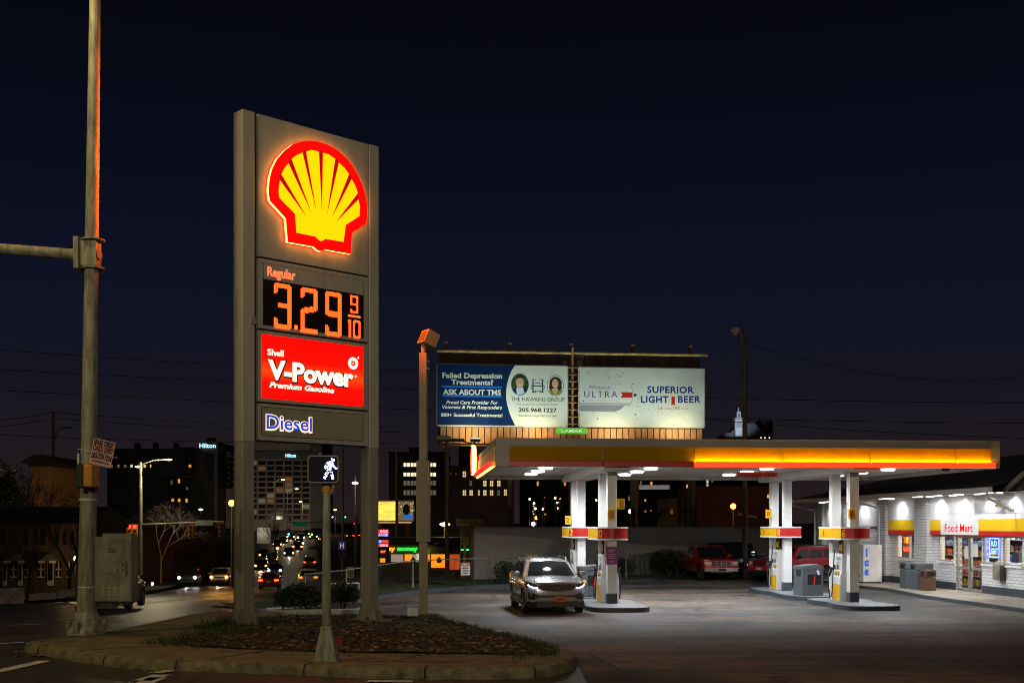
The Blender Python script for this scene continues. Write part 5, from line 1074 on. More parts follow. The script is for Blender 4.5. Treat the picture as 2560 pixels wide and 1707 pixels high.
# --- dark off-roader
S3 = dict(L=4.2, W=1.85, H=1.78, zb=.45, hz=1.12, bz=1.16, rz=1.15, cab=(.60, .30, -1.85, -1.98), wx=(1.3, -1.25), r=.40, win=((.05, .45), (.5, .95)), top=.42, cor=.07, flat=.8)
dj, strip, fx, rx = make_car('dark_off_roader', 'black boxy off-road car parked between the two red vehicles', 'car', S3, paint('black_paint', (.012, .014, .016)))
for s in (-1, 1): b = B(); b.lathe((2.1, s*.62, .9), [(.10, 0), (.10, .03), (.04, .05)], hl_off, 14, Matrix.Rotation(PI/2, 4, 'Y')); b.obj('headlight', dj)
b = B(); b.box(2.05, 2.22, -.8, .8, .50, .62, trim_k)
for k in range(7): b.box(2.095, 2.125, -.39+.12*k, -.33+.12*k, .74, 1.0, void)
b.obj('bumper', dj)
p_ = G(1862, 1447, LOT); dj.location = (p_.x, p_.y+2.3, LOT+.006); dj.rotation_euler = (0, 0, math.radians(-78))
# --- red boxy wagon
S4 = dict(L=4.41, W=1.76, H=1.66, zb=.33, hz=1.04, bz=1.10, rz=1.10, cab=(.98, .42, -1.86, -2.12), wx=(1.36, -1.28), r=.36, win=((.05, .33), (.37, .68), (.72, .95)), top=.40, cor=.08, flat=.8, mir=trim_k)
rj, strip, fx, rx = make_car('red_wagon', 'dark red boxy wagon parked sideways behind the numbered pump 8', 'car', S4, paint('maroon_paint', (.50, .014, .032), .32, .1))
W, L = S4['W'], S4['L']
for s in (-1, 1):
    b = B(); b.lathe((L/2-.02, s*.56, .88), [(.10, 0), (.10, .04), (.05, .06)], hl_off, 14, Matrix.Rotation(PI/2, 4, 'Y')); h = b.obj('headlight', rj); b = B(); b.box(L/2-.18, L/2-.06, s*W*.478-.02, s*W*.478+.02, .76, .83, amber_on); b.obj('turn_signal', h)
    b = B(); strip(b, [s*.70, s*.80, s*.86], [1.02]*3, [.72]*3, tl_off, rear=True); b.obj('tail_light', rj)
    b = B()
    for x in S4['wx']:
        for k in range(9):
            a = PI*k/8; a2 = PI*(k+1)/8
            if k < 8: b.poly([(x+.43*math.cos(a), s*(W/2+.012), .36+.43*math.sin(a)), (x+.43*math.cos(a2), s*(W/2+.012), .36+.43*math.sin(a2)), (x+.50*math.cos(a2), s*(W/2-.002), .36+.50*math.sin(a2)), (x+.50*math.cos(a), s*(W/2-.002), .36+.50*math.sin(a))], trim_k if False else silver if False else rj.children[0].data.materials[0])
    b.box(-.86, .84, s*W*.5-.005, s*W*.5+.010, .36, .46, trim_k); b.obj('fender_flare', rj)
    b = B(); b.tube([Vector((x, s*.60, z)) for x, z in ((.2, 1.62), (.1, 1.70), (-1.6, 1.70), (-1.7, 1.63))], .018, trim_k, 6); b.obj('roof_rail', rj)
    b = B(); 
    for x in (.25, -.75): b.box(x-.09, x+.09, s*W*.5-.002, s*W*.5+.016, .99, 1.02, trim_k)
    b.obj('door_handle', rj)
b = B(); b.box(L/2-.2, L/2+.05, -W*.47, W*.47, .34, .56, trim_k); b.box(-L/2-.05, -L/2+.2, -W*.47, W*.47, .36, .58, trim_k); b.obj('bumper', rj, bevel=.04)
b = B()
for k in range(7): b.box(L/2-.01, L/2+.012, -.36+.105*k, -.30+.105*k, .76, .98, void)
b.obj('grille', rj)
b = B(); b.box(L/2+.05, L/2+.06, -.17, .17, .58, .70, plate_m); b.obj('number_plate', rj)
p0, p1 = G(1925, 1457, LOT), G(2058, 1452, LOT); a_ = math.atan2(p0.y-p1.y, p0.x-p1.x); c_ = (p0+p1)/2
rj.location = (c_.x, c_.y+.75, LOT+.006); rj.rotation_euler = (0, 0, a_)
# --- traffic
SEDAN = dict(L=4.6, W=1.80, H=1.45, zb=.22, hz=.80, bz=.93, rz=.98, cab=(.95, .25, -1.0, -1.65), wx=(1.38, -1.30), r=.33, win=((.04, .48), (.53, .94)), top=.35, cor=.12)
SUVS = dict(L=4.6, W=1.86, H=1.70, zb=.28, hz=1.0, bz=1.08, rz=1.10, cab=(1.1, .45, -1.8, -2.12), wx=(1.38, -1.32), r=.36, win=((.04, .36), (.40, .68), (.72, .96)), top=.38, cor=.11)
cars = {}
def traffic(label, kind, color, px, py, heading, lights, w_px=None):
    key = (kind, color, lights)
    if key not in cars:
        S = SEDAN if kind == 'sedan' else SUVS
        pm_ = paint('car_paint', color)
        t, strip, fx, rx = make_car('passing_car', label, 'car', S, pm_, 'cars in the evening traffic')
        fr_m = {'on': hl_on, 'cool': hl_cool, 'tail': hl_off, 'off': hl_off}[lights]
        simple_lights(t, S, strip, fr_m, tl_on if lights == 'tail' else tl_off)
        cars[key] = t
        t['_new'] = 1
    t = cars[key]
    if '_new' in t: del t['_new']
    else: t = dup(t, (0, 0, 0), 0)
    # where the tyres meet the sloping road
    Y = 30
    for k in range(4000):
        z = gz((px-CX)/F*Y, Y)
        if CAMZ+(HY-py)/F*Y <= z or Y > 500: break
        Y += .1
    X = (px-CX)/F*Y; dx = (interp(R_T, Y+5)-interp(R_T, Y-5))/10
    ang = math.atan2(1, dx)+(PI if heading == 'to' else 0)
    slope = math.atan2(gz(X+dx*2, Y+2)-gz(X-dx*2, Y-2), 4)
    t.location = (X, Y+(2.2 if heading == 'to' else 2.2), gz(X, Y)+.02); t.rotation_euler = (0, slope if heading == 'to' else -slope, ang); t['label'] = label; t['group'] = 'cars in the evening traffic'
    if lights in ('on', 'cool') and py > 1385:
        lamp('SPOT', (2.3, 0, .65), 170, (1, .85, .6) if lights == 'on' else (.9, .93, 1), parent=t, size=.12, aim=(1, 0, -.13), angle=50, blend=.8, name='headlight_beam')
    return t
white_c, black_c, red_c, blue_c, gold_c, dkgrey = (.5, .5, .48), (.012, .013, .014), (.22, .008, .008), (.02, .035, .10), (.30, .22, .07), (.05, .05, .055)
traffic('black oncoming car with white headlights, leftmost on the far road', 'suv', black_c, 458, 1466, 'to', 'cool')
traffic('white oncoming car with orange glowing headlights beside the black one', 'suv', white_c, 538, 1464, 'to', 'on')
traffic('dark red sedan driving away with tail lights lit behind the sign', 'sedan', red_c, 662, 1475, 'away', 'tail')
traffic('white car driving away with red tail lights above the hedge', 'suv', white_c, 760, 1470, 'away', 'tail')
traffic('blue oncoming sedan with cool white headlights ahead of the red sedan', 'sedan', blue_c, 679, 1438, 'to', 'cool')
traffic('gold car driving away alone in the middle of the far road', 'suv', gold_c, 767, 1421, 'away', 'tail')
traffic('dark oncoming car nearest the left sign column', 'sedan', dkgrey, 645, 1424, 'to', 'on')
traffic('oncoming car with one bright headlight tucked behind the blue sedan', 'suv', dkgrey, 671, 1410, 'to', 'on')
traffic('oncoming car with two round orange headlights in the outer lane', 'sedan', black_c, 654, 1395, 'to', 'on')
traffic('single oncoming dark car in the middle lane with orange headlights', 'sedan', black_c, 716, 1390, 'to', 'on')
traffic('far oncoming car in the outer lane near the bright white wall', 'sedan', dkgrey, 688, 1367, 'to', 'on')
traffic('far oncoming white lit car in the centre lane', 'sedan', black_c, 744, 1364, 'to', 'cool')
traffic('distant oncoming car under the left green light', 'suv', dkgrey, 722, 1350, 'to', 'on')
traffic('distant oncoming car between the two green lights', 'sedan', black_c, 748, 1349, 'to', 'cool')
traffic('distant oncoming car under the right green light', 'suv', dkgrey, 779, 1349, 'to', 'on')
traffic('distant car with tail lights right of the pedestrian post, left of its pair', 'suv', dkgrey, 871, 1349, 'away', 'tail'); traffic('distant car with tail lights right of the pedestrian post, right of its pair', 'sedan', black_c, 886, 1346, 'away', 'tail')
traffic('far car driving away below the green street name board', 'sedan', dkgrey, 803, 1356, 'away', 'tail'); traffic('farthest oncoming car in the left lane past the left green light', 'sedan', dkgrey, 703, 1358, 'to', 'on'); traffic('farthest oncoming car in the middle of the stream', 'suv', black_c, 760, 1342, 'to', 'on'); traffic('oncoming car close behind the single dark car in the middle lane', 'suv', dkgrey, 738, 1376, 'to', 'on')
t = traffic('dark car crossing behind the control cabinet', 'suv', black_c, 305, 1512, 'away', 'off')
t.location = (at(282, 0, 45)[0], 45, gz(-15, 45)+.02); t.rotation_euler = (0, 0, math.radians(98))
# ------------------------------------------------------------------ double billboard behind the canopy
BA = math.atan2(1.6, 15.37); BPn = Plane(-4.24, 66.0, BA)
bb = thing('billboard', 'large double billboard with a clinic poster and a beer poster above the canopy', 'billboard', (-4.24, 66, LOT), BA)
zb_ = lambda z: z-LOT
slat = mat('billboard_slat', (.30, .16, .06), .7, var=.35, vs=2, stretch=(2, 2, .6)); frame_m = mat('billboard_frame', (.42, .42, .36), .5, var=.2, vs=2)
rust = mat('rusty_sheet', (.05, .03, .022), .85, var=.6, vs=1.3, stretch=(1.5, 1, .5))
pale = mat('poster_pale', (.46, .52, .47), .6, spec=.06, var=.05, vs=.6); pnavy = mat('poster_navy', (.003, .017, .068), .6, spec=.06, var=.12, vs=.8); plt = mat('poster_light_blue', (.01, .12, .5), .6, spec=.06); ink = mat('poster_ink', (.02, .028, .035), .6, spec=.06); inkb = mat('poster_blue_ink', (.012, .025, .16), .6, spec=.06); inkr = mat('poster_red_ink', (.28, .02, .012), .6, spec=.06); mid_b = mat('poster_mid_blue', (.06, .11, .24), .6, spec=.06)
X, Z = (1, 0, 0), (0, 0, 1)
def board(x0, y0, x1, y1):
    A, D = BPn(x0, y0), BPn(x0, y1); xr = BPn(x1)[0]
    b = B(); b.box(A[0]-.08, xr+.08, .0, .25, zb_(D[1])-.08, zb_(A[1])+.08, frame_m); f = b.obj('poster_frame', bb, bevel=.12, seg=3)
    return f, A[0], xr, zb_(D[1]), zb_(A[1])
cl = lambda cx, cy: (lambda q: (q[0], zb_(q[1])))(BPn(1080+cx/6.533, 900+cy/6.533))
cr = lambda cx, cy: (lambda q: (q[0], zb_(q[1])))(BPn(1430+cx/6.533, 900+cy/6.533))
def btxt(b, c, s, m, x0, x1, yb, yt, bo=.02, sh=0, y=-.022, sp=1):
    a, d, t_ = c(x0, yb), c(x1, yb), c(x0, yt); b = B(); text(b, s, m, (a[0], y, a[1]), X, Z, t_[1]-a[1], d[0]-a[0], bold=bo, shear=sh, space=sp); b.obj('lettering', po)
f, xa, xc, za_, zc_ = board(1094, 910.5, 1418, 1062)
b = B(); b.box(xa, xc, -.012, 0, za_, zc_, pale); po = b.obj('poster', f)
b = B(); arc = [(1355, 80), (1295, 180), (1250, 300), (1220, 420), (1208, 540), (1212, 640), (1230, 740), (1262, 850), (1305, 960), (1360, 1058)]
pts = [(xa, zc_)]+[cl(*q) for q in arc]+[(xa, za_)]; pts[1] = (pts[1][0], zc_); pts[-2] = (pts[-2][0], za_)
b.poly([(p[0], -.016, p[1]) for p in pts[::-1]], pnavy); b.obj('navy_field', po)
b = B()
for s_, x0, x1, yb, yt in (('Failed Depression', 168, 1145, 288, 207), ('Treatments?', 312, 1000, 398, 318), ('ASK ABOUT TMS', 178, 1125, 562, 478)): btxt(b, cl, s_, pale, x0, x1, yb, yt, .035)
for s_, x0, x1, yb, yt in (('Proud Care Provider For', 232, 1076, 714, 660), ('Veterans & First Responders', 165, 1143, 790, 738)): btxt(b, cl, s_, pale, x0, x1, yb, yt, .025, .2)
btxt(b, cl, '800+ Successful Treatments!', pale, 148, 1150, 918, 865, .025)
for y0 in (430, 580): q, r_ = cl(168, y0+18), cl(1138, y0); b.box(q[0], r_[0], -.022, -.018, q[1], r_[1], plt)
btxt(b, cl, 'THE HAWKINS GROUP', ink, 1288, 2165, 668, 605, .0); btxt(b, cl, 'PSYCHIATRIC CONSULTANTS', mid_b, 1385, 2062, 738, 706, .0); btxt(b, cl, '205.968.1227', ink, 1412, 2038, 842, 782, .03); btxt(b, cl, 'hawkins-psychiatry.com', ink, 1412, 2038, 922, 882, .0)
btxt(b, cl, 'H', ink, 1640, 1815, 525, 318, -.02)
for x0 in (1632, 1752):
    for yy in (525, 318): q, r_ = cl(x0, yy+6), cl(x0+70, yy-6); b.box(q[0], r_[0], -.022, -.02, q[1], r_[1], ink)
b.obj('rule_line', po)
def oval(b, c, cx, cy, rx_, ry_, m, y, n=24, a0=0, a1=2*PI):
    b.poly([(c(cx+rx_*math.cos(lerp(a0, a1, k/n)), 0)[0], y, c(0, cy-ry_*math.sin(lerp(a0, a1, k/n)))[1]) for k in range(n if a1-a0 > 6 else n+1)], m)
def ringo(b, c, cx, cy, rx_, ry_, w_, m, y, n=28):
    for k in range(n):
        q = [(cx+(rx_+e)*math.cos(2*PI*j/n), cy-(ry_+e)*math.sin(2*PI*j/n)) for j, e in ((k, 0), (k+1, 0), (k+1, w_), (k, w_))]; b.poly([(c(u, 0)[0], y, c(0, v_)[1]) for u, v_ in q], m)
b = B(); ringo(b, cl, 1727, 422, 102, 62, 12, mid_b, -.024); b.obj('monogram_ring', po)
skin = mat('poster_skin', (.42, .26, .19), .6, spec=.06); pgreen = mat('poster_dark_green', (.02, .06, .015), .6, spec=.06, var=.6, vs=3); hairb = mat('poster_hair', (.035, .02, .014), .6, spec=.06); pol = mat('poster_olive', (.14, .19, .02), .6, spec=.06); psh = mat('poster_shirt', (.35, .45, .55), .6, spec=.06)
def shape(b, c, pts, m, y): b.poly([(c(u, 0)[0], y, c(0, v_)[1]) for u, v_ in pts][::-1], m)
b = B(); oval(b, cl, 1435, 380, 138, 172, pgreen, -.018); ringo(b, cl, 1435, 380, 138, 172, 9, mid_b, -.02)
shape(b, cl, [(1318, 460), (1380, 425), (1500, 425), (1552, 455), (1530, 505), (1480, 543), (1435, 552), (1385, 540), (1335, 500)], pnavy, -.02); shape(b, cl, [(1385, 425), (1485, 425), (1510, 520), (1435, 552), (1385, 540), (1375, 470)], psh, -.022)
oval(b, cl, 1435, 345, 64, 98, skin, -.024); shape(b, cl, [(1362, 310), (1370, 262), (1410, 232), (1460, 230), (1500, 258), (1508, 305), (1490, 285), (1440, 272), (1385, 290)], hairb, -.026); shape(b, cl, [(1405, 385), (1465, 385), (1450, 402), (1420, 402)], pale, -.026); b.obj('portrait', po)
b = B(); oval(b, cl, 2015, 390, 130, 166, pale, -.018); ringo(b, cl, 2015, 390, 130, 166, 9, mid_b, -.02)
shape(b, cl, [(1905, 475), (1960, 440), (2075, 440), (2135, 470), (2095, 530), (2015, 552), (1945, 535)], pol, -.02); oval(b, cl, 2018, 355, 102, 108, hairb, -.022); oval(b, cl, 1965, 420, 55, 55, hairb, -.0215); oval(b, cl, 2070, 420, 52, 50, hairb, -.0215)
shape(b, cl, [(1950, 450), (1985, 440), (2045, 440), (2065, 450), (2015, 545)], skin, -.023); oval(b, cl, 2012, 360, 52, 78, skin, -.024); shape(b, cl, [(1990, 395), (2036, 393), (2020, 408), (2004, 408)], pale, -.026); b.obj('portrait', po)
f, xa, xc, za_, zc_ = board(1449, 917.5, 1761, 1064)
sand = mat('poster_sand', (.40, .46, .42), .7, spec=.06, var=.10, vs=.8); b = B(); b.box(xa, xc, -.012, 0, za_, zc_, sand); po = b.obj('poster', f)
cang = mat('poster_can', (.42, .46, .45), .6, spec=.06, var=.08, vs=1.5); cand = mat('poster_can_shadow', (.17, .19, .22), .6, spec=.06); canm = mat('poster_can_edge', (.26, .29, .30), .6, spec=.06)
b = B(); shape(b, cr, [(118, 735), (855, 735), (790, 800), (690, 840), (118, 832)], cand, -.015); shape(b, cr, [(118, 690), (975, 690), (930, 735), (118, 735)], canm, -.0155); shape(b, cr, [(130, 400), (950, 395), (985, 470), (990, 620), (970, 695), (130, 695)], cang, -.015); 
shape(b, cr, [(950, 395), (968, 395), (998, 480), (1000, 620), (975, 700), (958, 695), (985, 600), (983, 480)], canm, -.017); b.obj('can_picture', po)
b = B(); shape(b, cr, [(785, 512), (985, 515), (985, 600), (785, 605), (825, 558)], inkr, -.018); shape(b, cr, [(1622, 575), (1680, 577), (1680, 725), (1651, 705), (1622, 725)], inkr, -.018); b.obj('red_ribbon', po)
b = B(); btxt(b, cr, 'Michelob', inkb, 275, 625, 470, 415, -.01, .35); btxt(b, cr, 'ULTRA', inkb, 198, 740, 605, 505, -.005, sp=1.3); btxt(b, cr, 'SUPERIOR LIGHT BEER', canm, 265, 660, 660, 645, 0, sp=1.3)
btxt(b, cr, 'SUPERIOR', inkb, 1228, 1990, 532, 430, .03, sp=1.1); btxt(b, cr, 'LIGHT', inkb, 1125, 1575, 692, 588, .03, sp=1.1); btxt(b, cr, 'BEER', inkb, 1728, 2100, 692, 588, .03, sp=1.1)
btxt(b, cr, '2.6', inkr, 1398, 1480, 808, 762, 0); btxt(b, cr, 'CARBS', inkr, 1510, 1622, 806, 782, 0); btxt(b, cr, '95', inkr, 1680, 1758, 808, 762, 0); btxt(b, cr, 'CALS', inkr, 1785, 1878, 806, 782, 0)
q, r_ = cr(1648, 825), cr(1655, 755); b.box(q[0], r_[0], -.02, -.018, q[1], r_[1], inkb); b.obj('rule_line', po)
b = B()
for k in range(110):
    u, v_ = random.uniform(140, 2150), random.uniform(130, 1060); s_ = random.uniform(3, 9)*(1.6 if random.random() < .12 else 1); oval(b, cr, u, v_, s_, s_*.9, cand if random.random() < .6 else ink, -.0215, n=5)
for k in range(40): u, v_ = random.uniform(990, 1120), random.uniform(540, 760); oval(b, cr, u, v_, random.uniform(4, 20), random.uniform(4, 12), random.choice((canm, cang, pale)), -.019, n=6)
shape(b, cr, [(1005, 545), (1040, 535), (1060, 560), (1030, 590), (1010, 580)], inkb, -.021)
tag(b.obj('print_specks', po), kind='stuff')
sk0, sk1 = BPn(1100)[0], BPn(1757)[0]; zsk1, zsk0 = zb_(BPn(1100, 1066)[1])-.02, zb_(BPn(1100, 1107)[1])
b = B(); n = 42
for k in range(n): a, c = lerp(sk0, sk1, k/n), lerp(sk0, sk1, (k+1)/n); b.box(a+.03, c-.03, .02, .06, zsk0, zsk1, slat)
b.box(sk0, sk1, .07, .1, zsk0, zsk1, void); b.obj('slatted_skirt', bb)
b = B(); q0, q1 = BPn(1092)[0], BPn(1772)[0]; zt_ = zb_(BPn(1092, 874)[1]); b.cyl((q0, .4, zt_), (q1, .4, zt_-.02), .09, mat('ochre_pipe', (.32, .22, .06), .6, var=.5, vs=2), n=8); b.obj('top_rail', bb)
b = B(); b.box(q0+.1, q1-.4, .5, .55, zb_(BPn(1092, 912)[1])-4.5, zt_-.12, rust); b.obj('back_sheet', bb)
for px_ in (1116, 1278, 1432, 1588, 1733):
    x_ = BPn(px_)[0]; b = B(); b.box(x_-.12, x_+.12, .56, .80, 0 if px_ > 1200 else zsk0-.3, zt_+.55, wood_d); b.obj('support_post', bb)
b = B(); x_ = BPn(1433)[0]; zq = zb_(BPn(1433, 1060)[1]); b.box(x_-.05, x_+.05, .2, .3, zq-.2, zt_+.3, slat)
for k in range(9): b.box(x_-.25, x_+.25, .12, .18, zq+.4*k, zq+.4*k+.05, slat)
b.obj('ladder', bb)
b = B(); b.box(sk0-.6, sk1, -.02, .01, zsk0-.16, zsk0-.08, steel_d); b.box(BPn(1235)[0], BPn(1302)[0], -1.7, -1.3, zsk0+.02, zsk0+.2, black); b.box(BPn(1592)[0], BPn(1657)[0], -1.7, -1.3, zsk0+.02, zsk0+.2, black); b.obj('light_tray', bb)
for px_, e_ in ((1180, 1), (1330, 1), (1525, 1), (1685, 1)):
    x_ = BPn(px_)[0]; b = B(); b.tube([(x_, .1, zsk0-.1), (x_, -2.55, zsk0-.1)], .04, steel_d, 6); b.cbox((x_, -2.6, zsk0-.02), (.55, .25, .16), steel_d); b.cbox((x_, -2.6, zsk0+.07), (.45, .18, .02), glow('flood_lens', (4, 4.6, 4))); b.obj('flood_lamp', bb)
    lamp('SPOT', (x_, -2.6, zsk0+.15), 560, (.88, 1, .90), parent=bb, size=.12, aim=(0, 2.5, 3.2), angle=120, blend=.8, name='billboard_lamp')
    lamp('SPOT', (x_+.1, -1.2, zsk0+.30), 170, (1, .62, .22), parent=bb, size=.1, aim=(0, 1, .12), angle=150, blend=.8, name='skirt_lamp')
b = B(); A, D = BPn(1390, 1069), BPn(1390, 1084); xr = BPn(1469)[0]; b.prism(rrect(A[0], xr, zb_(D[1]), zb_(A[1]), .15, -.07), (0, .05, 0), glow('name_plate_green', (.06, .30, .015), (.06, .25, .02))); npl = b.obj('name_plate', bb)
b = B(); text(b, 'LAMAR', glow('plate_letter', (.7, .75, .6)), ((A[0]+xr)/2, -.075, zb_(D[1])+.08), X, Z, .17, 1.2, bold=.01, align='c'); b.obj('lettering', npl)  # plate and letters given a glow of their own for contrast
# pole with a small name plate and lamp, left of the canopy
q = at(1117, 0, 60); t = thing('plate_pole', 'steel pole with black platform and small grey name plate left of the canopy', 'pole', (q.x, 60, gz(q.x, 60)), 0)
zt_ = at(0, 1103, 60)[2]-gz(q.x, 60); b = B(); b.cyl((0, 0, 0), (0, 0, zt_), .10, pole_wood, n=10); b.obj('pole', t)
b = B(); b.box(-.6, .9, -.25, .25, zt_, zt_+.12, black); b.obj('platform', t)
b = B(); b.prism(rrect(-.53, .22, zt_+.07, zt_+.27, .08, -.27), (0, .03, 0), galv); b.obj('name_plate', t); b = B(); text(b, 'LAMAR', pale, (-.15, -.275, zt_+.115), X, Z, .10, .55, align='c'); b.obj('lettering', t)
b = B(); b.sph((1.35, .1, zt_-.24), .11, glow('yellow_lens', (9, 6.5, .8)), 8, (1.2, 1, .5)); b.tube([(.8, 0, zt_), (1.35, .1, zt_-.12)], .03, steel_d); b.obj('lamp', t)
# ------------------------------------------------------------------ poles, wires
def upole(label, px, pyt, Y, r=.14, arm=None):
    q = at(px, pyt, Y); z0 = gz(q.x, Y)-.2; t = thing('utility_pole', label, 'utility pole', (q.x, Y, z0)); b = B(); b.cyl((0, 0, 0), (0, 0, q.z-z0), r*1.15, pole_wood, r1=r*.85, n=10); b.obj('post', t, smooth=True); return t, q.z-z0
t, h = upole('tall wooden pole with an unlit glass street lamp above the canopy', 1862, 822, 58, .13)
b = B(); b.tube([(-.13, -.02, h-.75), (-.16, -.05, h-.3), (-.38, -.1, h-.05)], .03, galv); b.obj('arm', t); b = B(); b.lathe((-.47, -.12, h-.34), [(.03, 0), (.13, .08), (.21, .24), (.22, .34), (.14, .38), (.03, .39)], mat('prismatic_glass', (.42, .36, .28), .25, var=.4, vs=20), 14); b.obj('lamp_globe', t, smooth=True); b = B(); b.box(.13, .3, -.05, .05, h-1.2, h-1.1, steel_d); b.obj('wire_hook', t)
t, h = upole('tall dark wooden utility pole with a small lamp arm at far left', 134, 1028, 120, .16)
b = B(); b.tube([(.1, -.1, h-3), (.6, -.3, h-1.9), (1.3, -.4, h-1.6)], .05, steel_d); b.cbox((1.6, -.4, h-1.7), (.7, .25, .15), steel_d); b.obj('lamp_arm', t)
upole('bare dark pole behind the small yellow billboard', 992, 1128, 105, .13); upole('dark pole behind the red pickup', 1734, 1180, 66, .15); upole('dark pole between the two pump rows', 1592, 1185, 75, .15)
wire_m = mat('wire', (.008, .008, .009), .8)
def wire(label, pts, sag, Y0, Y1, r=.032):
    (x0, y0), (x1, y1) = pts; a, c = at(x0, y0, Y0), at(x1, y1, Y1); b = B(); n = 24
    P = [a.lerp(c, k/n)-Vector((0, 0, sag*4*(k/n)*(1-k/n))) for k in range(n+1)]; b.tube(P, r, wire_m, 5); o = b.obj('power_line'); tag(o, label, 'power line', 'overhead power lines')
wire('uppermost overhead wire at left, above the signal pole sign', ((-60, 868), (1100, 925)), .5, 118, 122); wire('overhead wire crossing behind the price sign at its red panel', ((-60, 920), (2700, 1008)), .8, 124, 130)
wire('third overhead wire at left crossing behind the price sign', ((-60, 972), (2700, 1058)), .8, 126, 132); wire('wire falling to the right from the tall lamp pole', ((1868, 858), (2700, 905)), 1.6, 58, 90, .014)
wire('wire from the left screen edge up to the top of the dark pole', ((-60, 1052), (134, 1030)), .2, 120, 120); wire('wire from the top of the dark pole towards the price sign', ((134, 1030), (1000, 1068)), .4, 120, 124)
wire('lower pair wire left of the dark pole', ((-60, 1070), (134, 1044)), .2, 120, 120); wire('lower pair wire right of the dark pole', ((134, 1045), (1000, 1080)), .4, 120, 124); wire('lowest wire behind the yard placard', ((-60, 1084), (1000, 1108)), .3, 128, 132); wire('lowest overhead wire at right above the canopy roof', ((1700, 1042), (2700, 1098)), .4, 128, 134)
# ------------------------------------------------------------------ buildings
w_dark = mat('dark_window', (.012, .013, .016), .15); lit_w = glow('lit_window', (.75, .55, .22)); lit_o = glow('lit_amber_window', (.75, .34, .05)); lit_c = glow('lit_cool_window', (.55, .58, .42)); lit_b = glow('bright_window', (1.3, 1.0, .62)); lit_d = glow('dim_window', (.10, .085, .045)); lit_h = glow('curtained_window', (.10, .045, .02))
bw_d = mat('far_brick', (.07, .045, .04), .9, var=.25, vs=.3); bw_g = mat('far_grey_wall', (.10, .10, .095), .9, var=.2, vs=.3); bw_c = mat('far_concrete', (.26, .22, .17), .9, var=.15, vs=.2); bw_k = mat('far_dark_wall', (.03, .026, .026), .9, var=.3, vs=.3); bw_r = mat('far_red_wall', (.13, .055, .04), .9, var=.25, vs=.3); tan_w = mat('tan_wall', (.22, .15, .06), .9, var=.2, vs=1)
class Bld:
    def __init__(s, name, label, cat, px0, px1, pyt, Y, depth, m, z0=None, roof=None):
        s.Y = Y; a, c = at(px0, pyt, Y), at(px1, pyt, Y); s.z0 = gz(a.x, Y)-.5 if z0 is None else z0; s.o = Vector((a.x, Y, s.z0)); s.h = a.z-s.z0; s.w = c.x-a.x
        s.t = thing(name, label, cat, s.o); b = B(); b.box(0, s.w, 0, depth, 0, s.h, m); s.wall = b.obj('wall', s.t)
        b = B(); b.box(-.15, s.w+.15, -.15, depth+.15, s.h, s.h+.35, roof or m); s.roof = b.obj('roof', s.t)
    def rect(s, px0, px1, py0, py1): a, c = at(px0, py1, s.Y)-s.o, at(px1, py0, s.Y)-s.o; return a.x, c.x, a.z, c.z
    def win(s, px0, px1, py0, py1, m, frame=None):
        x0, x1, z0, z1 = s.rect(px0, px1, py0, py1); b = B(); b.box(x0, x1, -.06, -.005, z0, z1, m)
        if frame: b.box((x0+x1)/2-.04, (x0+x1)/2+.04, -.08, -.06, z0, z1, frame); b.box(x0, x1, -.08, -.06, (z0+z1)/2-.04, (z0+z1)/2+.04, frame)
        return b.obj('window', s.t)
    def blk(s, name, px0, px1, py0, py1, m, y0=-.3, y1=3, parent=None):
        x0, x1, z0, z1 = s.rect(px0, px1, py0, py1); b = B(); b.box(x0, x1, y0, y1, z0, z1, m); return b.obj(name, parent or s.t)
    def flood(s, px, py, dist, power):  # floodlight added in front of a distant facade to make it visible
        a = at(px, py, s.Y)-s.o; b = B(); b.cyl((a.x, -dist, 0), (a.x, -dist, max(.3, a.z)), .1, steel_d, n=6); b.cbox((a.x, -dist, max(.3, a.z)), (.6, .3, .4), steel_d); b.obj('added_floodlight', s.t); lamp('SPOT', (a.x, -dist+.4, max(.5, a.z)+.3), power, (1, .82, .62), parent=s.t, size=.3, aim=(0, 1, .45), angle=140, blend=.6, name='added_facade_spot')
    def txt(s, body, px0, px1, pyb, pyt, m, y=-.5, bold=.02, name='lettering'):
        a, c, t_ = at(px0, pyb, s.Y)-s.o, at(px1, pyb, s.Y)-s.o, at(px0, pyt, s.Y)-s.o; b = B(); text(b, body, m, (a.x, y, a.z), X, Z, t_.z-a.z, c.x-a.x, bold=bold); return b.obj(name, s.t)
hil = glow('hotel_letter', (.75, 1.5, 1.9))
h = Bld('hotel_tower', 'narrow hotel tower with glowing blue rooftop letters left of the price sign', 'hotel', 498, 545, 1107, 380, 25, bw_g)
h.txt('Hilton', 499.5, 540, 1119, 1108.5, hil, bold=.02); h.flood(530, 1270, 22, 1500); h.blk('plant_room', 515, 534, 1094, 1108, bw_k, parent=h.roof); h.blk('stair_core', 545, 560, 1112, 1300, bw_k, 1, 12)
h.blk('wing', 560, 600, 1128, 1320, bw_c, 2, 25)
for r_ in range(6):
    for c_ in range(2): h.win(546+20*c_, 562+20*c_, 1142+14*r_, 1151+14*r_, w_dark).location.y = -.4
h = Bld('hotel', 'wide many-floored hotel slab with small glowing letters behind the sign opening', 'hotel', 600, 776, 1092, 350, 20, bw_c)
h.blk('end_shaft', 776, 806, 1092, 1320, bw_g, -.5, 20); h.txt('Hilton', 714.5, 740.5, 1142.5, 1134.5, hil); h.blk('top_band', 600, 776, 1128, 1147, bw_g, -.35, 0)
h.flood(660, 1300, 22, 2000); h.flood(760, 1300, 22, 1600)
for k in range(9): h.blk('pilaster', 599+22*k, 601+22*k, 1150, 1300, bw_c, -.6, 0)
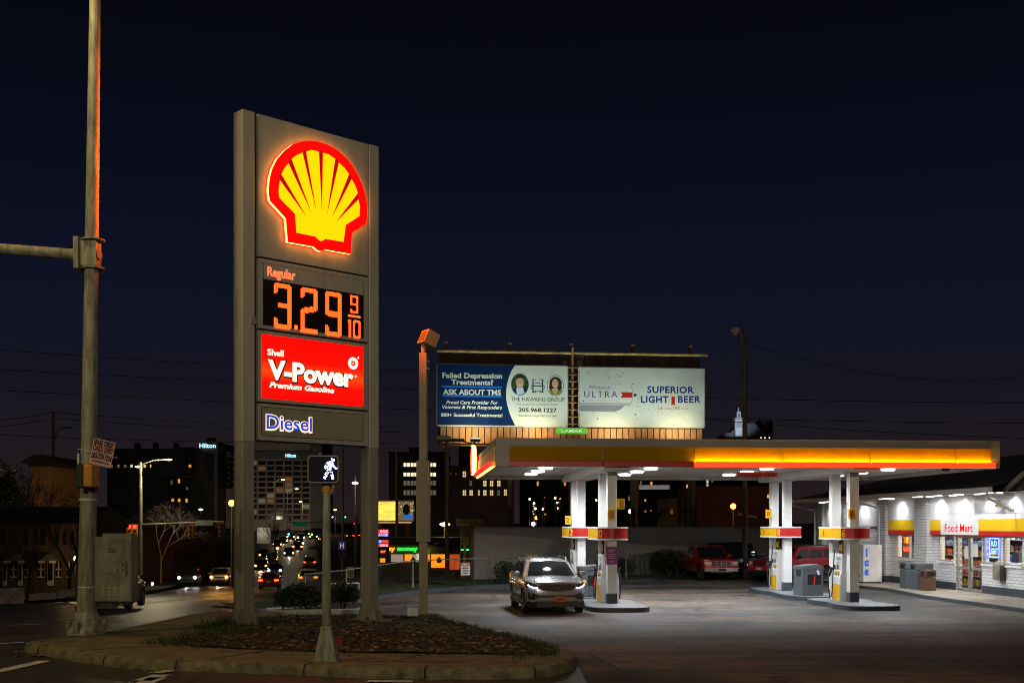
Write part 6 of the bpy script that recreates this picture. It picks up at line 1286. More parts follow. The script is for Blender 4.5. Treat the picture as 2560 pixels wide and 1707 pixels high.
for r_ in range(11):
    for c_ in range(8):
        x = 602.5+22*c_; y = 1152+13.6*r_; mm = w_dark
        if random.random() < .10: mm = lit_d
        if (r_, c_) in ((3, 5), (4, 5), (7, 3), (1, 2), (5, 4)): mm = lit_h
        h.win(x, x+17, y, y+9.3, mm)
h = Bld('long_brick_building', 'long dark brick block with three chimneys on the far left skyline', 'building', 268, 478, 1124, 330, 25, bw_k)
h.flood(420, 1250, 16, 600)
for px_ in (334, 380, 432): h.blk('chimney', px_-3.5, px_+3.5, 1105, 1123, bw_k, 2, 5, h.roof)
h.blk('roof_block', 430, 476, 1116, 1124, bw_k, 3, 12, h.roof)
for px_, m in ((279, lit_d), (296, lit_d), (313, lit_d), (329, lit_c), (347, lit_d), (362, lit_w), (378, lit_w), (475, lit_o)): h.win(px_-3, px_+3, 1161, 1168, m)
h = Bld('apartment_house', 'grey apartment house with amber windows beyond the pale bare tree', 'building', 356, 476, 1192, 240, 18, bw_g)
h.blk('cornice', 376, 425, 1189, 1192, frame_m, -.5, 1, h.roof); h.blk('cornice', 452, 476, 1189, 1192, frame_m, -.5, 1, h.roof)
for x0, x1, y0, y1, m in ((368, 373, 1214, 1224, lit_o), (391, 395, 1215, 1224, lit_w), (445, 450, 1197, 1207, lit_o), (429, 435, 1246, 1253, lit_o), (445, 451, 1246, 1254, lit_o), (464, 469, 1246, 1255, lit_o), (406, 411, 1246, 1252, lit_o), (427, 431, 1200, 1210, lit_d), (466, 470, 1217, 1224, lit_d)): h.win(x0, x1, y0, y1, m)
q = at(387, 1122, 200); z0 = gz(q.x, 200); t = thing('church_spire', 'thin dark church spire rising before the long brick block', 'church', (q.x, 200, z0)); b = B(); b.lathe((0, 0, at(0, 1190, 200)[2]-z0), [(.95, 0), (.35, 3.0), (.04, at(0, 1122, 200)[2]-at(0, 1190, 200)[2])], mat('slate', (.09, .085, .08), .8), 8); b.obj('spire', t); b = B(); b.box(-1.3, 1.3, -1.3, 1.3, 0, at(0, 1190, 200)[2]-z0, bw_g); b.obj('tower', t)
h = Bld('gabled_house', 'brown gabled house under the pale bare tree at the road', 'house', 300, 470, 1312, 135, 12, bw_r)
b = B(); w_ = h.w; b.prism([(-.6, -.6, h.h), (w_+.6, -.6, h.h-.6), (w_*.55, -.6, h.h+2.1)], (0, 13, 0), roof_m); b.obj('gable_roof', h.roof); b = B(); b.tube([(w_*.55, -.75, h.h+2.15), (w_+.8, -.75, h.h-.65)], .10, mat('fascia_paint', (.4, .38, .34), .6), 5); b.obj('rake_board', h.roof)
for px_ in (330, 350, 420): h.win(px_, px_+9, 1322, 1334, w_dark)
h = Bld('orange_lit_house', 'house wall glowing orange from a lamp behind the dark trees at far left', 'house', 76, 126, 1166, 112, 8, mat('ochre_wall', (.30, .19, .08), .9, var=.15, vs=1), roof=bw_k); b = B(); b.prism([(-.8, -.8, h.h+.3), (h.w+.8, -.8, h.h+.3), (h.w-.6, -.8, h.h+1.1), (.6, -.8, h.h+1.1)], (0, 9, 0), bw_k); b.obj('roof_slope', h.roof)
b = B(); b.sph((1.8, -3.2, h.h*.36), .12, glow('sodium_bulb', (9, 3.2, .2)), 8); b.cyl((1.8, -3.2, 0), (1.8, -3.2, h.h*.36), .04, steel_d); b.obj('yard_lamp', h.t); lamp('POINT', (1.8, -3.4, h.h*.36), 240, (1, .45, .08), parent=h.t, size=.2, name='yard_light')
h = Bld('brick_rowhouse', 'long low brick rowhouse with white framed doors at far left', 'house', -60, 191, 1320, 70, 9, bricks('row_brick', (.095, .055, .04), (.075, .045, .035), (.06, .05, .042), .22, .075, bump=.3), z0=-2.6)
b = B(); b.prism([(-.4, -.4, h.h+.3), (-.4, 9.4, h.h+.3), (-.4, 4.5, h.h+1.35)], (h.w+.8, 0, 0), roof_m); b.obj('roof_slope', h.roof)
wf = mat('window_frame_white', (.5, .5, .48), .6)
for px_ in (-28, 10, 66, 90, 109, 143, 163, 182): h.win(px_-3.5, px_+3.5, 1327, 1362, w_dark)
for x0, x1 in ((29, 41), (63, 79), (96, 110), (141, 154), (168, 180), (-8, 4), (-40, -28)): h.win(x0, x1, 1404, 1440, w_dark, wf); h.blk('sill', x0-1, x1+1, 1440, 1443, wf, -.12, 0)
for x0, x1 in ((46, 57), (119, 135), (8, 18)): h.blk('door', x0, x1, 1400, 1463, wf, -.08, 0); h.blk('door_glass', x0+2, x1-2, 1406, 1450, w_dark, -.11, -.08)
for x0, x1 in ((32, 82), (117, 158), (-20, 20)):
    xa_, xb_, z0, z1 = h.rect(x0, x1, 1382, 1401); b = B(); b.prism([(xa_, -1.2, z0), (xb_, -1.2, z0), ((xa_+xb_)/2, -1.2, z1)], (0, 1.2, 0), roof_m); b.box(xa_, xa_+.35, -1.25, -1.1, z0-.1, z0+.05, wf); b.box(xb_-.35, xb_, -1.25, -1.1, z0-.1, z0+.05, wf); b.obj('porch_hood', h.t)
a = at(188, 1398, 68); t = thing('porch_lamp', 'small lit orange bulb on a thin post beside the rowhouse', 'lamp', (a.x, 68, -2.4)); b = B(); b.cyl((0, 0, 0), (0, 0, a.z+2.4), .03, steel_d); b.obj('post', t); b = B(); b.sph((0, 0, a.z+2.45), .13, glow('porch_bulb', (9, 4.4, .8)), 8, (.7, .7, 1.2)); b.obj('bulb', t); lamp('POINT', (0, -.3, a.z+2.5), 60, (1, .6, .2), parent=t, size=.1, name='porch_light')
def lowwall(label, p0, p1, h_, Y0, Y1, m):
    a, c = at(p0[0], p0[1], Y0), at(p1[0], p1[1], Y1); d = (c-a).normalized(); nr = Vector((-d.y, d.x, 0))*.25; b = B(); b.prism([(v.x, v.y, v.z-h_*.4) for v in (a, c)]+[(v.x, v.y, v.z+h_) for v in (c, a)], nr, m); tag(b.obj('retaining_wall'), label, 'wall', 'low walls by the rowhouse')
lw_m = mat('whitewashed_stone', (.36, .34, .31), .9, var=.5, vs=3, bump=.4, bs=8)
lowwall('tall whitewashed low wall at the left edge by the road', (-40, 1500), (61, 1496), .52, 54, 55, lw_m); lowwall('low whitewashed kerb wall in front of the rowhouse doors', (72, 1496), (139, 1492), .22, 55.5, 56, lw_m); lowwall('low whitewashed kerb wall left of the signal pole', (149, 1489), (196, 1482), .24, 56.5, 57.5, lw_m)
h = Bld('office_block', 'dark office block with two rows of bright windows behind the floodlight post', 'building', 972, 1112, 1133, 250, 22, bw_k); h.flood(1030, 1290, 14, 420); h.blk('plant_room', 1020, 1050, 1116, 1133, bw_k, 3, 10, h.roof)
for y0, y1, m in ((1157, 1166, lit_b), (1181, 1190, lit_b), (1201, 1213, lit_d), (1225, 1237, lit_d)):
    for k in range(4): h.win(1009+9*k, 1016+9*k, y0, y1, m)
    for k in range(2): h.win(1074+9*k, 1081+9*k, y0, y1, m)
h = Bld('brick_ward', 'dark brick building with three rows of lit windows left of the pumps', 'building', 1120, 1285, 1168, 235, 20, bw_d); h.flood(1210, 1290, 14, 420); h.blk('tall_wing', 1146, 1180, 1112, 1168, bw_k, 1, 12, h.roof)
for x0, x1, y0, y1, m in ((1125, 1128, 1182, 1187, lit_d), (1138, 1141, 1182, 1187, lit_d), (1157, 1165, 1178, 1192, lit_w), (1174, 1180, 1201, 1214, lit_d), (1208, 1216, 1201, 1215, lit_w), (1225, 1233, 1201, 1215, lit_w), (1243, 1251, 1201, 1215, lit_w), (1157, 1165, 1225, 1238, lit_w), (1174, 1182, 1225, 1238, lit_w), (1195, 1199, 1225, 1238, lit_w), (1208, 1216, 1225, 1238, lit_w), (1225, 1233, 1225, 1238, lit_w), (1243, 1250, 1225, 1238, lit_d), (1260, 1267, 1223, 1238, lit_w)): h.win(x0, x1, y0, y1, m, bw_k)
h = Bld('far_flats', 'wide dark apartment range with scattered lit windows seen under the canopy', 'building', 1300, 1800, 1188, 300, 20, bw_k)
for x0, y0, m in ((1342, 1203, lit_o), (1410, 1203, lit_o), (1600, 1202, lit_d), (1626, 1204, lit_o), (1716, 1211, lit_w), (1766, 1196, lit_c), (1766, 1210, lit_c), (1778, 1194, lit_d), (1655, 1210, lit_d), (1720, 1250, lit_w), (1722, 1262, lit_w), (1570, 1240, lit_d)): h.win(x0, x0+5, y0, y0+11, m)
h = Bld('pale_house', 'dim pale house with two dark windows far beyond the grey wall', 'house', 1668, 1725, 1252, 150, 10, tan_w)
for x0 in (1676, 1706): h.win(x0, x0+7, 1272, 1284, w_dark)
h = Bld('dark_warehouse', 'dark warehouse wall behind the orange street lamp under the canopy', 'building', 1742, 1935, 1222, 140, 15, bw_r); h.win(1918, 1926, 1236, 1244, lit_w)
b = B(); x0, x1, z0, z1 = h.rect(1833, 1880, 1282, 1290); b.prism([(x0, -3, z1), (x1, -3, z0), (x1, -3, z0-.3), (x0, -3, z1-.3)], (0, 3, 0), mat('awning_tin', (.4, .3, .2), .5, .3)); b.obj('awning', h.t)
# domed building on the skyline
q = at(1875, 1092, 420); z0 = gz(q.x, 420); hh = q.z-z0; t = thing('domed_building', 'dark domed building with a lit white lantern tower on the right skyline', 'building', (q.x, 420, z0)); s_ = 420/2940
b = B(); b.box(-66*s_, 38*s_, 0, 20, 0, hh, bw_k); b.obj('wall', t); b = B(); b.mesh([(x*s_, y, hh+z*s_) for x, z in ((-68, 2), (-60, 10), (-45, 13), (-28, 28), (-18, 38), (14, 38), (38, 8), (38, 0), (-68, 0)) for y in (2, 16)], [(2*i, 2*i+2, 2*i+3, 2*i+1) for i in range(8)]+[tuple(range(0, 18, 2))[::-1], tuple(range(1, 18, 2))], mat('copper_roof', (.10, .12, .13), .6)); b.obj('dome', t); b = B(); b.box(-3*s_, 8*s_, 6, 9, hh+38*s_, hh+52*s_, bw_k); b.lathe((2.5*s_, 7.5, hh+52*s_), [(5*s_, 0), (3*s_, 4*s_), (.1, 6*s_)], bw_k, 8); b.obj('cupola', t)
lant = mat('floodlit_stone', (.62, .64, .70), .7, var=.15, vs=.3); b = B(); cx_ = -30*s_; b.box(cx_-9*s_, cx_+8*s_, -2, 1, hh, hh+46*s_, lant); b.box(cx_-4*s_, cx_+5*s_, -1.5, .5, hh+46*s_, hh+62*s_, lant); b.lathe((cx_+.5*s_, -.5, hh+62*s_), [(4.5*s_, 0), (2*s_, 5*s_), (.1, 11*s_)], lant, 8); b.box(cx_-11*s_, cx_+10*s_, -2.4, 1.4, hh+44*s_, hh+46*s_, lant)
for k in range(3): b.box(cx_-6*s_+5*s_*k, cx_-4*s_+5*s_*k, -2.05, -2, hh+22*s_, hh+40*s_, bw_k)
b.box(cx_-1*s_, cx_+2*s_, -1.56, -1.5, hh+47*s_, hh+58*s_, bw_k); b.obj('lantern_tower', t); lamp('SPOT', (cx_-4, -18, hh+1), 9000, (.80, .86, 1), parent=t, size=.5, aim=(.2, 1, .35), angle=50, name='tower_floodlight')
b = B(); b.box(33*s_, 69*s_, 8, 24, 0, hh+46*s_, bw_k); b.obj('side_tower', t)
for k in range(4): b = B(); b.cyl(((41+7*k)*s_, 12, hh+46*s_), ((41+7*k)*s_, 12, hh+(58+6*(k % 2))*s_), .12, bw_k, n=5); b.obj('antenna', t)
for px_ in (1902, 1912, 1923): b = B(); b.sph(((px_-1875)*s_, -.4, hh-1+5*s_), .3, lit_b, 6); b.obj('parapet_light', t)
# loan shop, its pylon, grey wall
es_ = Bld('loan_shop', 'small shop with orange windows and glowing orange and green name beyond the fence', 'shop', 940, 1158, 1356, 84, 10, mat('olive_fascia', (.10, .10, .02), .8, var=.2, vs=1), z0=-3.2, roof=bw_k)
lit_or = glow('orange_shop_window', (1.6, .34, .012)); lit_or2 = glow('dim_orange_wall', (.45, .055, .012)); lit_mix = mat('shop_inside', (.3, .3, .3), .5, emit=(.5, .35, .28), es=.6, var=.6, vs=4)
es_.txt('easy', 955, 989, 1375.5, 1365, glow('letter_orange', (2.4, .62, .03)), bold=.05, y=-.2); es_.txt('money', 994, 1045.5, 1375.5, 1365, glow('letter_green', (.02, 1.5, .08)), bold=.05, y=-.2)
for x0, x1, y0, y1, m in ((958, 970, 1385, 1404, lit_mix), (978, 1008, 1385, 1404, lit_mix), (1012, 1030, 1385, 1404, lit_or), (1030, 1051, 1385, 1404, lit_mix), (1066, 1074, 1385, 1402, lit_or), (1078, 1113, 1385, 1418, lit_or), (1124, 1149, 1385, 1423, lit_or2)): es_.win(x0, x1, y0, y1, m)
for px_, py_ in ((1033, 1401), (1098, 1400)):
    a = at(px_, py_, 84)-es_.o; b = B(); b.prism([(a.x+.2*math.cos(k*PI/6), -.10, a.z+.2*math.sin(k*PI/6)) for k in range(12)], (0, .03, 0), mat('window_sticker', (.06, .03, .01), .7)); b.box(a.x-.05, a.x+.05, -.1, -.07, a.z+.2, a.z+.28, bw_k); b.obj('round_sticker', es_.t)
b = B(); a = at(1031, 1390, 84)-es_.o; b.box(a.x+.3, a.x+.58, -.1, -.07, a.z-.25, a.z+.2, lit_c); b.obj('notice', es_.t); es_.blk('green_light', 1066.5, 1069.5, 1373, 1377, glow('bulb_white', (5, 6, 3)), -.3, -.1)
es_.blk('canopy_edge', 940, 1175, 1356, 1360, bw_k, -2, 0, es_.roof); es_.blk('board_name', 1083, 1112, 1363, 1375, galv, -.1, 0); es_.blk('loose_board', 1087, 1102, 1355, 1358, mat('pink_board', (.4, .22, .2), .7), -2.2, -2.0)
q = at(945, 1420, 70); t = thing('shop_pylon', 'narrow shop pylon with red and blue lit rows of letters beside the price sign', 'sign', (q.x, 70, -3)); s_ = 70/2940; zf = lambda py: at(0, py, 70)[2]+3
b = B(); b.box(-14*s_, 27*s_, 0, .3, zf(1406), zf(1318), bw_k); b.box(-8*s_, 10*s_, .05, .25, 0, zf(1406), mat('pylon_blue', (.10, .12, .25), .6)); b.obj('cabinet', t)
rr_, rb_ = glow('row_red', (1.3, .04, .03)), glow('row_blue', (.01, .10, 1.2)); rw_ = glow('row_letter', (.9, .75, 1.1)); rk_ = mat('row_dark', (.06, .005, .01), .6)
b = B(); b.box(-13*s_, 26*s_, -.03, 0, zf(1333), zf(1323), rr_); b.box(-13*s_, 26*s_, -.03, 0, zf(1340), zf(1333.5), rb_); b.box(-13*s_, 10*s_, -.03, 0, zf(1357), zf(1349), rb_); b.box(10*s_, 26*s_, -.03, 0, zf(1357), zf(1349), rr_); b.box(-13*s_, 26*s_, -.03, 0, zf(1366), zf(1359), rr_); b.box(5*s_, 22*s_, -.03, 0, zf(1394), zf(1371), mat('led_box', (.03, .005, .005), .5)); b.box(5*s_, 18*s_, -.03, 0, zf(1405), zf(1395), lit_or); b.obj('lit_row', t)
for s2, x1, yb, yt, m in (('ESS', 25, 1331.5, 1325, rw_), ('ANGE', 25, 1339.5, 1334, rw_), ('E', 9, 1356, 1350, rw_), ('ERS', 25, 1365, 1360, rw_)): b = B(); text(b, s2, m, (x1*s_, -.035, zf(yb)), X, Z, zf(yt)-zf(yb), len(s2)*6.2*s_, bold=.02, align='r'); b.obj('lettering', t)
b = B(); text(b, 'or', glow('led_or', (3, .2, .1)), (20*s_, -.035, zf(1381)), X, Z, 8*s_, 14*s_, bold=.04, align='r'); b.obj('lettering', t)
q = at(990, 1276, 125); t = thing('small_billboard', 'small far billboard with glowing yellow poster and dark portrait half', 'billboard', (q.x, 125, gz(q.x, 125))); s_ = 125/2940; zf = lambda py: at(0, py, 125)[2]-gz(q.x, 125)
b = B(); b.box(-58*s_, 45*s_, 0, .4, zf(1303), zf(1250), frame_m); b.obj('frame', t); yel_l = mat('lit_poster', (.5, .35, .05), .6, emit=(1, .55, .12), es=1.1, var=.4, vs=.9, stretch=(.4, 1, 2)); nt = yel_l.node_tree; nt.links.new([n for n in nt.nodes if n.type == 'VALTORGB'][0].outputs[0], nt.nodes['Principled BSDF'].inputs['Emission Color']); nt.nodes['Principled BSDF'].inputs['Emission Strength'].default_value = 2.4  # poster halves glow in place of the lamps lighting the board
b = B(); b.box(-56*s_, -1*s_, -.05, 0, zf(1300), zf(1253), yel_l); b.obj('poster', t); b = B(); b.box(3*s_, 43*s_, -.05, 0, zf(1300), zf(1253), mat('lit_portrait', (.1, .07, .04), .6, emit=(.30, .20, .08), es=.5)); b.box(20*s_, 42*s_, -.08, -.05, zf(1297), zf(1286), glow('lit_blue', (.02, .12, .45))); b.obj('poster', t)
b = B(); o_ = [(20, 1262), (28, 1259), (34, 1266), (35, 1278), (30, 1286), (22, 1286), (16, 1278)]; b.prism([(x*s_, -.09, zf(y)) for x, y in o_], (0, .03, 0), bw_k)
for k in range(26): x, y = random.uniform(4, 42), random.uniform(1254, 1284); b.box(x*s_, (x+2.5)*s_, -.07, -.05, zf(y+2), zf(y), lit_w)
b.obj('portrait_shape', t); b = B(); b.box(-50*s_, 40*s_, -.8, -.6, zf(1307), zf(1304), lit_o); b.obj('catwalk', t)  # catwalk given an amber glow in place of lamp light
for x in (-40, 28): b = B(); b.cyl((x*s_, .3, 0), (x*s_, .3, zf(1303)), .2, bw_r, n=8); b.obj('leg', t)
# grey painted block wall and the tan corner building
blk_m = bricks('painted_block', (.30, .28, .25), (.27, .255, .23), (.23, .215, .195), .8, .2, bump=.2, ms=.01)
wa, wb = Vector((-1.72, 53.6, 0)), Vector((17.2, 66.5, 0)); d = (wb-wa); t = thing('block_wall', 'long grey painted block wall behind the parked vehicles', 'wall', (wa.x, wa.y, -1.2), math.atan2(d.y, d.x)); b = B(); b.box(0, d.length, 0, .3, 0, at(0, 1321, 53.6)[2]+1.2, blk_m); b.obj('wall', t)
b = B(); b.box(-.05, d.length, -.06, .36, at(0, 1321, 53.6)[2]+1.2, at(0, 1317, 53.6)[2]+1.2, mat('wall_coping', (.22, .2, .18), .8)); b.obj('coping', t)
h = Bld('corner_building', 'tan corner building with dark stone quoins left of the grey wall', 'building', 1150, 1191, 1315, 55, 6, tan_w, z0=-2.0); 
for k in range(11): h.blk('quoin', 1186-(3 if k % 2 else 0), 1192.5, 1326+12.4*k, 1332+12.4*k, bw_d, -.04, .3)
h.blk('cornice', 1149, 1174, 1309, 1313, mat('pale_trim', (.5, .38, .3), .7), -.3, .2, h.roof)
for px_ in (1156, 1169):
    a = at(px_, 1362, 55)-h.o; b = B(); b.cyl((a.x, -.15, a.z-1.0), (a.x, -.15, a.z), .05, chrome, n=8); b.cyl((a.x, -.15, a.z-.25), (a.x, -.15, a.z-.18), .056, glow('green_spot', (.1, 1.6, .5)), n=8); b.obj('chrome_pipe', h.t)
# chain-link fence along the verge
fence = thing('chain_link_fence', 'chain-link fence on the grass strip between the two lots', 'fence', (0, 0, 0)); fl = [a+Vector((-(c-a).normalized().y, (c-a).normalized().x))*1.3 for a, c in zip(bk, bk[1:])]; fl = [p for p in fl if p.x > -7.5 and p.x < 9.5]
zf_ = lambda p: gz(p.x, p.y)+.1
b = B(); b.tube([Vector((p.x, p.y, zf_(p)+1.12)) for p in fl], .025, galv, 5); b.obj('top_rail', fence)
b = B()
for a, c in zip(fl, fl[1:]):
    n_ = max(2, int((c-a).length/.16))
    for k in range(n_):
        for s_ in (0, 1): u, v_ = a.lerp(c, k/n_), a.lerp(c, min(1, (k+4)/n_)); p, q = (u, v_); b.cyl((p.x, p.y, zf_(p)+(0 if s_ else 1.1)), (q.x, q.y, zf_(q)+(1.1 if s_ else 0)), .004, steel_d, n=3, caps=False)
tag(b.obj('wire_mesh', fence), kind='stuff')
for k in range(0, len(fl), 4): p = fl[k]; b = B(); b.cyl((p.x, p.y, zf_(p)-.2), (p.x, p.y, zf_(p)+1.17), .032, galv, n=7); b.obj('post', fence)
q = at(1163.5, 1437, 48.6); t = thing('fence_notice', 'white notice with red header hanging on the chain-link fence', 'notice', (q.x, 48.6, q.z)); s_ = 48.6/2940
b = B(); b.box(-11.5*s_, 11.5*s_, 0, .02, 0, 31*s_, white_p); b.box(-10.5*s_, 10.5*s_, -.004, 0, 24*s_, 30*s_, inkr); b.obj('board', t); b = B()
for k in range(5): b.box(-(7+k % 2*2)*s_, (7+k % 2*2)*s_, -.004, 0, (4+4*k)*s_, (5.8+4*k)*s_, ink)
b.box(-8*s_, 8*s_, -.008, -.004, 25.5*s_, 28.5*s_, white_p); b.obj('print', t)
# ------------------------------------------------------------------ street furniture along the far road
lamp_y = glow('street_lens', (10, 7.5, 2.2)); lamp_o = glow('sodium_lens', (16, 5.2, .35)); lamp_w = glow('white_lens', (10, 10, 9))
def slamp(label, px, pyl, Y, side=0, lens=lamp_y, dots=None, power=0, col=(1, .8, .45), arm=2.0, pyp=None, r=.09):
    q = at(px, pyl, Y); z0 = gz(q.x, Y)-.3; t = thing('street_lamp', label, 'street lamp', (q.x, Y, z0), 0, 'street lamps in the distance'); hh = q.z-z0; hp = (at(0, pyp, Y)[2]-z0) if pyp else hh
    b = B(); b.cyl((0, 0, 0), (0, 0, hp), r*1.2, steel_d if lens is lamp_o else galv, r1=r*.7, n=8); b.obj('post', t)
    b = B(); x_ = side*arm
    if side: b.tube([(0, 0, hp-.2), (x_*.6, 0, hh+.15), (x_, 0, hh+.12)], .05, galv, 5)
    b.sph((x_, 0, hh), .30, lens, 10) if lens is lamp_o else b.sph((x_, 0, hh), .42, lens, 8, (1, .6, .35)) if Y > 80 else b.sph((x_, 0, hh), .2, lens, 8, (1, .7, .5)); b.obj('lamp_head', t)
    if power: lamp('POINT', (x_, -3.2 if lens is lamp_o else -1.6, hh-.9), power*.5, col, parent=t, size=.25, name='street_light')
    return t
slamp('orange sodium street lamp glowing left of the price sign', 579, 1257, 110, 0, lamp_o, power=1500, col=(1, .42, .06)); slamp('orange sodium street lamp seen under the canopy', 1833, 1265, 125, 0, lamp_o, power=900, col=(1, .42, .06))
slamp('bright yellow street lamp right of the pedestrian signal', 888, 1207, 150, 0, glow('bright_lens', (16, 12, 5)), power=220, pyp=1187); slamp('street lamp before the hotel slab, upper one', 685, 1199, 285, 1, pyp=1203, arm=2.2, power=700); slamp('street lamp before the hotel slab, middle one', 718, 1222, 295, 1, pyp=1227, arm=2.4, power=700); slamp('street lamp before the hotel slab, lower one', 757, 1253, 305, -1, pyp=1254, arm=.6, power=700); slamp('faint street lamp right of the green signals', 838, 1274, 300, 0, power=500); slamp('white street lamp on the hillside left of the hotel tower', 502, 1273, 220, 0, lamp_w)
t, h = upole('tall thin yellow tipped pole right of the pedestrian signal', 857, 1114, 100, .09); slamp('small white lamp behind the sign column', 1086-20, 1273, 130, 0, lamp_w); slamp('yellow lamp beside the plate pole', 1112, 1310, 92, 0, lamp_y, power=150)
for px_, py_, l in ((1324, 1247, 0), (1335, 1258, 0), (1338, 1271, 0), (1356, 1272, 0), (1361, 1244, 1), (1388, 1244, 0), (1393, 1256, 0), (1394, 1270, 0), (1400, 1246, 1), (1334, 1265, 2), (1333, 1277, 2), (1334, 1284, 2), (1363, 1285, 1), (1341, 1294, 3), (1333, 1309, 4), (1575, 1278, 4), (1613, 1250, 1), (1613, 1278, 1), (1676, 1254, 1), (1709, 1277, 1), (1666, 1305, 1), (1710, 1304, 1), (1627, 1276, 2), (1667, 1270, 2), (1500, 1300, 1), (1519, 1206, 2), (1448, 1260, 0), (1460, 1290, 1), (1490, 1250, 0)):
    q = at(px_, py_, 170); z0 = gz(q.x, 170); t = thing('distant_lamp', 'tiny lamp among the scattered distant lights beyond the grey wall', 'lamp', (q.x, 170, z0), 0, 'distant lights beyond the wall')
    b = B(); b.cyl((0, 0, 0), (0, 0, q.z-z0-.15), .05, steel_d, n=5); b.obj('post', t); b = B(); b.sph((0, -.1, q.z-z0), (.17, .17, .12, .24, .30)[l], (lamp_y, lit_o, lit_c, lamp_o, lamp_w)[l], 6); b.obj('bulb', t)
def signal_head(b, x, y, z, on, m=signal_y, back=False):
    b.box(x-.2, x+.2, y-.12, y+.12, z-.55, z+.55, m)
    for k, c in enumerate(('r', 'y', 'g')):
        zz_ = z+.35-.35*k; cm = {'r': glow('red_signal', (9, .15, .1)), 'g': glow('green_signal', (.5, 9, 6.0))}.get(c) if c == on else groove
        b.cyl((x, y-.12, zz_), (x, y-.15, zz_), .14, cm, n=12)
def mastarm(label, px, pyb, pyt, Y, x1, pya, heads, plates=(), pya1=None):
    q = at(px, pyt, Y); z0 = gz(q.x, Y)-.3; t = thing('signal_mast', label, 'traffic signal', (q.x, Y, z0)); b = B(); b.cyl((0, 0, 0), (0, 0, q.z-z0), .16, galv, r1=.11, n=9); b.obj('post', t); za_ = at(0, pya, Y)[2]-z0; xe = at(x1, 0, Y)[0]-q.x; zb2 = (at(0, pya1, Y)[2]-z0) if pya1 else za_
    b = B(); b.cyl((0, 0, za_), (xe, -.3, zb2), .09, galv, r1=.06, n=7); b.obj('arm', t)
    for hx, hy, on, back in heads:
        p = at(hx, hy, Y); b = B(); signal_head(b, p.x-q.x, -.3, p.z-z0, on); b.obj('signal_head', t)
    for x0, x1_, y0, y1, m in plates: a, c = at(x0, y1, Y), at(x1_, y0, Y); b = B(); b.box(a.x-q.x, c.x-q.x, -.45, -.40, a.z-z0, c.z-z0, m); b.obj('name_plate', t)
    return t
t = mastarm('galvanised signal mast with long arm and two yellow heads left of the price sign', 352, 1450, 1155, 92, 562, 1311, ((480, 1328, '', 1), (556, 1322, '', 1)), ((493, 536, 1300, 1313, frame_m),), 1303)
b = B(); hh = at(0, 1155, 92)[2]-(gz(at(352, 0, 92)[0], 92)-.3); b.tube([(0, 0, hh-.2), (1.0, 0, hh+.15), (2.0, 0, hh+.22)], .04, galv, 5); b.sph((2.2, 0, hh+.2), .22, lamp_y, 8, (1.2, .6, .35)); b.sph((-.25, 0, hh-.35), .2, lamp_w, 8, (1.1, .7, .4)); b.obj('street_light', t); lamp('POINT', (2.0, -1.2, hh-.5), 1100, (1, .85, .5), parent=t, size=.2, name='mast_street_light')
q = at(332, 1327, 95); t = thing('red_signal', 'far traffic signal showing red left of the galvanised mast', 'traffic signal', (q.x, 95, gz(q.x, 95))); z_ = q.z-gz(q.x, 95); b = B(); b.cyl((0, 0, 0), (0, 0, z_+.6), .07, galv, n=7); b.obj('post', t)
for x in (-.22, .22): b = B(); signal_head(b, x, -.1, z_, 'r'); b.obj('signal_head', t)
mastarm('far signal mast arm with green street name board and two green lights over the road', 892, 1400, 1290, 190, 716, 1306, ((723, 1329, 'g', 0), (781, 1330, 'g', 0)), ((733, 770, 1303, 1314, mat('street_name_green', (.01, .14, .07), .6, emit=(.0, .14, .07), es=.25)),), 1304)
mastarm('farthest signal mast with two green lights right of the pedestrian post', 905, 1400, 1270, 250, 812, 1288, ((832, 1288, 'g', 0), (864, 1288, 'g', 0), (887, 1312, 'r', 0)), ((836, 845, 1278, 1288, plate_m),))
q = at(855, 1352, 85); t = thing('hospital_sign', 'blue square road sign with a white letter H', 'road sign', (q.x, 85, gz(q.x, 85))); z_ = q.z-gz(q.x, 85); s_ = 85/2940; b = B(); b.cyl((0, .03, 0), (0, .03, z_), .04, galv, n=6); b.obj('post', t); b = B(); b.box(-9*s_, 9*s_, -.02, 0, z_-22*s_, z_, mat('sign_blue', (.02, .03, .12), .5, emit=(.02, .025, .10), es=.5)); bo = b.obj('board', t); b = B(); text(b, 'H', glow('glowing_white', (.35, .25, .25)), (0, -.03, z_-17*s_), X, Z, 12*s_, 10*s_, bold=.04, align='c'); b.obj('lettering', bo); b = B(); b.box(-9*s_, 9*s_, -.02, 0, z_-42*s_, z_-24*s_, mat('sign_purple', (.05, .02, .10), .5)); b.obj('lower_board', t)  # board and letter glow faintly in place of reflected light
q = at(876, 1416, 62); t = thing('lot_notice', 'small white notice on a post by the dark fence behind the hedge', 'notice', (q.x, 62, gz(q.x, 62))); z_ = q.z-gz(q.x, 62); s_ = 62/2940; b = B(); b.cyl((0, .03, 0), (0, .03, z_), .03, galv, n=6); b.obj('post', t); b = B(); b.box(-9*s_, 9*s_, -.02, 0, z_-28*s_, z_, plate_m); b.obj('board', t); b = B()
for k in range(5): b.box(-7*s_, 7*s_, -.025, -.02, z_-(6+4.5*k)*s_, z_-(4+4.5*k)*s_, inkr if k == 0 else groove)
b.obj('print', t)
q = at(1330, 1400, 52); t = thing('yellow_notice', 'small yellow board on a short post behind the silver car', 'notice', (q.x, 52, LOT+.1)); z_ = at(0, 1386, 52)[2]-LOT-.1; b = B(); b.box(-.2, .16, -.02, 0, z_-.25, z_, mat('notice_yellow', (.30, .24, .03), .6, var=.5, vs=12)); b.obj('board', t); b = B(); b.box(.17, .22, -.03, .03, 0, z_+.06, mat('post_tan', (.3, .26, .15), .7)); b.obj('post', t)
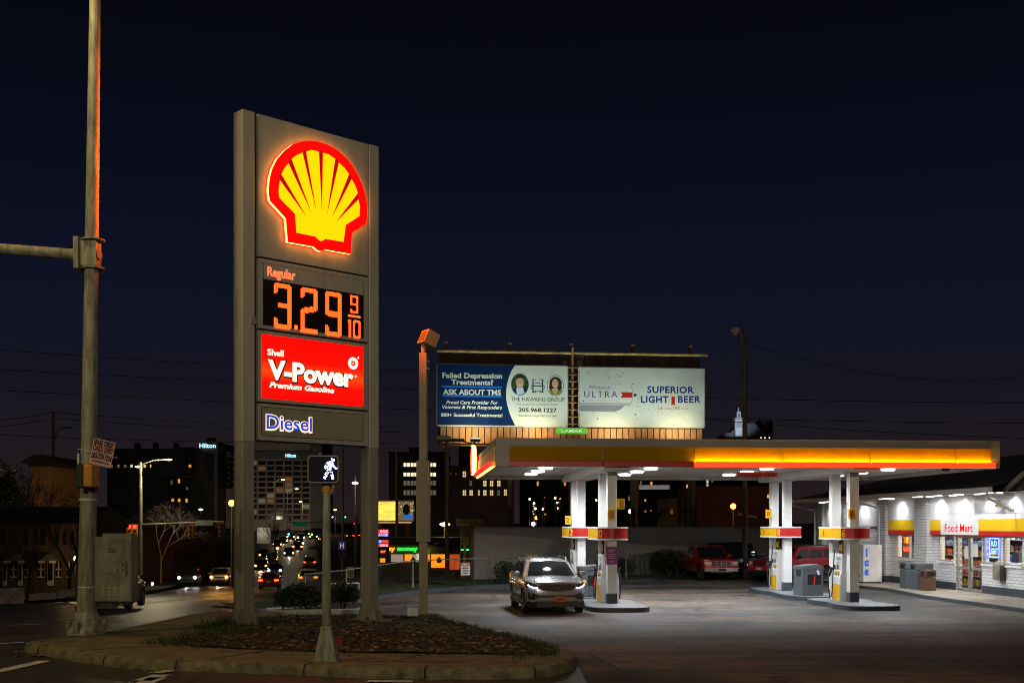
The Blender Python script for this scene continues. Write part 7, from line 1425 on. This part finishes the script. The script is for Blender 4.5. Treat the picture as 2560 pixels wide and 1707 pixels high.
lw2 = mat('bright_wall', (.5, .48, .42), .8); q = at(661, 1345, 175); t = thing('lit_gateway', 'bright lit pale wall beside the far road', 'wall', (q.x, 175, q.z-.8)); b = B(); b.box(-1.1, .9, 0, .3, 0, 2.4, lw2); b.obj('wall', t); lamp('POINT', (-.3, -1.3, 1.8), 50, (1, .9, .7), parent=t, size=.1, name='wall_light')
q0, q1 = at(826, 1458, 44), at(897, 1457, 45); t = thing('rail', 'low white pipe rail behind the hedge', 'railing', (q0.x, q0.y, q0.z)); b = B(); b.tube([Vector((0, 0, 0)), q1-q0, q1-q0-Vector((0, 0, .5))], .03, rail_white, 6); b.obj('pipe', t); b = B(); b.cyl((0, 0, 0), (0, 0, -.6), .03, rail_white, n=6); b.obj('post', t)
# ------------------------------------------------------------------ planting
def shrub(name, label, cat, px, py, Y, w_, d_, h_, n, m, s=.05, group=None, z=None, lumps=None):
    q = at(px, py, Y); z0 = gz(q.x, Y)+.1 if z is None else z; t = thing(name, label, cat, (q.x, Y, z0), 0, group)
    b = B(); rnd = random.Random(int(px*7+Y)); L_ = lumps or [(rnd.uniform(-.6, .6), rnd.uniform(-.6, .6), rnd.uniform(.45, .8), rnd.uniform(.35, .6)) for k in range(7)]
    for k in range(n):
        cx, cy, cz, r = rnd.choice(L_); a, e_ = rnd.uniform(0, 2*PI), math.asin(rnd.uniform(-.8, 1)); rr = r*(.72+.32*rnd.random()**.5)
        p = Vector(((cx*.6+rr*math.cos(a)*math.cos(e_))*w_/2, (cy*.6+rr*math.sin(a)*math.cos(e_))*d_/2, max(.02, (cz+rr*math.sin(e_)*.9)*h_*.75)))
        leafquad(b, p, s*rnd.uniform(.7, 1.4), m)
    tag(b.obj('foliage', t), kind='stuff')
    b = B()
    for k in range(5): a = k*1.3; b.cyl((0, 0, -.1), (.3*w_*math.cos(a)*.5, .3*d_*math.sin(a)*.5, h_*.6), .025, bark, r1=.01, n=5)
    b.obj('stem', t); return t
shrub('bush', 'broad clipped evergreen bush behind the pedestrian post', 'bush', 770, 1520, 36.5, 2.4, 1.6, 1.0, 4200, evergreen, .05); shrub('bush', 'clipped evergreen bush right of the pedestrian post by the sign column', 'bush', 858, 1518, 36.8, 1.6, 1.4, .95, 3000, evergreen, .05); shrub('bush', 'smaller hedge mound behind the right end of the bushes', 'bush', 885, 1495, 39.5, 1.2, 1.0, .6, 1500, evergreen, .05); shrub('bush', 'loose spiky shrub left of the clipped bushes', 'bush', 708, 1505, 37.5, .9, .8, .75, 700, evergreen, .06)
shrub('bush', 'round dark bush beyond the silver car by the grey wall', 'bush', 1262, 1460, 50.5, 1.3, 1.2, 1.1, 1800, evergreen, .06); shrub('bush', 'large dark hedge bush left of the red pickup', 'bush', 1672, 1450, 58.5, 2.6, 1.8, 1.6, 3000, evergreen, .07); shrub('bush', 'dark bush at the back of the lot between the pumps', 'bush', 1560, 1450, 57.5, 1.5, 1.2, 1.1, 1500, evergreen, .06)
hb = B(); hl = smooth_loop([(-7.6, 35.6), (-5.0, 35.2), (-4.5, 36.2), (-4.7, 38.6), (-6.0, 39.6), (-7.9, 38.8)], 4)
vs = []
for d_, z_ in ((0, -.02), (.01, .13), (.15, .16), (.2, .10)):
    for p in inset(hl, d_): vs.append((p.x, p.y, gz(p.x, p.y)+z_))
n = len(hl); hb.mesh(vs, [(k*n+i, k*n+(i+1) % n, (k+1)*n+(i+1) % n, (k+1)*n+i) for k in range(3) for i in range(n)], mat('pale_kerb', (.36, .36, .34), .8, var=.2, vs=3)); hb.poly(vs[3*n:], soil); tag(hb.obj('planter_kerb', smooth=True), kind='structure')
def bare_tree(label, px, pyb, Y, height, m, seed, depth=6, spread=.55, group=None, r0=.13, z=None):
    q = at(px, pyb, Y); z0 = gz(q.x, Y)-.1 if z is None else z; t = thing('bare_tree', label, 'tree', (q.x, Y, z0), 0, group); rn = random.Random(seed); tr = B(); cr_ = B()
    def grow(p, d, l, r, k, b):
        e_ = p+d*l; b.cyl(p, e_, r, m, r1=r*.68, n=6 if k < 2 else 4 if k < 4 else 3, caps=False)
        if k >= depth: return
        for i in range(2 if k == 0 else rn.choice((2, 3, 3) if k < 4 else (2, 3))):
            ax = Vector((rn.gauss(0, 1), rn.gauss(0, 1), rn.gauss(0, .5))).normalized(); nd = (d+ax*spread*rn.uniform(.6, 1.25)+Vector((0, 0, .12))).normalized()
            grow(p+d*l*rn.uniform(.72, 1), nd, l*rn.uniform(.62, .86), max(.006, r*.62), k+1, cr_)
    grow(Vector((0, 0, 0)), Vector((rn.gauss(0, .04), rn.gauss(0, .04), 1)).normalized(), height*.27, r0, 0, tr); tr.obj('trunk', t); tag(cr_.obj('crown', t), kind='stuff'); return t
pale_bark = mat('pale_bark', (.34, .28, .24), .85); dk_bark = mat('dark_bark', (.045, .036, .03), .9)
dk_leaf = mat('shade_leaf', (.02, .026, .014), .8, var=.4)
bare_tree('pale lit bare tree in front of the apartment house left of the sign', 402, 1330, 118, 10.6, pale_bark, 3, 7, .85, r0=.12); q = at(400, 1300, 112); 
t = thing('added_spotlight', 'small added ground spotlight that makes the pale bare tree visible', 'lamp', (q.x+.5, 108, gz(q.x, 108))); b = B(); b.cyl((0, 0, 0), (0, 0, .3), .05, steel_d); b.sph((0, 0, .38), .13, lamp_w, 8); b.obj('head', t); lamp('SPOT', (0, .2, .5), 2600, (1, .88, .76), parent=t, size=.1, aim=(-.05, 1, .95), angle=58, name='added_tree_light')  # spotlight added so the pale tree shows
for i, (px_, Y, hh, sd, lb) in enumerate(((1345, 58, 5.6, 11, 'bare dark tree spreading in front of the grey wall behind the silver car'), (1500, 62, 6.0, 12, 'bare dark tree between the two pump columns'), (1610, 66, 5.0, 13, 'bare dark sapling before the grey wall near the hedge'), (815, 62, 3.6, 14, 'low bare shrub tree below the blue letter H sign'), (690, 150, 9, 15, 'bare dark tree beside the bright wall at the far road'), (225, 95, 10, 16, 'bare dark tree behind the signal pole'), (70, 62, 7.5, 21, 'bare dark tree spreading close in front of the rowhouse doors'), (-5, 60, 8.5, 22, 'bare dark tree at the left edge nearest the road'), (170, 64, 7, 23, 'bare dark tree by the rowhouse end next to the signal pole'), (40, 84, 9, 17, 'bare dark tree in front of the rowhouse at the left edge'), (290, 105, 9, 18, 'bare dark tree right of the signal pole above the cabinet'), (1095, 120, 8, 19, 'bare dark tree behind the floodlight post'), (1400, 90, 9, 20, 'tall bare dark tree beyond the grey wall'))):
    bare_tree(lb, px_, 1400, Y, hh, dk_bark, sd, 6, .55, 'bare winter trees')
shrub('evergreen_tree', 'tall dark evergreen at far left before the orange lit wall', 'tree', 15, 1300, 96, 6.0, 4, 12.5, 7000, evergreen, .17); shrub('evergreen_tree', 'rounded dark evergreen behind the signal pole', 'tree', 175, 1300, 104, 5.0, 4, 9.0, 3000, evergreen, .16); shrub('evergreen_tree', 'dark evergreen clump left of the road beyond the mast arm', 'tree', 465, 1400, 142, 6, 4, 3.4, 2600, dk_leaf, .10); shrub('evergreen_tree', 'dark evergreen mass at the foot of the hotel tower', 'tree', 500, 1380, 128, 8, 5, 5.0, 2600, evergreen, .16)
tag(grid(lambda y: (-62, interp(L_T, y)-1.2), fr(62, 180, 30), turf, .12, 14).obj('roadside_lawn', smooth=True), kind='structure')
